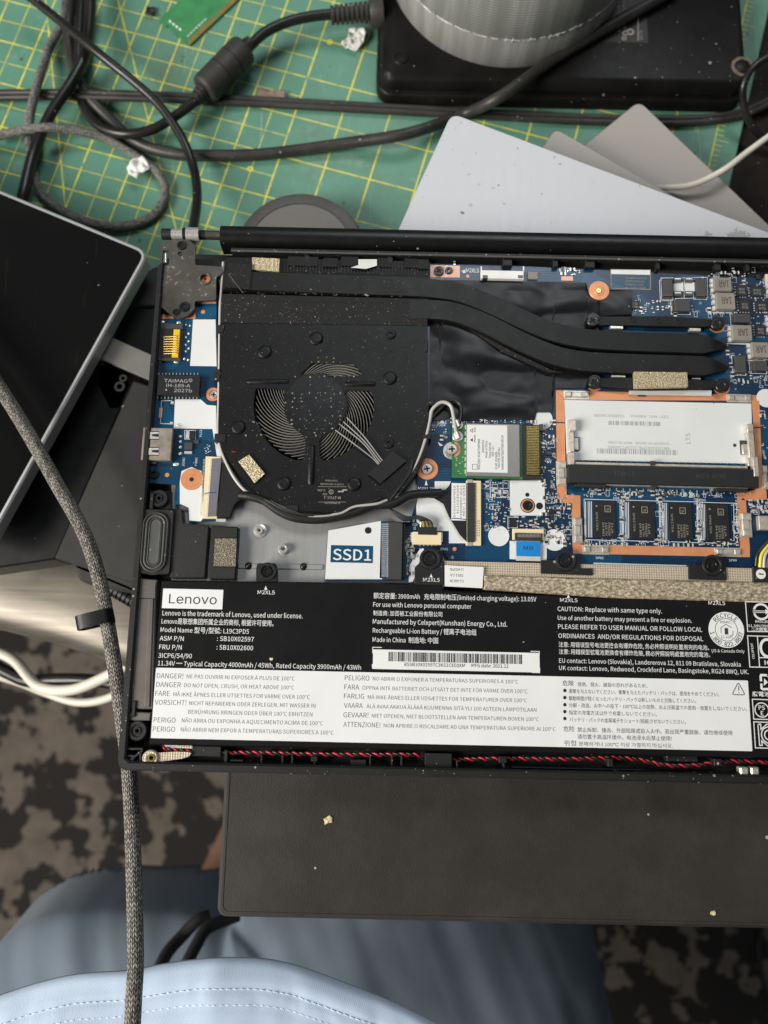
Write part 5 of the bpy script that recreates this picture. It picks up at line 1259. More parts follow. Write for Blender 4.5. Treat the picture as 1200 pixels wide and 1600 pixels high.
# approval marks along the right
E_ = Q(1090, 930, 6.1545)
def marks():
    k = MB(); z = TZ
    def fr(x0, y0, x1, y1, dx=14): k.stroke([PX(*E_(*p), z) for p in ((x0, y0), (x1, y0 + 12), (x1 + dx, y1 + 8), (x0 + dx, y1))], .36, z, True)
    fr(460, 62, 1000, 348, 22); fr(480, 390, 900, 690, 22); fr(526, 1000, 900, 1192, 14); fr(540, 1218, 900, 1468, 16)
    k.stroke([PX(*E_(575, 396), z), PX(*E_(596, 694), z)], .36, z + .002); k.stroke([PX(*E_(592, 600), z), PX(*E_(900, 606), z)], .36, z + .004)
    sE = SC(1050, z) / 6.1545
    c1 = PX(*E_(612, 158), z); r1 = 82 * sE
    for a0, a1 in ((15, 165), (195, 345)):
        pts = [(c1[0] + r1 * .88 * math.cos(math.radians(a0 + (a1 - a0) * i / 16)), c1[1] + r1 * .88 * math.sin(math.radians(a0 + (a1 - a0) * i / 16))) for i in range(17)]; k.stroke(pts, r1 * .25, z)
    k.stroke([(c1[0] - r1, c1[1] + r1 * .08), (c1[0] + r1 * .5, c1[1] + r1 * .08)], r1 * .08, z + .003); k.stroke([(c1[0] - r1, c1[1] - r1 * .1), (c1[0] + r1 * .5, c1[1] - r1 * .1)], r1 * .08, z + .003)
    k.flat([(c1[0] + r1 * .5, c1[1] + r1 * .3), (c1[0] + r1 * 1.05, c1[1]), (c1[0] + r1 * .5, c1[1] - r1 * .3)], z + .003)
    for t_, x, y, w, c in (('R45130', 556, 264, 125, 24), ('11.34V/3900mAh', 488, 303, 300, 22), ('二次鋰電池', 518, 338, 190, 24), ('廢電池', 526, 968, 170, 34), ('IC', 645, 668, 70, 40)):
        p = P(*E_(x, y), z); k.text(t_, p.x, p.y, z, w * sE, c * sE, bold=.014)
    p = P(*E_(548, 612), z); k.text('CELXPERT', p.x, p.y, z, 150 * sE, 20 * sE, math.pi / 2 + .05, .014)
    c2 = PX(*E_(672, 508), z); k.stroke([(c2[0] + 66 * sE * math.cos(math.radians(a)), c2[1] + 82 * sE * math.sin(math.radians(a))) for a in range(60, 301, 12)], 26 * sE, z)
    c3 = PX(*E_(618, 1104), z); k.stroke(circ(*c3, 66 * sE, 30), .4, z, True); k.text('PS', c3[0], c3[1] + 2 * sE, z, 60 * sE, 40 * sE, 0, .014, 'c'); k.text('E', c3[0], c3[1] - 50 * sE, z, 26 * sE, 40 * sE, 0, .014, 'c')
    # recycling arrows
    k.stroke([PX(*E_(*p), z) for p in ((668, 770), (612, 768), (606, 782), (610, 828))], 22 * sE, z); k.stroke([PX(*E_(*p), z) for p in ((612, 850), (616, 896), (628, 904), (690, 902))], 22 * sE, z)
    k.stroke([PX(*E_(*p), z) for p in ((690, 770), (750, 774), (752, 830))], 22 * sE, z); k.stroke([PX(*E_(*p), z) for p in ((752, 850), (750, 896), (705, 904))], 22 * sE, z)
    for p in (((640, 800), (676, 838), (636, 872)), ((690, 808), (668, 780), (716, 782))): k.flat([PX(*E_(*x), z) for x in p], z + .004)
    # KC style mark
    k.stroke([PX(*E_(*p), z) for p in ((580, 1245), (596, 1444), (622, 1444), (616, 1400), (690, 1462))], 10 * sE, z); k.stroke([PX(*E_(*p), z) for p in ((582, 1240), (606, 1240), (610, 1290), (660, 1245), (700, 1232))], 10 * sE, z + .002)
    c4 = PX(*E_(690, 1345), z)
    for r in (75, 45): k.stroke([(c4[0] + r * sE * math.cos(math.radians(a)), c4[1] + r * sE * math.sin(math.radians(a))) for a in range(60, 301, 12)], 11 * sE, z)
    k.build('approval_marks', W_, bat)
marks()
# gilt cloth along the top of the battery, its fixing tabs
k = MB(); k.poly([(694, 876), (900, 881), (1230, 889), (1230, 912), (900, 904), (694, 899)], -1, 1.6, .2); k.build('shield_cloth', 'gold_cloth', laptop, 'gold coloured woven tape above the battery')
k = MB(); k.poly([(756, 898), (900, 903), (1230, 911), (1230, 942), (950, 934), (756, 921)], 0, 2.8, .5); k.build('crinkled_foil', 'gold_crinkle', laptop, 'crinkled gold conductive cloth over the battery edge', smooth=40)
k = MB(); k.poly([(695, 883), (756, 886), (754, 919), (695, 916)], 2.5, 2.9, .05); sk = k.build('sticker', 'label_paper', laptop)
k = MB(); s9 = SC(900, 2.9)
for t_, y in (('LS-K013PR0', 891), ('5B11A', 900), ('FL2-A00L2W', 909)): p = P(724, y - 3, 2.93); k.text(t_, p.x, p.y, 2.93, 21 * s9, 4.2 * s9, math.pi)
k.build('printed_text', 'print_thin', sk)
for pix in (((880, 869), (905, 870), (908, 888), (926, 888), (927, 899), (845, 896), (845, 875), (868, 875)), ((1112, 868), (1130, 872), (1135, 886), (1136, 907), (1076, 905), (1076, 882), (1100, 882)), ((660, 862), (690, 862), (694, 884), (694, 920), (648, 914), (648, 886), (655, 880)), ((402, 880), (430, 880), (433, 888), (433, 909), (400, 909), (400, 888)), ((1176, 886), (1230, 888), (1230, 912), (1177, 910))):
    k = MB(); k.poly(pix, 0, 2.4, .2, .5); k.build('fixing_tab', 'case_black', bat, smooth=35)
for u, v, r in ((884, 876, 11.5), (1113, 883, 11.5), (672, 873, 12), (418, 893, 9.5)):
    k = MB(); k.ring(*PX(u, v, 2.6), r * .245, r * .245 + 1.2, 2.2, 3.2, 26, .2); k.build('screw_well', 'case_black', bat, smooth=40); screw(u, v, 2.9, r * .8, parent=bat)
k = MB(); k.cyl(*PX(1189, 897, 2.5), 1.9, 2.3, 2.45, 22); mn = k.build('minus_sign', 'print_white', bat)
k = MB(); k.stroke([PX(1185.5, 896.5, 2.5), PX(1193, 897.5, 2.5)], .5, 2.5); k.build('minus_bar', 'print_black', bat)
# battery plug on the right edge
k = MB(); k.rect((1186, 806, 1225, 828), .1, 2.4, .2); bp = k.build('battery_plug', 'clip_metal', laptop)
for i, m in enumerate(('wire_black', 'wire_yellow', 'wire_grey', 'wire_black')):
    k = MB(); k.tube(catmull([P(1181 + 6 * i, 884 + 3 * i, 1.5), P(1183 + 6 * i, 868, 2.6), P(1190 + 7 * i, 856, 2.6), P(1206 + 6 * i, 838, 2.0), P(1206 + 6 * i, 826, 1.2)], 8), .7, 8); k.build('wire', m, bp, smooth=70)

# ---------------------------------------------------------------- speaker and antenna strip
k = MB(); k.rect(q4.r(0, 690, 172, 1048), -4, 2.6, .3, 1.2); sp = k.build('speaker', 'speaker_black', laptop, 'dark grey speaker with a long oval cone', smooth=30)
S5 = Q(180, 780, 5.4545)
k = MB(); k.poly([S5(*p) for p in ((485, 80), (570, 85), (580, 205), (800, 225), (765, 672), (465, 672))], -4, 1.6, .4, .6); k.build('speaker_box', 'speaker_black', sp, smooth=30)
k = MB(); k.poly([S5(*p) for p in ((815, 225), (1050, 235), (1045, 330), (1025, 685), (795, 682))], -4, 1.4, .5, .6); k.build('speaker_box', 'speaker_black', sp, smooth=30)
k = MB(); p = P(*S5(500, 190), 1.6); k.text('R', p.x, p.y, 1.63, 2.0, 3.0); k.build('embossed_letter', 'trench_black', sp)
tape([S5(*p) for p in ((850, 335), (1035, 335), (1025, 572), (838, 570))], 2.4, 'dark_foam', 'foam_pad', sp, t=1.0)
def oval(cx, cy, hw, hh, n=14):
    out = []
    for i in range(n + 1): a = math.pi * i / n; out.append((cx + hw * math.cos(a), cy + hh - hw + hw * math.sin(a)))
    for i in range(n + 1): a = math.pi + math.pi * i / n; out.append((cx + hw * math.cos(a), cy - hh + hw + hw * math.sin(a)))
    return out
ocx, ocy = PX(*S5(338, 365), 2.6); so = SC(845, 2.6) / 5.4545
def oval_loft(name, prof, m):
    k = MB(); rings = [(oval(ocx + (0), ocy, max(w * so, .05), max((150 + w) * so, .06)), z) for w, z in prof]; n = len(rings[0][0]); vv, ff = [], []
    for r_, z in rings: vv += [(x, y, z) for x, y in r_]
    for i in range(len(rings) - 1):
        for j in range(n): j2 = (j + 1) % n; ff.append((i * n + j, i * n + j2, (i + 1) * n + j2, (i + 1) * n + j))
    ff.append(tuple(range((len(rings) - 1) * n, len(rings) * n))); k.add(vv, ff); return k.build(name, m, sp, smooth=60)
oval_loft('cone_seat', [(132, 2.55), (132, 2.63), (116, 2.63)], 'hole_black')
oval_loft('cone_rim', [(112, 2.64), (110, 3.2), (102, 3.4), (95, 3.1), (92, 2.66)], 'rubber_grey')
oval_loft('cone_surround', [(88, 2.67), (84, 3.2), (76, 3.4), (68, 3.2), (63, 2.68)], 'rubber_grey')
oval_loft('cone_ring', [(59, 2.69), (56, 3.1), (51, 3.15), (47, 2.7)], 'rubber_grey')
oval_loft('cone', [(44, 2.71), (41, 2.95), (34, 2.9), (15, 2.88)], 'cone_grey')
k = MB(); k.poly([(214, 903), (246, 906), (244, 916), (239, 1108), (204, 1108), (210, 940)], -3, 2.0, .4); ant = k.build('antenna_strip', 'antenna_grey', laptop, 'brownish grey antenna strip along the left edge', smooth=30)
k = MB(); k.poly([(232, 935), (240, 935), (234, 1105), (225, 1105)], 1.8, 2.5, .3); k.build('ridge', 'antenna_grey', ant)
k = MB(); k.poly([(212, 934), (244, 935), (244, 936.5), (212, 935.5)], 1.9, 2.06); k.build('seam', 'hole_black', ant)
k = MB(); k.poly([(204, 1112), (236, 1114), (234, 1126), (202, 1126)], -3, 2.0, .3); k.build('antenna_end', 'antenna_grey', ant)
def boss(u, v, r_px, h=2.2, par=None):
    r = r_px * SC(v, h); k = MB(); k.lathe(*PX(u, v, h), [(r, -4), (r, h - .4), (r * .9, h), (r * .62, h), (r * .56, h - .5), (r * .40, h - .5), (r * .36, h), (r * .22, h), (r * .18, h - 3)], 28); return k.build('screw_boss', 'case_black', par or laptop, smooth=35)
boss(*q4(100, 630), 14); boss(214, 1142, 15.5)
k = MB(); k.poly([q4(*p) for p in ((52, 590), (165, 590), (165, 690), (52, 690))], -4, .2); k.build('boss_block', 'case_black', laptop)
for q_ in ((211, 915, 217, 940), (206, 1095, 212, 1120), (234, 770, 240, 795), (203, 988, 208, 1000)): k = MB(); k.rect(q_, -3, 2.8, .3); k.build('snap_clip', 'case_black', laptop)
# front corner: gusset, gilt tab, twisted speaker lead, ribs of the trench
k = MB()
F = Q(180, 1100, 5.0)
for a, c in (((55, 350), (215, 352)), ((52, 405), (135, 407)), ((58, 480), (210, 365)), ((58, 352), (58, 485)), ((135, 400), (132, 490)), ((195, 380), (192, 490))):
    pa, pc = P(*F(*a), 2.4), P(*F(*c), 2.4); d = (pc - pa).normalized() * .35; n_ = Vector((-d.y, d.x, 0)); k.prism([(pa.x + n_.x, pa.y + n_.y), (pa.x - n_.x, pa.y - n_.y), (pc.x - n_.x, pc.y - n_.y), (pc.x + n_.x, pc.y + n_.y)], -4, 2.2 + random.random() * .1)
k.build('corner_gusset', 'case_black', laptop)
k = MB(); k.ring(*PX(*F(273, 425), 2.6), 1.2, 3.0, 1.2, 2.8, 28, .4); gt = k.build('earth_tab', 'gold_cloth', laptop, 'gold cloth earth tab round a brass screw hole', smooth=40)
k = MB(); k.poly([F(*p) for p in ((330, 380), (480, 372), (570, 375), (598, 385), (575, 412), (520, 428), (335, 455))], 1.4, 1.9, .1); k.build('cloth_tail', 'gold_cloth', gt)
k = MB(); k.ring(*PX(*F(285, 420), 2.6), .75, 1.45, 1.0, 3.1, 22, .2); k.build('brass_insert', 'brass', gt, smooth=40)
k = MB(); k.poly([F(*p) for p in ((380, 315), (500, 318), (500, 345), (400, 345))], 0, .8); k.build('white_tape', 'white_film', laptop)
k = MB(); k.poly([F(*p) for p in ((490, 318), (605, 320), (605, 350), (500, 345))], .1, 1.0, .1); k.build('cloth_tape', 'gold_cloth', laptop)
def twisted(path):
    pts = catmull([P(u, v, z) for u, v, z in path], 40); L = [0]
    for i in range(1, len(pts)): L.append(L[-1] + (pts[i] - pts[i - 1]).length)
    for ph, m in ((0, 'wire_red'), (math.pi, 'wire_black')):
        out = []
        for i, p in enumerate(pts):
            d = (pts[min(i + 1, len(pts) - 1)] - pts[max(i - 1, 0)]).normalized(); n_ = Vector((-d.y, d.x, 0)).normalized(); a = L[i] / 5.0 * 2 * math.pi + ph
            out.append(p + n_ * .45 * math.cos(a) + Vector((0, 0, .45 * math.sin(a))))
        k = MB(); k.tube(out, .44, 7); k.build("speaker_wire", m, laptop, smooth=70)
twisted([(254, 1165, -.5), (262, 1170, .6), (296, 1174, .2), (330, 1175, -1), (358, 1176, -.6), (400, 1176, .2), (480, 1178, .2), (560, 1179, .2), (640, 1179, .2), (662, 1181, -1)])
twisted([(708, 1188, -2), (740, 1186, -.8), (800, 1185, -.8), (880, 1186, -.8), (960, 1184, -.8), (1000, 1187, -.8), (1045, 1196, -.6), (1095, 1195, -.6), (1112, 1191, -.8), (1150, 1189, -.8), (1230, 1193, -.8)])
def rib(u0, v0, u1, v1, z=1.4): k = MB(); k.rect((u0, v0, u1, v1), -4, z, .15); k.build('rib', 'case_black', laptop)
for r_ in ((300, 1166, 345, 1182, .8), (350, 1172, 355, 1204), (360, 1187, 380, 1190), (407, 1180, 410, 1202), (440, 1178, 443, 1200), (455, 1178, 458, 1200), (428, 1198, 468, 1202), (486, 1182, 496, 1190, 2), (490, 1190, 493, 1202), (548, 1187, 572, 1196, .4), (577, 1180, 580, 1204), (611, 1180, 614, 1202), (626, 1180, 629, 1202), (600, 1200, 628, 1204), (664, 1177, 706, 1202, .9), (713, 1188, 716, 1210), (748, 1200, 752, 1210), (780, 1182, 792, 1192, 2), (786, 1192, 789, 1208), (836, 1202, 840, 1213), (918, 1204, 922, 1214), (960, 1202, 966, 1212), (950, 1186, 958, 1198, 1.6), (1005, 1206, 1009, 1216), (1084, 1206, 1088, 1216), (1110, 1206, 1114, 1212), (1042, 1176, 1090, 1190, .6), (1147, 1208, 1151, 1216), (1116, 1186, 1128, 1197, 1.8)): rib(*r_)
k = MB(); k.rect((800, 1200, 1000, 1201.5), -4, .9); k.rect((360, 1204, 640, 1205.5), -4, .6); k.build('trench_ledge', 'case_black', laptop)
for u in (1157, 1174): k = MB(); k.rect((u, 1199, u + 13, 1212), -1, 2.2, .5, .4); k.build('spring_contact', 'clip_metal', laptop, smooth=40)

# ---------------------------------------------------------------- scattered small parts of the board
def scatter():
    rnd = random.Random(11); k = MB(); s_ = MB()
    zones = [((1098, 425, 1200, 470), 26), ((1135, 420, 1200, 590), 30), ((1030, 478, 1092, 492), 12), ((985, 470, 1030, 492), 12), ((690, 655, 840, 661), 20), ((846, 660, 868, 700), 14), ((846, 700, 868, 850), 46), ((756, 752, 796, 800), 26), ((760, 800, 795, 830), 14), ((792, 806, 845, 826), 16), ((868, 772, 894, 850), 30), ((912, 768, 1130, 776), 40), ((912, 846, 1150, 852), 34), ((970, 776, 974, 845), 10), ((1030, 780, 1034, 845), 10), ((1090, 780, 1094, 845), 10), ((1150, 775, 1154, 850), 14), ((1172, 780, 1200, 800), 14), ((636, 818, 648, 900), 18), ((1100, 480, 1140, 500), 8), ((1140, 575, 1200, 610), 14), ((690, 410, 740, 430), 4), ((870, 420, 905, 430), 8), ((1190, 640, 1200, 760), 10), ((672, 664, 700, 690), 3)]
    for (u0, v0, u1, v1), n in zones:
        for i in range(int(n * 1.7)):
            x, y = PX(rnd.uniform(u0, u1), rnd.uniform(v0, v1), 0); L_, W = rnd.choice(((.9, .5), (.9, .5), (1.4, .8), (.6, .35), (2.0, 1.3)))
            if rnd.random() < .5: L_, W = W, L_
            t = rnd.random()
            if t < .5:
                m = rnd.choice((0, 1, 1)); h = rnd.uniform(.25, .6)
                k.box(x - L_ / 2, y - W / 2, x + L_ / 2, y + W / 2, .01, h, .05, 0, m)
                if L_ > W: k.box(x - L_ / 2 - .15, y - W / 2 - .02, x - L_ / 4, y + W / 2 + .02, .01, h + .03, .04, 0, 2); k.box(x + L_ / 4, y - W / 2 - .02, x + L_ / 2 + .15, y + W / 2 + .02, .01, h + .03, .04, 0, 2)
                else: k.box(x - W * 0 - L_ / 2 - .02, y + W / 4, x + L_ / 2 + .02, y + W / 2 + .15, .01, h + .03, .04, 0, 2); k.box(x - L_ / 2 - .02, y - W / 2 - .15, x + L_ / 2 + .02, y - W / 4, .01, h + .03, .04, 0, 2)
            elif t < .8: k.box(x - .3, y - .17, x + .3, y + .17, .01, .12, 0, 0, 2)
            else:
                s_.stroke(rrect(x - L_ * .8, y - W * .8, x + L_ * .8, y + W * .8), .14, .022 + .004 * rnd.random(), True)
                s_.text(rnd.choice(('PC12', 'C87', 'RQ2', 'UC2', 'PR4', 'D11', 'Q16', 'U3', 'R9')), x, y + 1.0, .02, None, .75, rnd.choice((0, math.pi / 2, math.pi)))
    k.build('small_component', ['cap_brown', 'chip_black', 'solder'], board, kind='stuff'); s_.build('silkscreen', 'silk_white', board, kind='stuff')
scatter()
for q_, m, h in ((q7.r(876, 505, 900, 525), 'solder', .4), (q7.r(908, 512, 930, 535), 'solder', .4), (q7.r(878, 535, 900, 552), 'solder', .4), (q7.r(975, 668, 1012, 715), 'chip_black', .9), (q7.r(1040, 672, 1080, 698), 'pcb_teal', .5), (q7.r(1188, 640, 1205, 660), 'chip_black', .7), (q8.r(0, 690, 22, 715), 'chip_black', .7), (q8.r(0, 730, 20, 750), 'chip_black', .7), (q8.r(0, 765, 22, 790), 'chip_black', .7), (q7.r(1180, 300, 1205, 318), 'chip_grey', .6), (q6.r(1190, 170, 1215, 240), 'beige', .8), (q6.r(1135, 172, 1160, 196), 'chip_black', .6), (q6.r(60, 182, 125, 206), 'copper_pale', .2), (q5.r(1005, 158, 1060, 196), 'inductor_grey', 1.0), (q8.r(452, 592, 472, 615), 'solder', .5), (q8.r(488, 592, 508, 615), 'cap_brown', .5), (q8.r(622, 594, 644, 614), 'cap_brown', .5), (q8.r(672, 596, 690, 614), 'cap_brown', .5), (q8.r(735, 598, 752, 620), 'solder', .5), (q8.r(768, 598, 786, 620), 'solder', .5)):
    part(q_, h, m, 'component', .06)
k = MB(); k.stroke([PX(*q7(*p), .03) for p in ((868, 500), (936, 505), (945, 530), (934, 555), (870, 555))], .22, .03, True); k.stroke([PX(*q7(*p), .03) for p in ((966, 664), (1018, 664), (1018, 722), (966, 722))], .22, .034, True)
for t_, x, y, w, r_ in (('PJ604', 576, 162, 46, 0), ('HDD', 600, 228, 32, 0), ('JFAN1', 590, 846, 45, 0), ('M2XL28', 470, 510, 90, 0), ('JHDT', 858, 570, 45, 1), ('U10', 968, 555, 40, 1), ('SPK5', 250 + 0, 0, 0, 0), ('JSSD1', 424, 890, 50, 1), ('74 NB', 258, 990, 40, 1)):
    if w: k.text(t_, *PX(*q7(x, y), .03), .03, w * sw, 13 * sw, math.pi / 2 * r_, .008)
for t_, x, y, w in (('SPK5', 250, 965, 42), ('SPK4', 985, 978, 42), ('UD4', 348, 634, 32), ('UD1', 402, 636, 32), ('UD2', 596, 640, 34), ('UD3', 822, 646, 34), ('JDIM1', 900, 625, 50), ('1340 1440', 535, 590, 80), ('BATT1', 1105, 712, 40)): k.text(t_, *PX(*q8(x, y), .03), .03, w * sw, 12 * sw, 0, .008)
k.flat([PX(*q7(*p), .03) for p in ((580, 248), (608, 268), (590, 272))], .03); k.flat([PX(*q7(*p), .03) for p in ((515, 458), (523, 488), (507, 488))], .03); k.stroke([PX(*q7(*p), .03) for p in ((580, 122), (624, 122), (624, 148), (580, 148))], .2, .03, True); k.flat([PX(*q7(*p), .03) for p in ((585, 144), (604, 128), (618, 144))], .03)
k.build('silkscreen', 'silk_white', board)
# ------------------------------------------------------------------ floor, desk, cutting mat
MZ = -78.0; DZ = -81.0
k = MB(); k.flat([(-2500, -2500), (2500, -2500), (2500, 2500), (-2500, 2500)], -800); o = k.build('floor', 'rug_pattern'); structure(o)
dx_, dy_ = P(340, 1400, LZ).x + 9, P(700, 1441, LZ).y + 16
k = MB(); k.prism([(PX(-260, 700, DZ)[0], PX(600, 850, DZ)[1]), (dx_, PX(600, 850, DZ)[1]), (dx_, dy_), (420, dy_), (420, 560), (PX(-260, 700, DZ)[0], 560)], DZ - 24, DZ, 2); o = k.build('desk', 'desk_wood'); tag(o, 'dark brown desk top showing at the right behind the white cable', 'desk')
m0, m1 = P(528.2, 199.7, MZ), P(599, 218, MZ)          # two neighbouring inch crossings
mx = (m1 - m0); INCH = 25.4; mx.normalize(); my = Vector((-mx.y, mx.x, 0))
def M(i, j): return m0 + mx * (i * INCH) + my * (j * INCH)
# right hand edge of the mat from the photo, then a square cornered sheet
e = P(1159, 205, MZ) - m0; ir = e.dot(mx) / INCH
cor = [M(-14, -9), M(ir, -9), M(ir, 9), M(-14, 9)]
k = MB(); k.prism(roundpoly([(p.x, p.y) for p in cor], 4), DZ + .05, MZ, .4); mat = k.build('cutting_mat', 'mat_green'); tag(mat, 'worn green cutting mat with a yellow inch grid under the cables', 'cutting mat')
k = MB(); zz = MZ + .05
def gl(a, c, w, dz=0.0):
    k.stroke([(a.x, a.y), (c.x, c.y)], w, zz + dz)
i1 = math.floor(ir - .6)
for i in range(-13, i1 + 1): gl(M(i, -8.5), M(i, 8.5), .95)
for j in range(-8, 9): gl(M(-13, j), M(i1, j), .8, .02)
for i in range(-26, -2): gl(M(i / 2 + (0), -8), M(i / 2, 8), .55, .01) if i % 2 else None
for j in range(-16, 17): gl(M(-13, j / 2), M(-1, j / 2), .5, .03) if j % 2 else None
gl(M(-9.2, 5.5), M(-4.5, -4.5) , .8, .04); gl(M(-7.2, 4.2), M(-2.5, -3.4), .8, .045); gl(M(-12, .5), M(-8.1, 2.1), .8, .05)
for i in range(-70, 71):
    gl(M(ir - .50, i / 8), M(ir - (.22 if i % 8 == 0 else .36), i / 8), .45, .03)
gl(M(ir - .52, -8.5), M(ir - .52, 8.5), .8, .055)
for j in range(-4, 7):
    p = M(ir - .95, j + .06); k.text(str(abs(j - 1) + 5), p.x, p.y, zz + .03, None, 3.6, math.atan2(mx.y, mx.x), .01, 'c')
for u, v in ((515.5, 65.5), (391, 264)): k.ring(*PX(u, v, MZ), .7, 1.7, MZ, zz + .06, 18)
k.build('grid_print', 'mat_yellow', mat)

# ------------------------------------------------------------------ plates stacked behind the laptop
def slab(name, pix, z1, th, m, label, cat, r, edge='device_rim', group=None):
    p = [PX(u, v, z1) for u, v in pix]; p = roundpoly(p, r, 6)
    b_ = MB(); b_.prism(p, z1 - th, z1, .6); o = b_.build(name, m, smooth=30); tag(o, label, cat, group); return o
def corner_rect(c, a, d, La, Ld, z):
    """rectangle from a corner pixel and two edge pixels, lengths in mm"""
    C_, A_, D_ = P(*c, z), P(*a, z), P(*d, z); ea = (A_ - C_).normalized(); ed = (D_ - C_).normalized()
    n_ = Vector((-ea.y, ea.x, 0)); n_ = n_ if n_.dot(ed) > 0 else -n_; bis = (n_ + ed).normalized(); ed = bis
    ea2 = Vector((ed.y, -ed.x, 0)); ea = ea2 if ea2.dot(ea) > 0 else -ea2
    q = [C_, C_ + ea * La, C_ + ea * La + ed * Ld, C_ + ed * Ld]; return [(p.x, p.y) for p in q]
def slab2(name, c, a, d, La, Ld, z1, th, m, label, cat, r, group=None):
    p = roundpoly(corner_rect(c, a, d, La, Ld, z1), r, 6); b_ = MB(); b_.prism(p, z1 - th, z1, .5); o = b_.build(name, m, smooth=30); return tag(o, label, cat, group)
silver_ = slab2('metal_plate', (706, 176), (1200, 371), (628, 355), 205, 108, -20.1, 19.8, 'silver_plate', 'scuffed pale silver metal plate directly behind the laptop hinge', 'metal plate', 5, 'metal plates stacked behind the laptop')
slab2('metal_plate', (868, 200), (1030, 292), (840, 240), 200, 110, -40, 15.9, 'grey_plate', 'small grey metal plate corner peeking out between the two other plates', 'metal plate', 4, 'metal plates stacked behind the laptop')
slab2('metal_plate', (999, 157), (1210, 360), (915, 225), 200, 110, -56, 21.9, 'grey_plate', 'warm grey metal plate under the white cable', 'metal plate', 5, 'metal plates stacked behind the laptop')
# knocks and smears on the silver plate
def scuffs():
    rnd = random.Random(8); k = MB(); qz = Q(620, 160, 4.0); z = -20.1 + .03
    for x, y, L_, W, a in ((402, 125, 16, 7, 1.2), (365, 165, 6, 4, .3), (460, 125, 9, 5, .2), (495, 318, 7, 4, 1.4), (515, 512, 16, 9, .5), (635, 517, 9, 6, .7), (600, 535, 18, 8, .3), (460, 640, 18, 14, 1.9), (410, 690, 17, 10, 2.8), (670, 632, 9, 13, 1.6), (905, 572, 8, 4, .6), (1020, 385, 12, 5, .2), (735, 390, 6, 4, .9), (755, 287, 10, 6, 2.2), (965, 750, 12, 4, 1.3), (630, 405, 4, 3, 0), (890, 635, 5, 3, .4), (222, 745, 5, 4, 1), (167, 592, 4, 3, 0), (1010, 685, 5, 3, 1.1), (450, 450, 9, 4, .2), (415, 390, 4, 5, .1), (350, 295, 10, 5, .4)):
        cx_, cy_ = PX(*qz(x, y), z); s_ = SC(270, z) / 4; n = 9; ca, sa = math.cos(a), math.sin(a); p = []
        for i in range(n):
            t = 2 * math.pi * i / n; px_ = L_ * s_ * math.cos(t) * rnd.uniform(.55, 1.1); py_ = W * s_ * math.sin(t) * rnd.uniform(.4, 1.1); p.append((cx_ + px_ * ca - py_ * sa, cy_ + px_ * sa + py_ * ca))
        k.flat(p, z, 0 if rnd.random() < .7 else 1)
    k.build('scuff', ['scuff_pale', 'scuff_dark'], silver_, kind='stuff')
scuffs()
# round puck
pc = P(468, 392, -58); pr = 104 * SC(392, -58)
puck = thing('round_puck', 'round dark grey puck with a paler top half hidden by the hinge', 'puck', (pc.x, pc.y, MZ))
k = MB(); k.lathe(pc.x, pc.y, [(pr - .5, MZ), (pr, MZ + 2), (pr, -62), (pr - 1.5, -58.6), (pr - 4.5, -58), (pr - 7, -58.4), (pr - 7, -60)], 72); k.build('body', 'puck_rim', puck, smooth=40)
k = MB(); k.cyl(pc.x, pc.y, pr - 7, MZ + 1, -58.8, 72, .2); k.build('inset_top', 'puck_top', puck, smooth=40)

# ------------------------------------------------------------------ power adapter with the tape roll on it
AZ = -62.0
a0 = P(597, 138, AZ + 2); a1 = P(1150, 158, AZ)
ax0, ax1, ay0 = P(594, 90, AZ).x, P(1168, 100, AZ).x, P(800, 128, AZ).y
adp = thing('power_adapter', 'large black power adapter lying upside down behind the laptop', 'power adapter', ((ax0 + ax1) / 2, ay0 + 60, MZ))
k = MB(); k.prism(rrect(ax0 - 2, ay0 - 3, ax1 + 2, ay0 + 130, 9, 5), MZ + .05, AZ - 8, 1.0); k.prism(rrect(ax0, ay0, ax1, ay0 + 128, 8, 5), AZ - 8.2, AZ, 3.0); k.build('body', 'adapter_black', adp, smooth=45)
for u, v, m in ((627, 91, 'adapter_black'), (1160, 104, 'adapter_black')):
    x, y = PX(u, v, AZ); k = MB(); k.lathe(x, y, [(4.2, AZ), (4.0, AZ + .5), (3.4, AZ + .9), (.02, AZ + .9)], 24); ft = k.build('rubber_foot', m, adp, smooth=40)
    k = MB(); k.ring(x, y, 4.3, 4.9 if u < 800 else 6.0, AZ, AZ + .12, 24); k.build('foot_recess', 'hole_black' if u < 800 else 'rust_ring', adp)
k = MB(); k.rect((938, -40, 1010, 66), AZ, AZ + .1); k.build('rating_label', 'label_dark', adp)
k = MB(); s_ = SC(40, AZ)
for i, t_ in enumerate(('MODEL A17-230P1A', 'INPUT 100-240V~ 3.2A', 'OUTPUT 19.5V 11.8A', 'LPS  CAUTION')): p = P(952 + i * 9, 50, AZ + .15); k.text(t_, p.x, p.y, AZ + .14, 70 * s_, 4.5 * s_, math.pi / 2)
k.stroke([PX(997, 25, AZ), PX(997, 64, AZ)], .5, AZ + .14)
for u, v, r in ((977, 52, 1.6), (985, 50, 2.0), (975, 60, 1.3)): k.ring(*PX(u, v, AZ), r * .55, r, AZ, AZ + .15, 14)
p = P(1004, 62, AZ); k.text('EAC CB', p.x, p.y, AZ + .14, 16 * s_, 4 * s_, math.pi / 2)
k.build('printed_text', 'print_grey', adp)
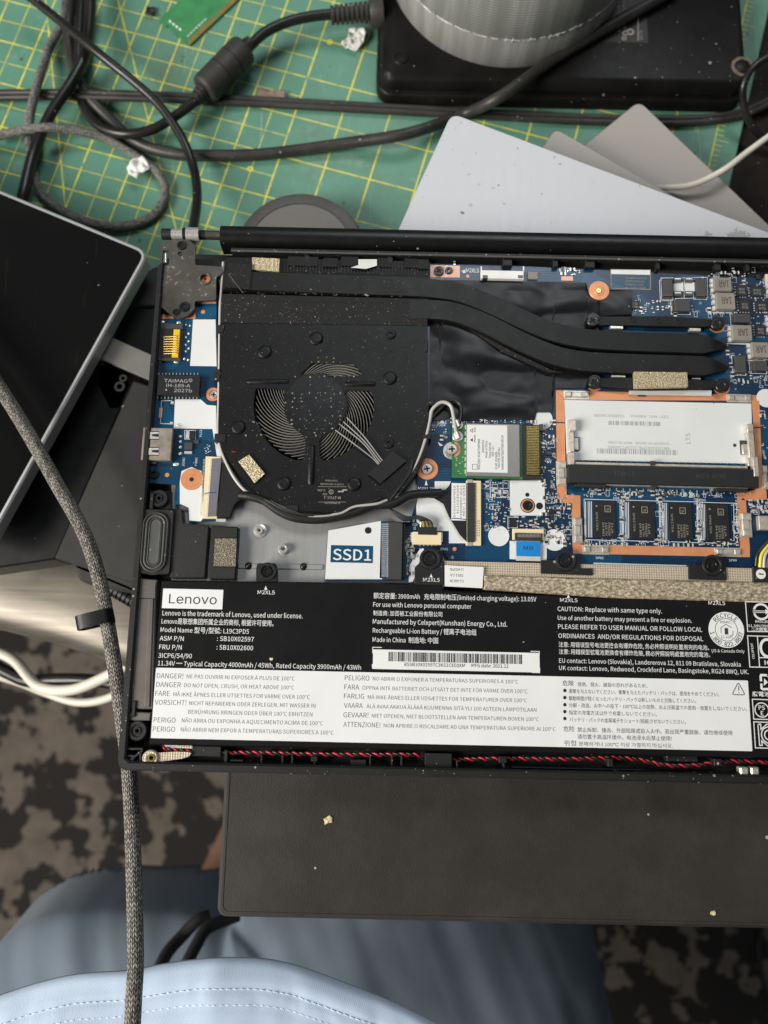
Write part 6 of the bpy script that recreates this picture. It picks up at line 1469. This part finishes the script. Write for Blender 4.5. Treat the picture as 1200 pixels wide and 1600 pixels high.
# moulded plug of the mains lead at the left of the adapter
# tape roll
tr_ = 65.0; tc0 = P(796, 107, AZ); tcx_, tcy_ = tc0.x - 1, tc0.y + tr_
roll = thing('tape_roll', 'roll of grey cloth tape standing flat on the black adapter', 'tape roll', (tcx_, tcy_, AZ))
def roll_band(z0, z1, r, nm):
    k = MB(); n = 120; vv, ff, uv = [], [], []
    for zz_, rr in ((z0, r - .3), (z0 + .5, r), (z1 - .5, r), (z1, r - .3), (z1, 38), (z0, 38)): vv += [(tcx_ + rr * math.cos(2 * math.pi * i / n), tcy_ + rr * math.sin(2 * math.pi * i / n), zz_) for i in range(n)]
    for j in range(6):
        j2 = (j + 1) % 6
        for i in range(n):
            i2 = (i + 1) % n; ff.append((j * n + i, j * n + i2, j2 * n + i2, j2 * n + i)); uv.append(((i / n, j / 6), ((i + 1) / n, j / 6), ((i + 1) / n, (j + 1) / 6), (i / n, (j + 1) / 6)))
    k.add(vv, ff, 0, uv); return k.build(nm, 'duct_tape', roll, smooth=40)
roll_band(AZ + .05, AZ + 20, tr_, 'tape_band'); roll_band(AZ + 20.05, AZ + 48, tr_ + .5, 'tape_band')
k = MB(); k.ring(tcx_, tcy_, 36.5, 38, AZ + .05, AZ + 48, 60); k.build('core', 'tape_grey_core', roll, smooth=40)
k = MB(); rn = random.Random(4)
for i in range(150):
    a = math.radians(190 + rn.random() * 160); r = tr_ + .55; z = AZ + 20 + rn.uniform(-.2, .2); a2 = a + rn.uniform(.01, .05)
    k.tube([(tcx_ + r * math.cos(a), tcy_ + r * math.sin(a), z), (tcx_ + (r + .2) * math.cos(a2), tcy_ + (r + .2) * math.sin(a2), z + rn.uniform(-.3, .3))], .16, 4)
    if i % 4 == 0: k.tube([(tcx_ + r * math.cos(a), tcy_ + r * math.sin(a), z - rn.uniform(.5, 1.5)), (tcx_ + (r + .5) * math.cos(a + .01), tcy_ + (r + .5) * math.sin(a + .01), z + rn.uniform(.6, 2.0))], .13, 4)
k.build('frayed_edge', 'fray_white', roll, kind='stuff')

# ------------------------------------------------------------------ cables
def cable(name, pts, r, m, label, n=12, group=None, sub=8):
    k = MB(); path = catmull([P(u, v, z) for u, v, z in pts], sub); k.tube(path, r, n); o = k.build(name, m, smooth=80); return tag(o, label, 'cable', group)
c0 = MZ + 3.2
cable('power_cable', [(30, -18, c0 + 16), (90, 30, c0 + 16), (150, 80, c0 + 17), (212, 130, c0 + 13), (250, 166, c0 + 11), (284, 215, c0 + 9), (303, 265, c0 + 8), (308, 310, c0 + 16), (301, 362, c0 + 26), (296, 400, c0 + 34)], 2.45, 'cable_black', 'smooth black cable running diagonally down to the laptop hinge')
cable('thick_cable', [(143, -18, c0 + 7), (139, 50, c0 + 7), (132, 88, c0 + 9), (112, 128, c0 + 9), (78, 180, c0 + 8), (52, 240, c0 + 5), (36, 305, c0 + 5), (22, 350, c0)], 2.9, 'cable_black', 'black cable bending down to the tablet corner at the left')
cable('mains_cable', [(112, -18, c0), (106, 50, c0), (112, 95, c0), (132, 142, c0 + 2), (168, 182, c0), (214, 222, c0), (270, 240, c0), (340, 243, c0), (420, 240, c0), (540, 224, c0 + 2), (640, 208, c0 + 8), (720, 180, AZ - 12), (780, 152, AZ + 4), (860, 96, AZ + 4), (950, 42, AZ + 4), (1060, -18, AZ + 4)], 3.0, 'cable_worn', 'black mains cable crossing the mat and the black adapter')
cable('braided_cable', [(104, -18, c0 + 3), (100, 28, c0 + 2), (76, 78, c0 + 1), (55, 145, c0 + 7), (46, 190, c0 + 4), (47, 235, c0), (58, 288, c0), (90, 325, c0), (148, 350, c0), (202, 352, c0), (242, 334, c0), (258, 302, c0), (248, 272, c0), (215, 246, c0), (168, 218, c0 + 1), (112, 203, c0 + 6), (60, 200, c0 + 9), (-12, 214, c0 + 3)], 2.35, 'braid_grey', 'grey braided cable looped on the cutting mat', 14)
fx = thing('filter_cable', 'black cable with a thick ferrite cylinder leading to a ribbed plug', 'cable', tuple(P(348, 110, MZ)))
k = MB(); k.tube(catmull([P(*p) for p in ((128, -18, c0 + 1), (124, 60, c0 + 1), (122, 125, c0 + 1), (130, 165, c0 + 1), (152, 195, c0 + 3), (192, 209, c0 + 6), (236, 203, c0 + 7), (276, 180, c0 + 8), (305, 158, c0 + 9))], 8), 2.55, 12); k.build('lead', 'cable_black', fx, smooth=80)
k = MB(); k.tube(catmull([P(*p) for p in ((390, 72, c0 + 9), (415, 50, c0 + 10), (450, 34, c0 + 10), (485, 26, c0 + 10), (520, 22, c0 + 10))], 8), 2.75, 12); k.build('lead', 'cable_black', fx, smooth=80)
fa, fb = P(318, 142, c0 + 9), P(382, 76, c0 + 9); fd = (fb - fa)
k = MB(); k.tube([fa, fa + fd * .02, fa + fd * .06, fa + fd * .94, fa + fd * .98, fb], [5.6, 7.4, 8.0, 8.0, 7.4, 5.6], 28); k.build('ferrite', 'ferrite_black', fx, smooth=50)
for t in (.42, .68): k = MB(); k.tube([fa + fd * t, fa + fd * (t + .015)], 8.06, 28); k.build('ferrite_groove', 'hole_black', fx)
for s0, s1 in ((-.22, .0), (1.0, 1.16)):
    for i in range(3):
        t = s0 + (s1 - s0) * (i + .1) / 3; k = MB(); k.tube([fa + fd * t, fa + fd * (t + (s1 - s0) / 3.6)], 4.2 - .35 * (i if s0 < 0 else i), 18) if s0 > 0 else k.tube([fa + fd * t, fa + fd * (t + (s1 - s0) / 3.6)], 3.4 + .4 * i, 18); k.build('strain_relief', 'ferrite_black', fx, smooth=50)
sa, sb = P(517, 24, c0 + 10), P(577, 19, c0 + 10); sd = sb - sa
for i in range(8):
    k = MB(); k.tube([sa + sd * (i / 8), sa + sd * (i / 8 + .085)], 4.6 + .1 * i, 18); k.build('strain_relief', 'ferrite_black', fx, smooth=50)
k = MB(); k.tube([sa, sb], 3.6, 14); k.build('plug_neck', 'ferrite_black', fx, smooth=60)
k = MB(); k.tube([sb, sb + sd * .12, sb + sd * .35], [7.0, 8.0, 8.4], 20); k.build('plug', 'ferrite_black', fx, smooth=50)
# flat twin cable along the adapter
tw_ = thing('twin_cable', 'flat twin black cable running straight along the front of the adapter', 'cable', tuple(P(400, 160, MZ)))
for d in (-3.6, 3.6):
    k = MB(); k.tube(catmull([P(u, v + d, MZ + 2.2 + dz) for u, v, dz in ((-20, 149, 2), (120, 148, 4), (250, 152, 4), (400, 159, 0), (600, 170, 0), (750, 178, 0), (900, 186, 0), (1040, 189, 0), (1110, 186, 0), (1165, 176, 0), (1220, 150, 0))], 8), 1.75, 10); k.build('conductor', 'cable_worn', tw_, smooth=80)
cable('white_cable', [(985, 300, -40), (1030, 294, -52), (1080, 289, -50), (1130, 266, -46), (1170, 236, -46), (1225, 196, -46)], 1.6, 'cable_white', 'thin white cable lying across the warm grey plate')
cable('thin_cable', [(1225, 76, -50), (1180, 102, -52), (1163, 130, -56), (1161, 158, -62), (1170, 188, -68), (1192, 216, -74), (1225, 236, -78)], 1.9, 'cable_black', 'thin black cable curving at the right edge of the adapter')

# ------------------------------------------------------------------ memory stick, scraps
rz_ = MZ + 1.4
ra, rb_, rc_ = P(297, 70, rz_), P(376, -5, rz_), P(238, 22, rz_)
ex = (rb_ - ra).normalized(); ey = Vector((-ex.y, ex.x, 0)); ey = ey if ey.dot(rc_ - ra) > 0 else -ey
H = 24.5
def ml(a, c): p = ra + ex * a + ey * c; return (p.x, p.y)
ram = thing('memory_stick', 'green memory stick with gold edge contacts at the top of the mat', 'memory stick', (ra.x, ra.y, MZ))
k = MB(); k.prism([ml(*p) for p in ((0, 0), (67, 0), (67, H), (0, H), (0, 19), (1.2, 18), (1.2, 14.5), (0, 13.5))], rz_ - 1.2, rz_); k.build('board', 'ram_green', ram)
k = MB()
for a0_, a1_ in ((.6, 23), (24.6, 66)): k.prism([ml(*p) for p in ((a0_, .1), (a1_, .1), (a1_, 2.6), (a0_, 2.6))], rz_ - .1, rz_ + .06)
k.build('edge_contacts', 'gold_pin', ram)
for i in range(7): k = MB(); k.prism([ml(*p) for p in ((3 + i * 2.3, 4.0), (4.5 + i * 2.3, 4.0), (4.5 + i * 2.3, 5.0), (3 + i * 2.3, 5.0))], rz_, rz_ + .5, .1); k.build('resistor', 'solder', ram)
for i in range(4): k = MB(); k.prism([ml(*p) for p in ((3.0, 10 + i * 2.6), (4.0, 10 + i * 2.6), (4.0, 11.6 + i * 2.6), (3.0, 11.6 + i * 2.6))], rz_, rz_ + .5, .1); k.build('resistor', 'foam_white', ram)
def scrap(name, pix, z, th, m, label, cat, r=.8):
    """torn, creased little sheet"""
    from mathutils import noise
    p = [Vector((*PX(u, v, z), 0)) for u, v in pix]; c = sum(p, Vector((0, 0, 0))) / len(p); N_, R_ = len(p) * 5, 7; sd = len(label) * .37
    k = MB(); vv, ff = [(c.x, c.y, z)], []
    for j in range(1, R_ + 1):
        for i in range(N_):
            t = i / 5.0; a0_, b0_ = p[int(t) % len(p)], p[(int(t) + 1) % len(p)]; e = a0_ + (b0_ - a0_) * (t - int(t)); q_ = c + (e - c) * (j / R_) * (1 + .07 * noise.noise(Vector((t * 1.7, sd, j * .2))))
            vv.append((q_.x, q_.y, z + th * (abs(noise.noise(Vector((q_.x * .22, q_.y * .22, sd)))) * 1.9 - .35 + .35 * noise.noise(Vector((q_.x * .6, q_.y * .5, sd))))))
    for i in range(N_): ff.append((0, 1 + i, 1 + (i + 1) % N_))
    for j in range(R_ - 1):
        for i in range(N_): i2 = (i + 1) % N_; o_ = 1 + j * N_; ff.append((o_ + i, o_ + N_ + i, o_ + N_ + i2, o_ + i2))
    k.add(vv, ff); o = k.build(name, m, smooth=30); m_ = o.modifiers.new('thick', 'SOLIDIFY'); m_.thickness = .0003; return tag(o, label, cat)
scrap('paper_scrap', ((198, 262), (205, 250), (222, 243), (233, 255), (234, 264), (220, 270), (215, 280), (204, 276)), MZ + 6, 2.2, 'paper_white', 'small crumpled white scrap resting on the braided loop', 'paper scrap')
scrap('paper_scrap', ((545, 44), (571, 40), (572, 54), (568, 66), (556, 80), (536, 72), (533, 66), (544, 58)), MZ + 3, 2.4, 'paper_white', 'folded white paper scrap under the ribbed plug', 'paper scrap')
scrap('leather_scrap', ((402, 140), (446, 143), (444, 160), (402, 156)), MZ + 1.5, 1.2, 'scrap_brown', 'little brown scrap tucked behind the twin cable', 'scrap')
scrap('plastic_chip', ((229, 10), (243, 12), (240, 26), (228, 24)), MZ + 1.2, 1.0, 'chip_black', 'tiny black chip beside the green memory stick', 'chip')

# ------------------------------------------------------------------ tablet and boxes at the left
TZ_ = -40.0
tp = [PX(u, v, TZ_) for u, v in ((-60, 272), (214, 389), (238, 398), (232, 412), (-40, 886))]
tp = [PX(-70, 268, TZ_), PX(234, 393, TZ_), PX(-28, 866, TZ_)]
e1 = (Vector(tp[0]) - Vector(tp[1])).normalized(); e2 = (Vector(tp[2]) - Vector(tp[1])).normalized()
quad = [tp[1], tuple(Vector(tp[1]) + e1 * 180), tuple(Vector(tp[1]) + e1 * 180 + e2 * 160), tuple(Vector(tp[1]) + e2 * 160)]
quad = roundpoly(quad, [7, 5, 5, 5], 8)
tab = thing('tablet', 'black glass tablet with a thin silver rim leaning in from the left', 'tablet', (sum(q[0] for q in quad) / len(quad), sum(q[1] for q in quad) / len(quad), TZ_ - 8))
k = MB(); k.prism(quad, TZ_ - 8, TZ_, .7); k.build('rim', 'device_rim', tab, smooth=40)
qq = quad if sarea(quad) > 0 else quad[::-1]
k = MB(); k.prism(inset(qq, 1.8), TZ_ - 1, TZ_ + .12, .1); k.build('glass', 'tablet_glass', tab)
def block(name, pix, z1, z0, m, label, cat, r=1.5, bev=.8):
    p = roundpoly([PX(u, v, z1) for u, v in pix], r, 4); k = MB(); k.prism(p, z0, z1, bev); return tag(k.build(name, m, smooth=30), label, cat)
db = block('drive_box', ((208, 594), (262, 612), (262, 930), (84, 872)), -52, DZ + .1, 'device_grey', 'matt dark grey box beside the left edge of the laptop', 'box', 1.2)
block('drive_box', ((196, 476), (262, 470), (262, 640), (170, 640), (150, 600)), -60, DZ + .2, 'device_black', 'small black box tucked between the tablet and the laptop', 'box', 1.2)
block('drive_box', ((206, 598), (150, 560), (-60, 480), (-90, 900), (86, 874)), -60, DZ + .15, 'device_black', 'wide black box hidden in the shade under the tablet', 'box', 1.2)
block('plastic_case', ((200, 430), (262, 410), (262, 478), (190, 478)), -58, DZ + .2, 'device_grey', 'grey plastic case peeking out above the small black box', 'case', 2)
block('steel_ruler', ((120, 520), (163, 522), (262, 565), (262, 606), (225, 590), (120, 545)), -49.5, -51.6, 'ruler_grey', 'flat grey metal bar slanting out from under the tablet', 'metal bar', .8, .3)
k = MB(); x, y = PX(187, 604, -51.9)
k.ring(x, y, 1.3, 2.6, -52, -51.7, 20, .1); k.ring(x + 1.3, y + 4.2, .9, 1.9, -52, -51.7, 18, .1); k.build('embossed_mark', 'device_grey', db, smooth=40)
# plug under the laptop corner
pl = thing('black_plug', 'black cable plug with a ribbed sleeve below the grey box', 'plug', tuple(P(170, 915, -72)))
a_, b2 = P(128, 880, -66), P(172, 914, -66); d_ = P(228, 950, -66) - b2
k = MB(); k.poly([(116, 880), (150, 890), (215, 900), (222, 930), (175, 922), (134, 912), (122, 906)], -72, -60, 1.5, 1.5); k.build('plug_body', 'device_grey', pl, smooth=40)
for i in range(8): k = MB(); k.tube([b2 + d_ * (i / 9), b2 + d_ * (i / 9 + .075)], 4.4 - .1 * i, 16); k.build('sleeve_rib', 'device_black', pl, smooth=50)
k = MB(); k.tube([b2, b2 + d_ * 1.3], 3.2, 12); k.build('lead', 'device_black', pl, smooth=60)

# ------------------------------------------------------------------ steel tray and cables below it, at the left
def tray():
    """curved metal panel: flat above, rolling over its front edge"""
    z1 = -105.0; t_ = thing('metal_tray', 'worn cream coloured metal tray with a rounded front edge at the left', 'metal tray', tuple(P(90, 940, z1 - 40)))
    edge = [Vector((*PX(u, v, z1), 0)) for u, v in ((-220, 930), (-120, 952), (-40, 975), (20, 990), (80, 1006), (140, 1026), (200, 1046), (280, 1075))]
    edge = catmull(edge, 6); back = Vector((*PX(60, 700, z1), 0)) - Vector((*PX(90, 990, z1), 0)); back.normalize()
    prof = [(85, -5), (60, -2.5), (40, -.8), (24, 0), (14, -.2), (7, -1.8), (2, -5), (-.5, -9.5), (.5, -15), (4, -20), (10, -24), (20, -27)]
    n = len(prof); vv, ff = [], []
    for e in edge:
        for d, h in prof: q_ = e + back * d; vv.append((q_.x, q_.y, z1 + h + 1.2 * nz0(q_.x, q_.y)))
    for i in range(len(edge) - 1):
        for j in range(n - 1): ff.append((i * n + j, i * n + j + 1, (i + 1) * n + j + 1, (i + 1) * n + j))
    k = MB(); k.add(vv, ff); o = k.build('panel', 'worn_steel', t_, smooth=80); m_ = o.modifiers.new('thick', 'SOLIDIFY'); m_.thickness = .0015
def nz0(x, y):
    from mathutils import noise
    return noise.noise(Vector((x * .02, y * .02, 4.4)))
tray()
cable('floor_cable', [(1240, 1405, -796), (1200, 1432, -796), (1186, 1470, -796), (1188, 1510, -796), (1204, 1560, -796), (1240, 1600, -796)], 3.2, 'cable_black', 'black cable curling on the rug at the lower right edge')
cable('cream_cable', [(-260, 960, -140), (-120, 990, -136), (-30, 1012, -135), (20, 1030, -135), (60, 1072, -138), (110, 1078, -130), (160, 1060, -124), (215, 1030, -118)], 3.0, 'cable_white', 'upper of the two cream cables hanging below the metal tray', 12, 'cream cables below the metal tray')
cable('cream_cable', [(-260, 1000, -160), (-120, 1030, -152), (-20, 1052, -150), (30, 1066, -152), (70, 1082, -155), (120, 1097, -152), (165, 1092, -146), (215, 1068, -138)], 2.4, 'cable_white', 'lower of the two cream cables hanging below the metal tray', 12, 'cream cables below the metal tray')
cable('hanging_cable', [(-260, 985, -150), (-120, 1010, -144), (-30, 1030, -142), (10, 1050, -142), (45, 1064, -142), (90, 1062, -140), (150, 1064, -135), (215, 1075, -130)], 3.6, 'cable_black', 'black cable between the cream cables below the metal tray')

# ------------------------------------------------------------------ braided cable in front, with its clip
bc = [(-190, 330, -34), (-100, 455, -30), (-30, 560, -28), (0, 606, -27), (40, 670, -27), (90, 758, -26), (130, 830, -26), (154, 900, -25), (170, 985, -25), (182, 1060, -24.5), (192, 1130, -24.2), (199, 1180, -24), (203, 1225, -24), (207, 1300, -22), (210, 1400, -20), (212, 1500, -17), (209, 1560, -14), (205, 1640, -10)]
cable('braided_cable', bc, 3.05, 'braid_dark', 'thick black and grey braided cable running down past the laptop corner', 18, sub=10)
clip = thing('cable_clip', 'small black plastic clip on the thick braided cable', 'clip', tuple(P(150, 972, -32)))
pa, pb = P(121, 975, -24), P(177, 961, -24); dd = (pb - pa).normalized(); nn = Vector((-dd.y, dd.x, 0)); Lc = (pb - pa).length
def clip_ring():
    k = MB(); N_ = 24; out_, in_ = [], []
    for i in range(N_):
        a = 2 * math.pi * i / N_; ca, sa = math.cos(a), math.sin(a); sgn = lambda v: (1 if v >= 0 else -1)
        ox = Lc / 2 * sgn(ca) * abs(ca) ** .6; oz = 5.0 * sgn(sa) * abs(sa) ** .7
        out_.append((ox, oz)); in_.append((ox * .84 , oz * .76))
    c_ = (pa + pb) / 2; vv, ff = [], []
    for ring_ in (out_, in_):
        for h in (-2.9, 2.9): vv += [tuple(c_ + dd * x + nn * h + Vector((0, 0, z))) for x, z in ring_]
    for i in range(N_):
        j = (i + 1) % N_; o0, o1, i0, i1_ = 0, N_, 2 * N_, 3 * N_
        ff += [(o0 + i, o0 + j, o1 + j, o1 + i), (i0 + j, i0 + i, i1_ + i, i1_ + j), (o1 + i, o1 + j, i1_ + j, i1_ + i), (o0 + j, o0 + i, i0 + i, i0 + j)]
    k.add(vv, ff); k.build('band', 'device_black', clip, smooth=40)
clip_ring()
k = MB(); k.tube([P(132, 978, -27), P(146, 974, -27)], 1.8, 12); k.build('latch', 'device_black', clip, smooth=50)

# ------------------------------------------------------------------ leather covered board under the laptop
pz = LZ - .2
px0, px1, py0, py1 = P(340, 1400, pz).x, XR - 40, P(700, 1441, pz).y, YT - 140
pd = thing('leather_box', 'dark brown leather covered box under the front of the laptop', 'leather box', ((px0 + px1) / 2, (py0 + py1) / 2, DZ))
k = MB(); k.prism(rrect(px0, py0, px1, py1, 3.5, 5), pz - 9, pz, 1.3); k.build('lid', 'pad_leather', pd, smooth=40)
k = MB(); k.prism(rrect(px0 + 2, py0 + 2, px1 - 2, py1 - 2, 3.5, 5), DZ + .1, pz - 9.05); k.build('box_body', 'pad_leather', pd, smooth=40)
ins = rrect(px0 + 2.2, py0 + 2.2, px1 - 2.2, py1 - 2.2, 2.5, 5); k = MB(); vv, ff = plate_mesh(rrect(px0 + 1.4, py0 + 1.4, px1 - 1.4, py1 - 1.4, 3.2, 5), [ins], .25); k.add([(x, y, z + pz - .05) for x, y, z in vv], ff); k.build('raised_border', 'pad_leather', pd)
# crumbs
rn = random.Random(21)
def crumb(u, v, z, s, label):
    p = P(u, v, z); k = MB(); n = 9; vv = [(p.x + s * rn.uniform(.6, 1.2) * math.cos(2 * math.pi * i / n), p.y + s * rn.uniform(.5, 1.1) * math.sin(2 * math.pi * i / n), z + .02 + s * rn.uniform(0, .25)) for i in range(n)] + [(p.x + s * .2, p.y, z + s * .3)]
    k.add(vv, [(i, (i + 1) % n, n) for i in range(n)] + [tuple(range(n))[::-1]]); return tag(k.build('crumb', 'debris'), label, 'crumb')
crumb(513, 1281, pz, 2.2, 'pale crumb lying on the left part of the leather box')
crumb(1114, 1426, pz, 1.2, 'pale crumb near the front edge of the leather box')
crumb(424, 1030, BZ, .8, 'tiny pale crumb on the black part of the battery')

# ------------------------------------------------------------------ the person sitting at the desk
import mathutils
def nz(x, y, s, seed): return mathutils.noise.noise(Vector((x * s, y * s, seed)))
person = thing('person', 'seated person in grey blue shorts and a light blue shirt', 'person', (0, -330, -800))
def body():
    me = bpy.data.meshes.new('body'); V = [(20, -520, -330), (20, -530, -200), (20, -520, -60), (20, -515, 40), (-60, -480, -330), (90, -480, -330), (-120, -330, -310), (95, -230, -310), (-124, -290, -316), (70, -70, -330), (-130, -250, -560), (85, -40, -570), (-130, -260, -740), (85, -50, -740), (-140, -170, -770), (85, 40, -770)]
    E_ = [(0, 1), (1, 2), (2, 3), (0, 4), (0, 5), (4, 6), (5, 7), (6, 8), (7, 9), (8, 10), (9, 11), (10, 12), (11, 13), (12, 14), (13, 15)]
    Rr = [105, 115, 115, 105, 55, 55, 42, 45, 40, 42, 40, 42, 32, 32, 26, 26]
    me.from_pydata([tuple(c * MM for c in v) for v in V], E_, []); me.materials.append(MAT['skin'])
    o = bpy.data.objects.new('body', me); COL.objects.link(o); o.parent = person; o.location = Vector((0, 330, 800)) * MM
    sk_ = o.modifiers.new('skin', 'SKIN')
    for i, d in enumerate(me.skin_vertices[0].data): d.radius = (Rr[i] * MM, Rr[i] * MM); d.use_root = (i == 0)
    o.modifiers.new('sub', 'SUBSURF').levels = 1; o.modifiers['sub'].render_levels = 1
    WORLD0[o.name] = Vector((0, 0, 0)); return o
body()
# shorts: cloth over both thighs, knees towards the desk
SZ = -205.0
def shorts():
    """cloth over both thighs: left knee short of the desk, right thigh running on under the leather board"""
    k = MB(); NX, NY = 330, 270
    x0, x1 = P(-260, 1500, SZ).x, P(1080, 1600, SZ).x; y1 = P(600, 1180, SZ).y; y0 = P(300, 2100, SZ).y
    kl, hl = P(160, 1752, SZ), P(330, 2150, SZ); kr, hr = P(640, 1400, SZ), P(690, 2050, SZ); vv, ff = [], []
    def cap(px_, py_, a, b2_, ra, rb):
        d = Vector((b2_.x - a.x, b2_.y - a.y)); w = Vector((px_ - a.x, py_ - a.y)); t = max(0, min(1, w.dot(d) / d.dot(d))); q_ = w - d * t; r = ra + (rb - ra) * t; s = ((abs(q_.x) / r) ** 3 + (abs(q_.y) / r) ** 3) ** (1 / 3)
        return SZ - 34 * (1 - max(0, 1 - s ** 3.4) ** .5) if s < 1 else SZ - 34 - (s - 1) * 900
    for i in range(NX + 1):
        for j in range(NY + 1):
            x = x0 + (x1 - x0) * i / NX; y = y0 + (y1 - y0) * j / NY
            a = cap(x, y, kl, hl, 106, 118); c = cap(x, y, kr, hr, 112, 135)
            h = max(a, c) + 12 * math.exp(-abs(a - c) / 16)
            w = nz(x * 1.2 + y * .5, y * .35 - x * .15, .022, 3.1) * 7 + nz(x, y, .045, 8.8) * 1.6 + nz(x * 1.3 + y * .5, y * .3, .012, 1.2) * 8 + nz(x * 2.2 + y * .9, y * .3, .03, 2.7) * 3
            vv.append((x, y, max(h, SZ - 140) + w * .8))
    for i in range(NX):
        for j in range(NY):
            ids = (i * (NY + 1) + j, (i + 1) * (NY + 1) + j, (i + 1) * (NY + 1) + j + 1, i * (NY + 1) + j + 1)
            if min(vv[q_][2] for q_ in ids) > SZ - 105: ff.append(ids)
    k.add(vv, ff); o = k.build('shorts', 'shorts_cloth', person, 'grey blue shorts', smooth=80)
    m_ = o.modifiers.new('thick', 'SOLIDIFY'); m_.thickness = .0015; return o
shorts()
for pts in (((248, 1515, -168), (262, 1488, -178), (285, 1462, -188), (308, 1438, -192), (326, 1431, -196)), ((292, 1505, -168), (306, 1478, -176), (322, 1452, -184), (345, 1440, -190), (372, 1430, -196))):
    k = MB(); k.tube(catmull([P(u, v, z) for u, v, z in pts], 8), 3.6, 10); k.build('drawstring', 'cord_black', person, smooth=80)
# shirt hem over the belly
def shirt():
    hz = -45.0; hem_px = [(-190, 1640), (-100, 1598), (-40, 1570), (0, 1556), (60, 1537), (120, 1524), (200, 1518), (260, 1507), (330, 1499), (400, 1499), (450, 1507), (500, 1523), (560, 1546), (610, 1566), (660, 1590), (720, 1622), (800, 1675), (880, 1730)]
    hem = catmull([Vector((*PX(u, v, hz), hz)) for u, v in hem_px], 8); n = len(hem); k = MB(); vv, ff = [], []; NS = 60
    def surf(i, s):
        p = hem[i]; w = nz(p.x, s * .8, .03, 2.2) * 2.2 + nz(p.x * 1.4, s * .4, .07, 6.1) * .7
        e = .5 * math.sin(min(1, s / 3) * math.pi / 2)
        tuck = -1.2 * math.exp(-((s - 10.5) / 1.0) ** 2) - 1.2 * math.exp(-((s - 16.2) / 1.0) ** 2)
        pk = .5 * nz(p.x * 2.2, s, .16, 9) * math.exp(-((s - 13) / 5) ** 2)
        return Vector((p.x * (1 - .0003 * s), p.y - s * .86, p.z + s * .40 + e + tuck * .45 + pk + (w + 1.3 * nz(p.x * .9 + s * .5, s * 1.1 - p.x * .2, .05, 12.3)) * min(1, s / 6) - 2.0 * math.exp(-s / .7)))
    for i in range(n):
        for j in range(NS + 1): vv.append(surf(i, 150 * (j / NS) ** 1.5))
    for i in range(n - 1):
        for j in range(NS): a = i * (NS + 1) + j; ff.append((a, a + 1, a + NS + 2, a + NS + 1))
    k.add(vv, ff); o = k.build('shirt', 'shirt_cloth', person, 'light blue shirt with a double stitched hem', smooth=80); m_ = o.modifiers.new('thick', 'SOLIDIFY'); m_.thickness = .0012; m_.offset = -1
    for s in (10.5, 16.2):
        k = MB(); L = 0.0; pts = [surf(i, s) + Vector((0, 0, .25)) for i in range(n)]; seg = []; acc = 0
        fine = catmull(pts, 4)
        for i in range(1, len(fine)):
            L += (fine[i] - fine[i - 1]).length
            if L % 2.7 < 1.9: seg.append(fine[i])
            else:
                if len(seg) > 1: k.tube([seg[0] - Vector((0, 0, .3)), *seg, seg[-1] - Vector((0, 0, .3))], .2, 5)
                seg = []
        k.build('stitching', 'stitch', person, kind='stuff', smooth=80)
shirt()
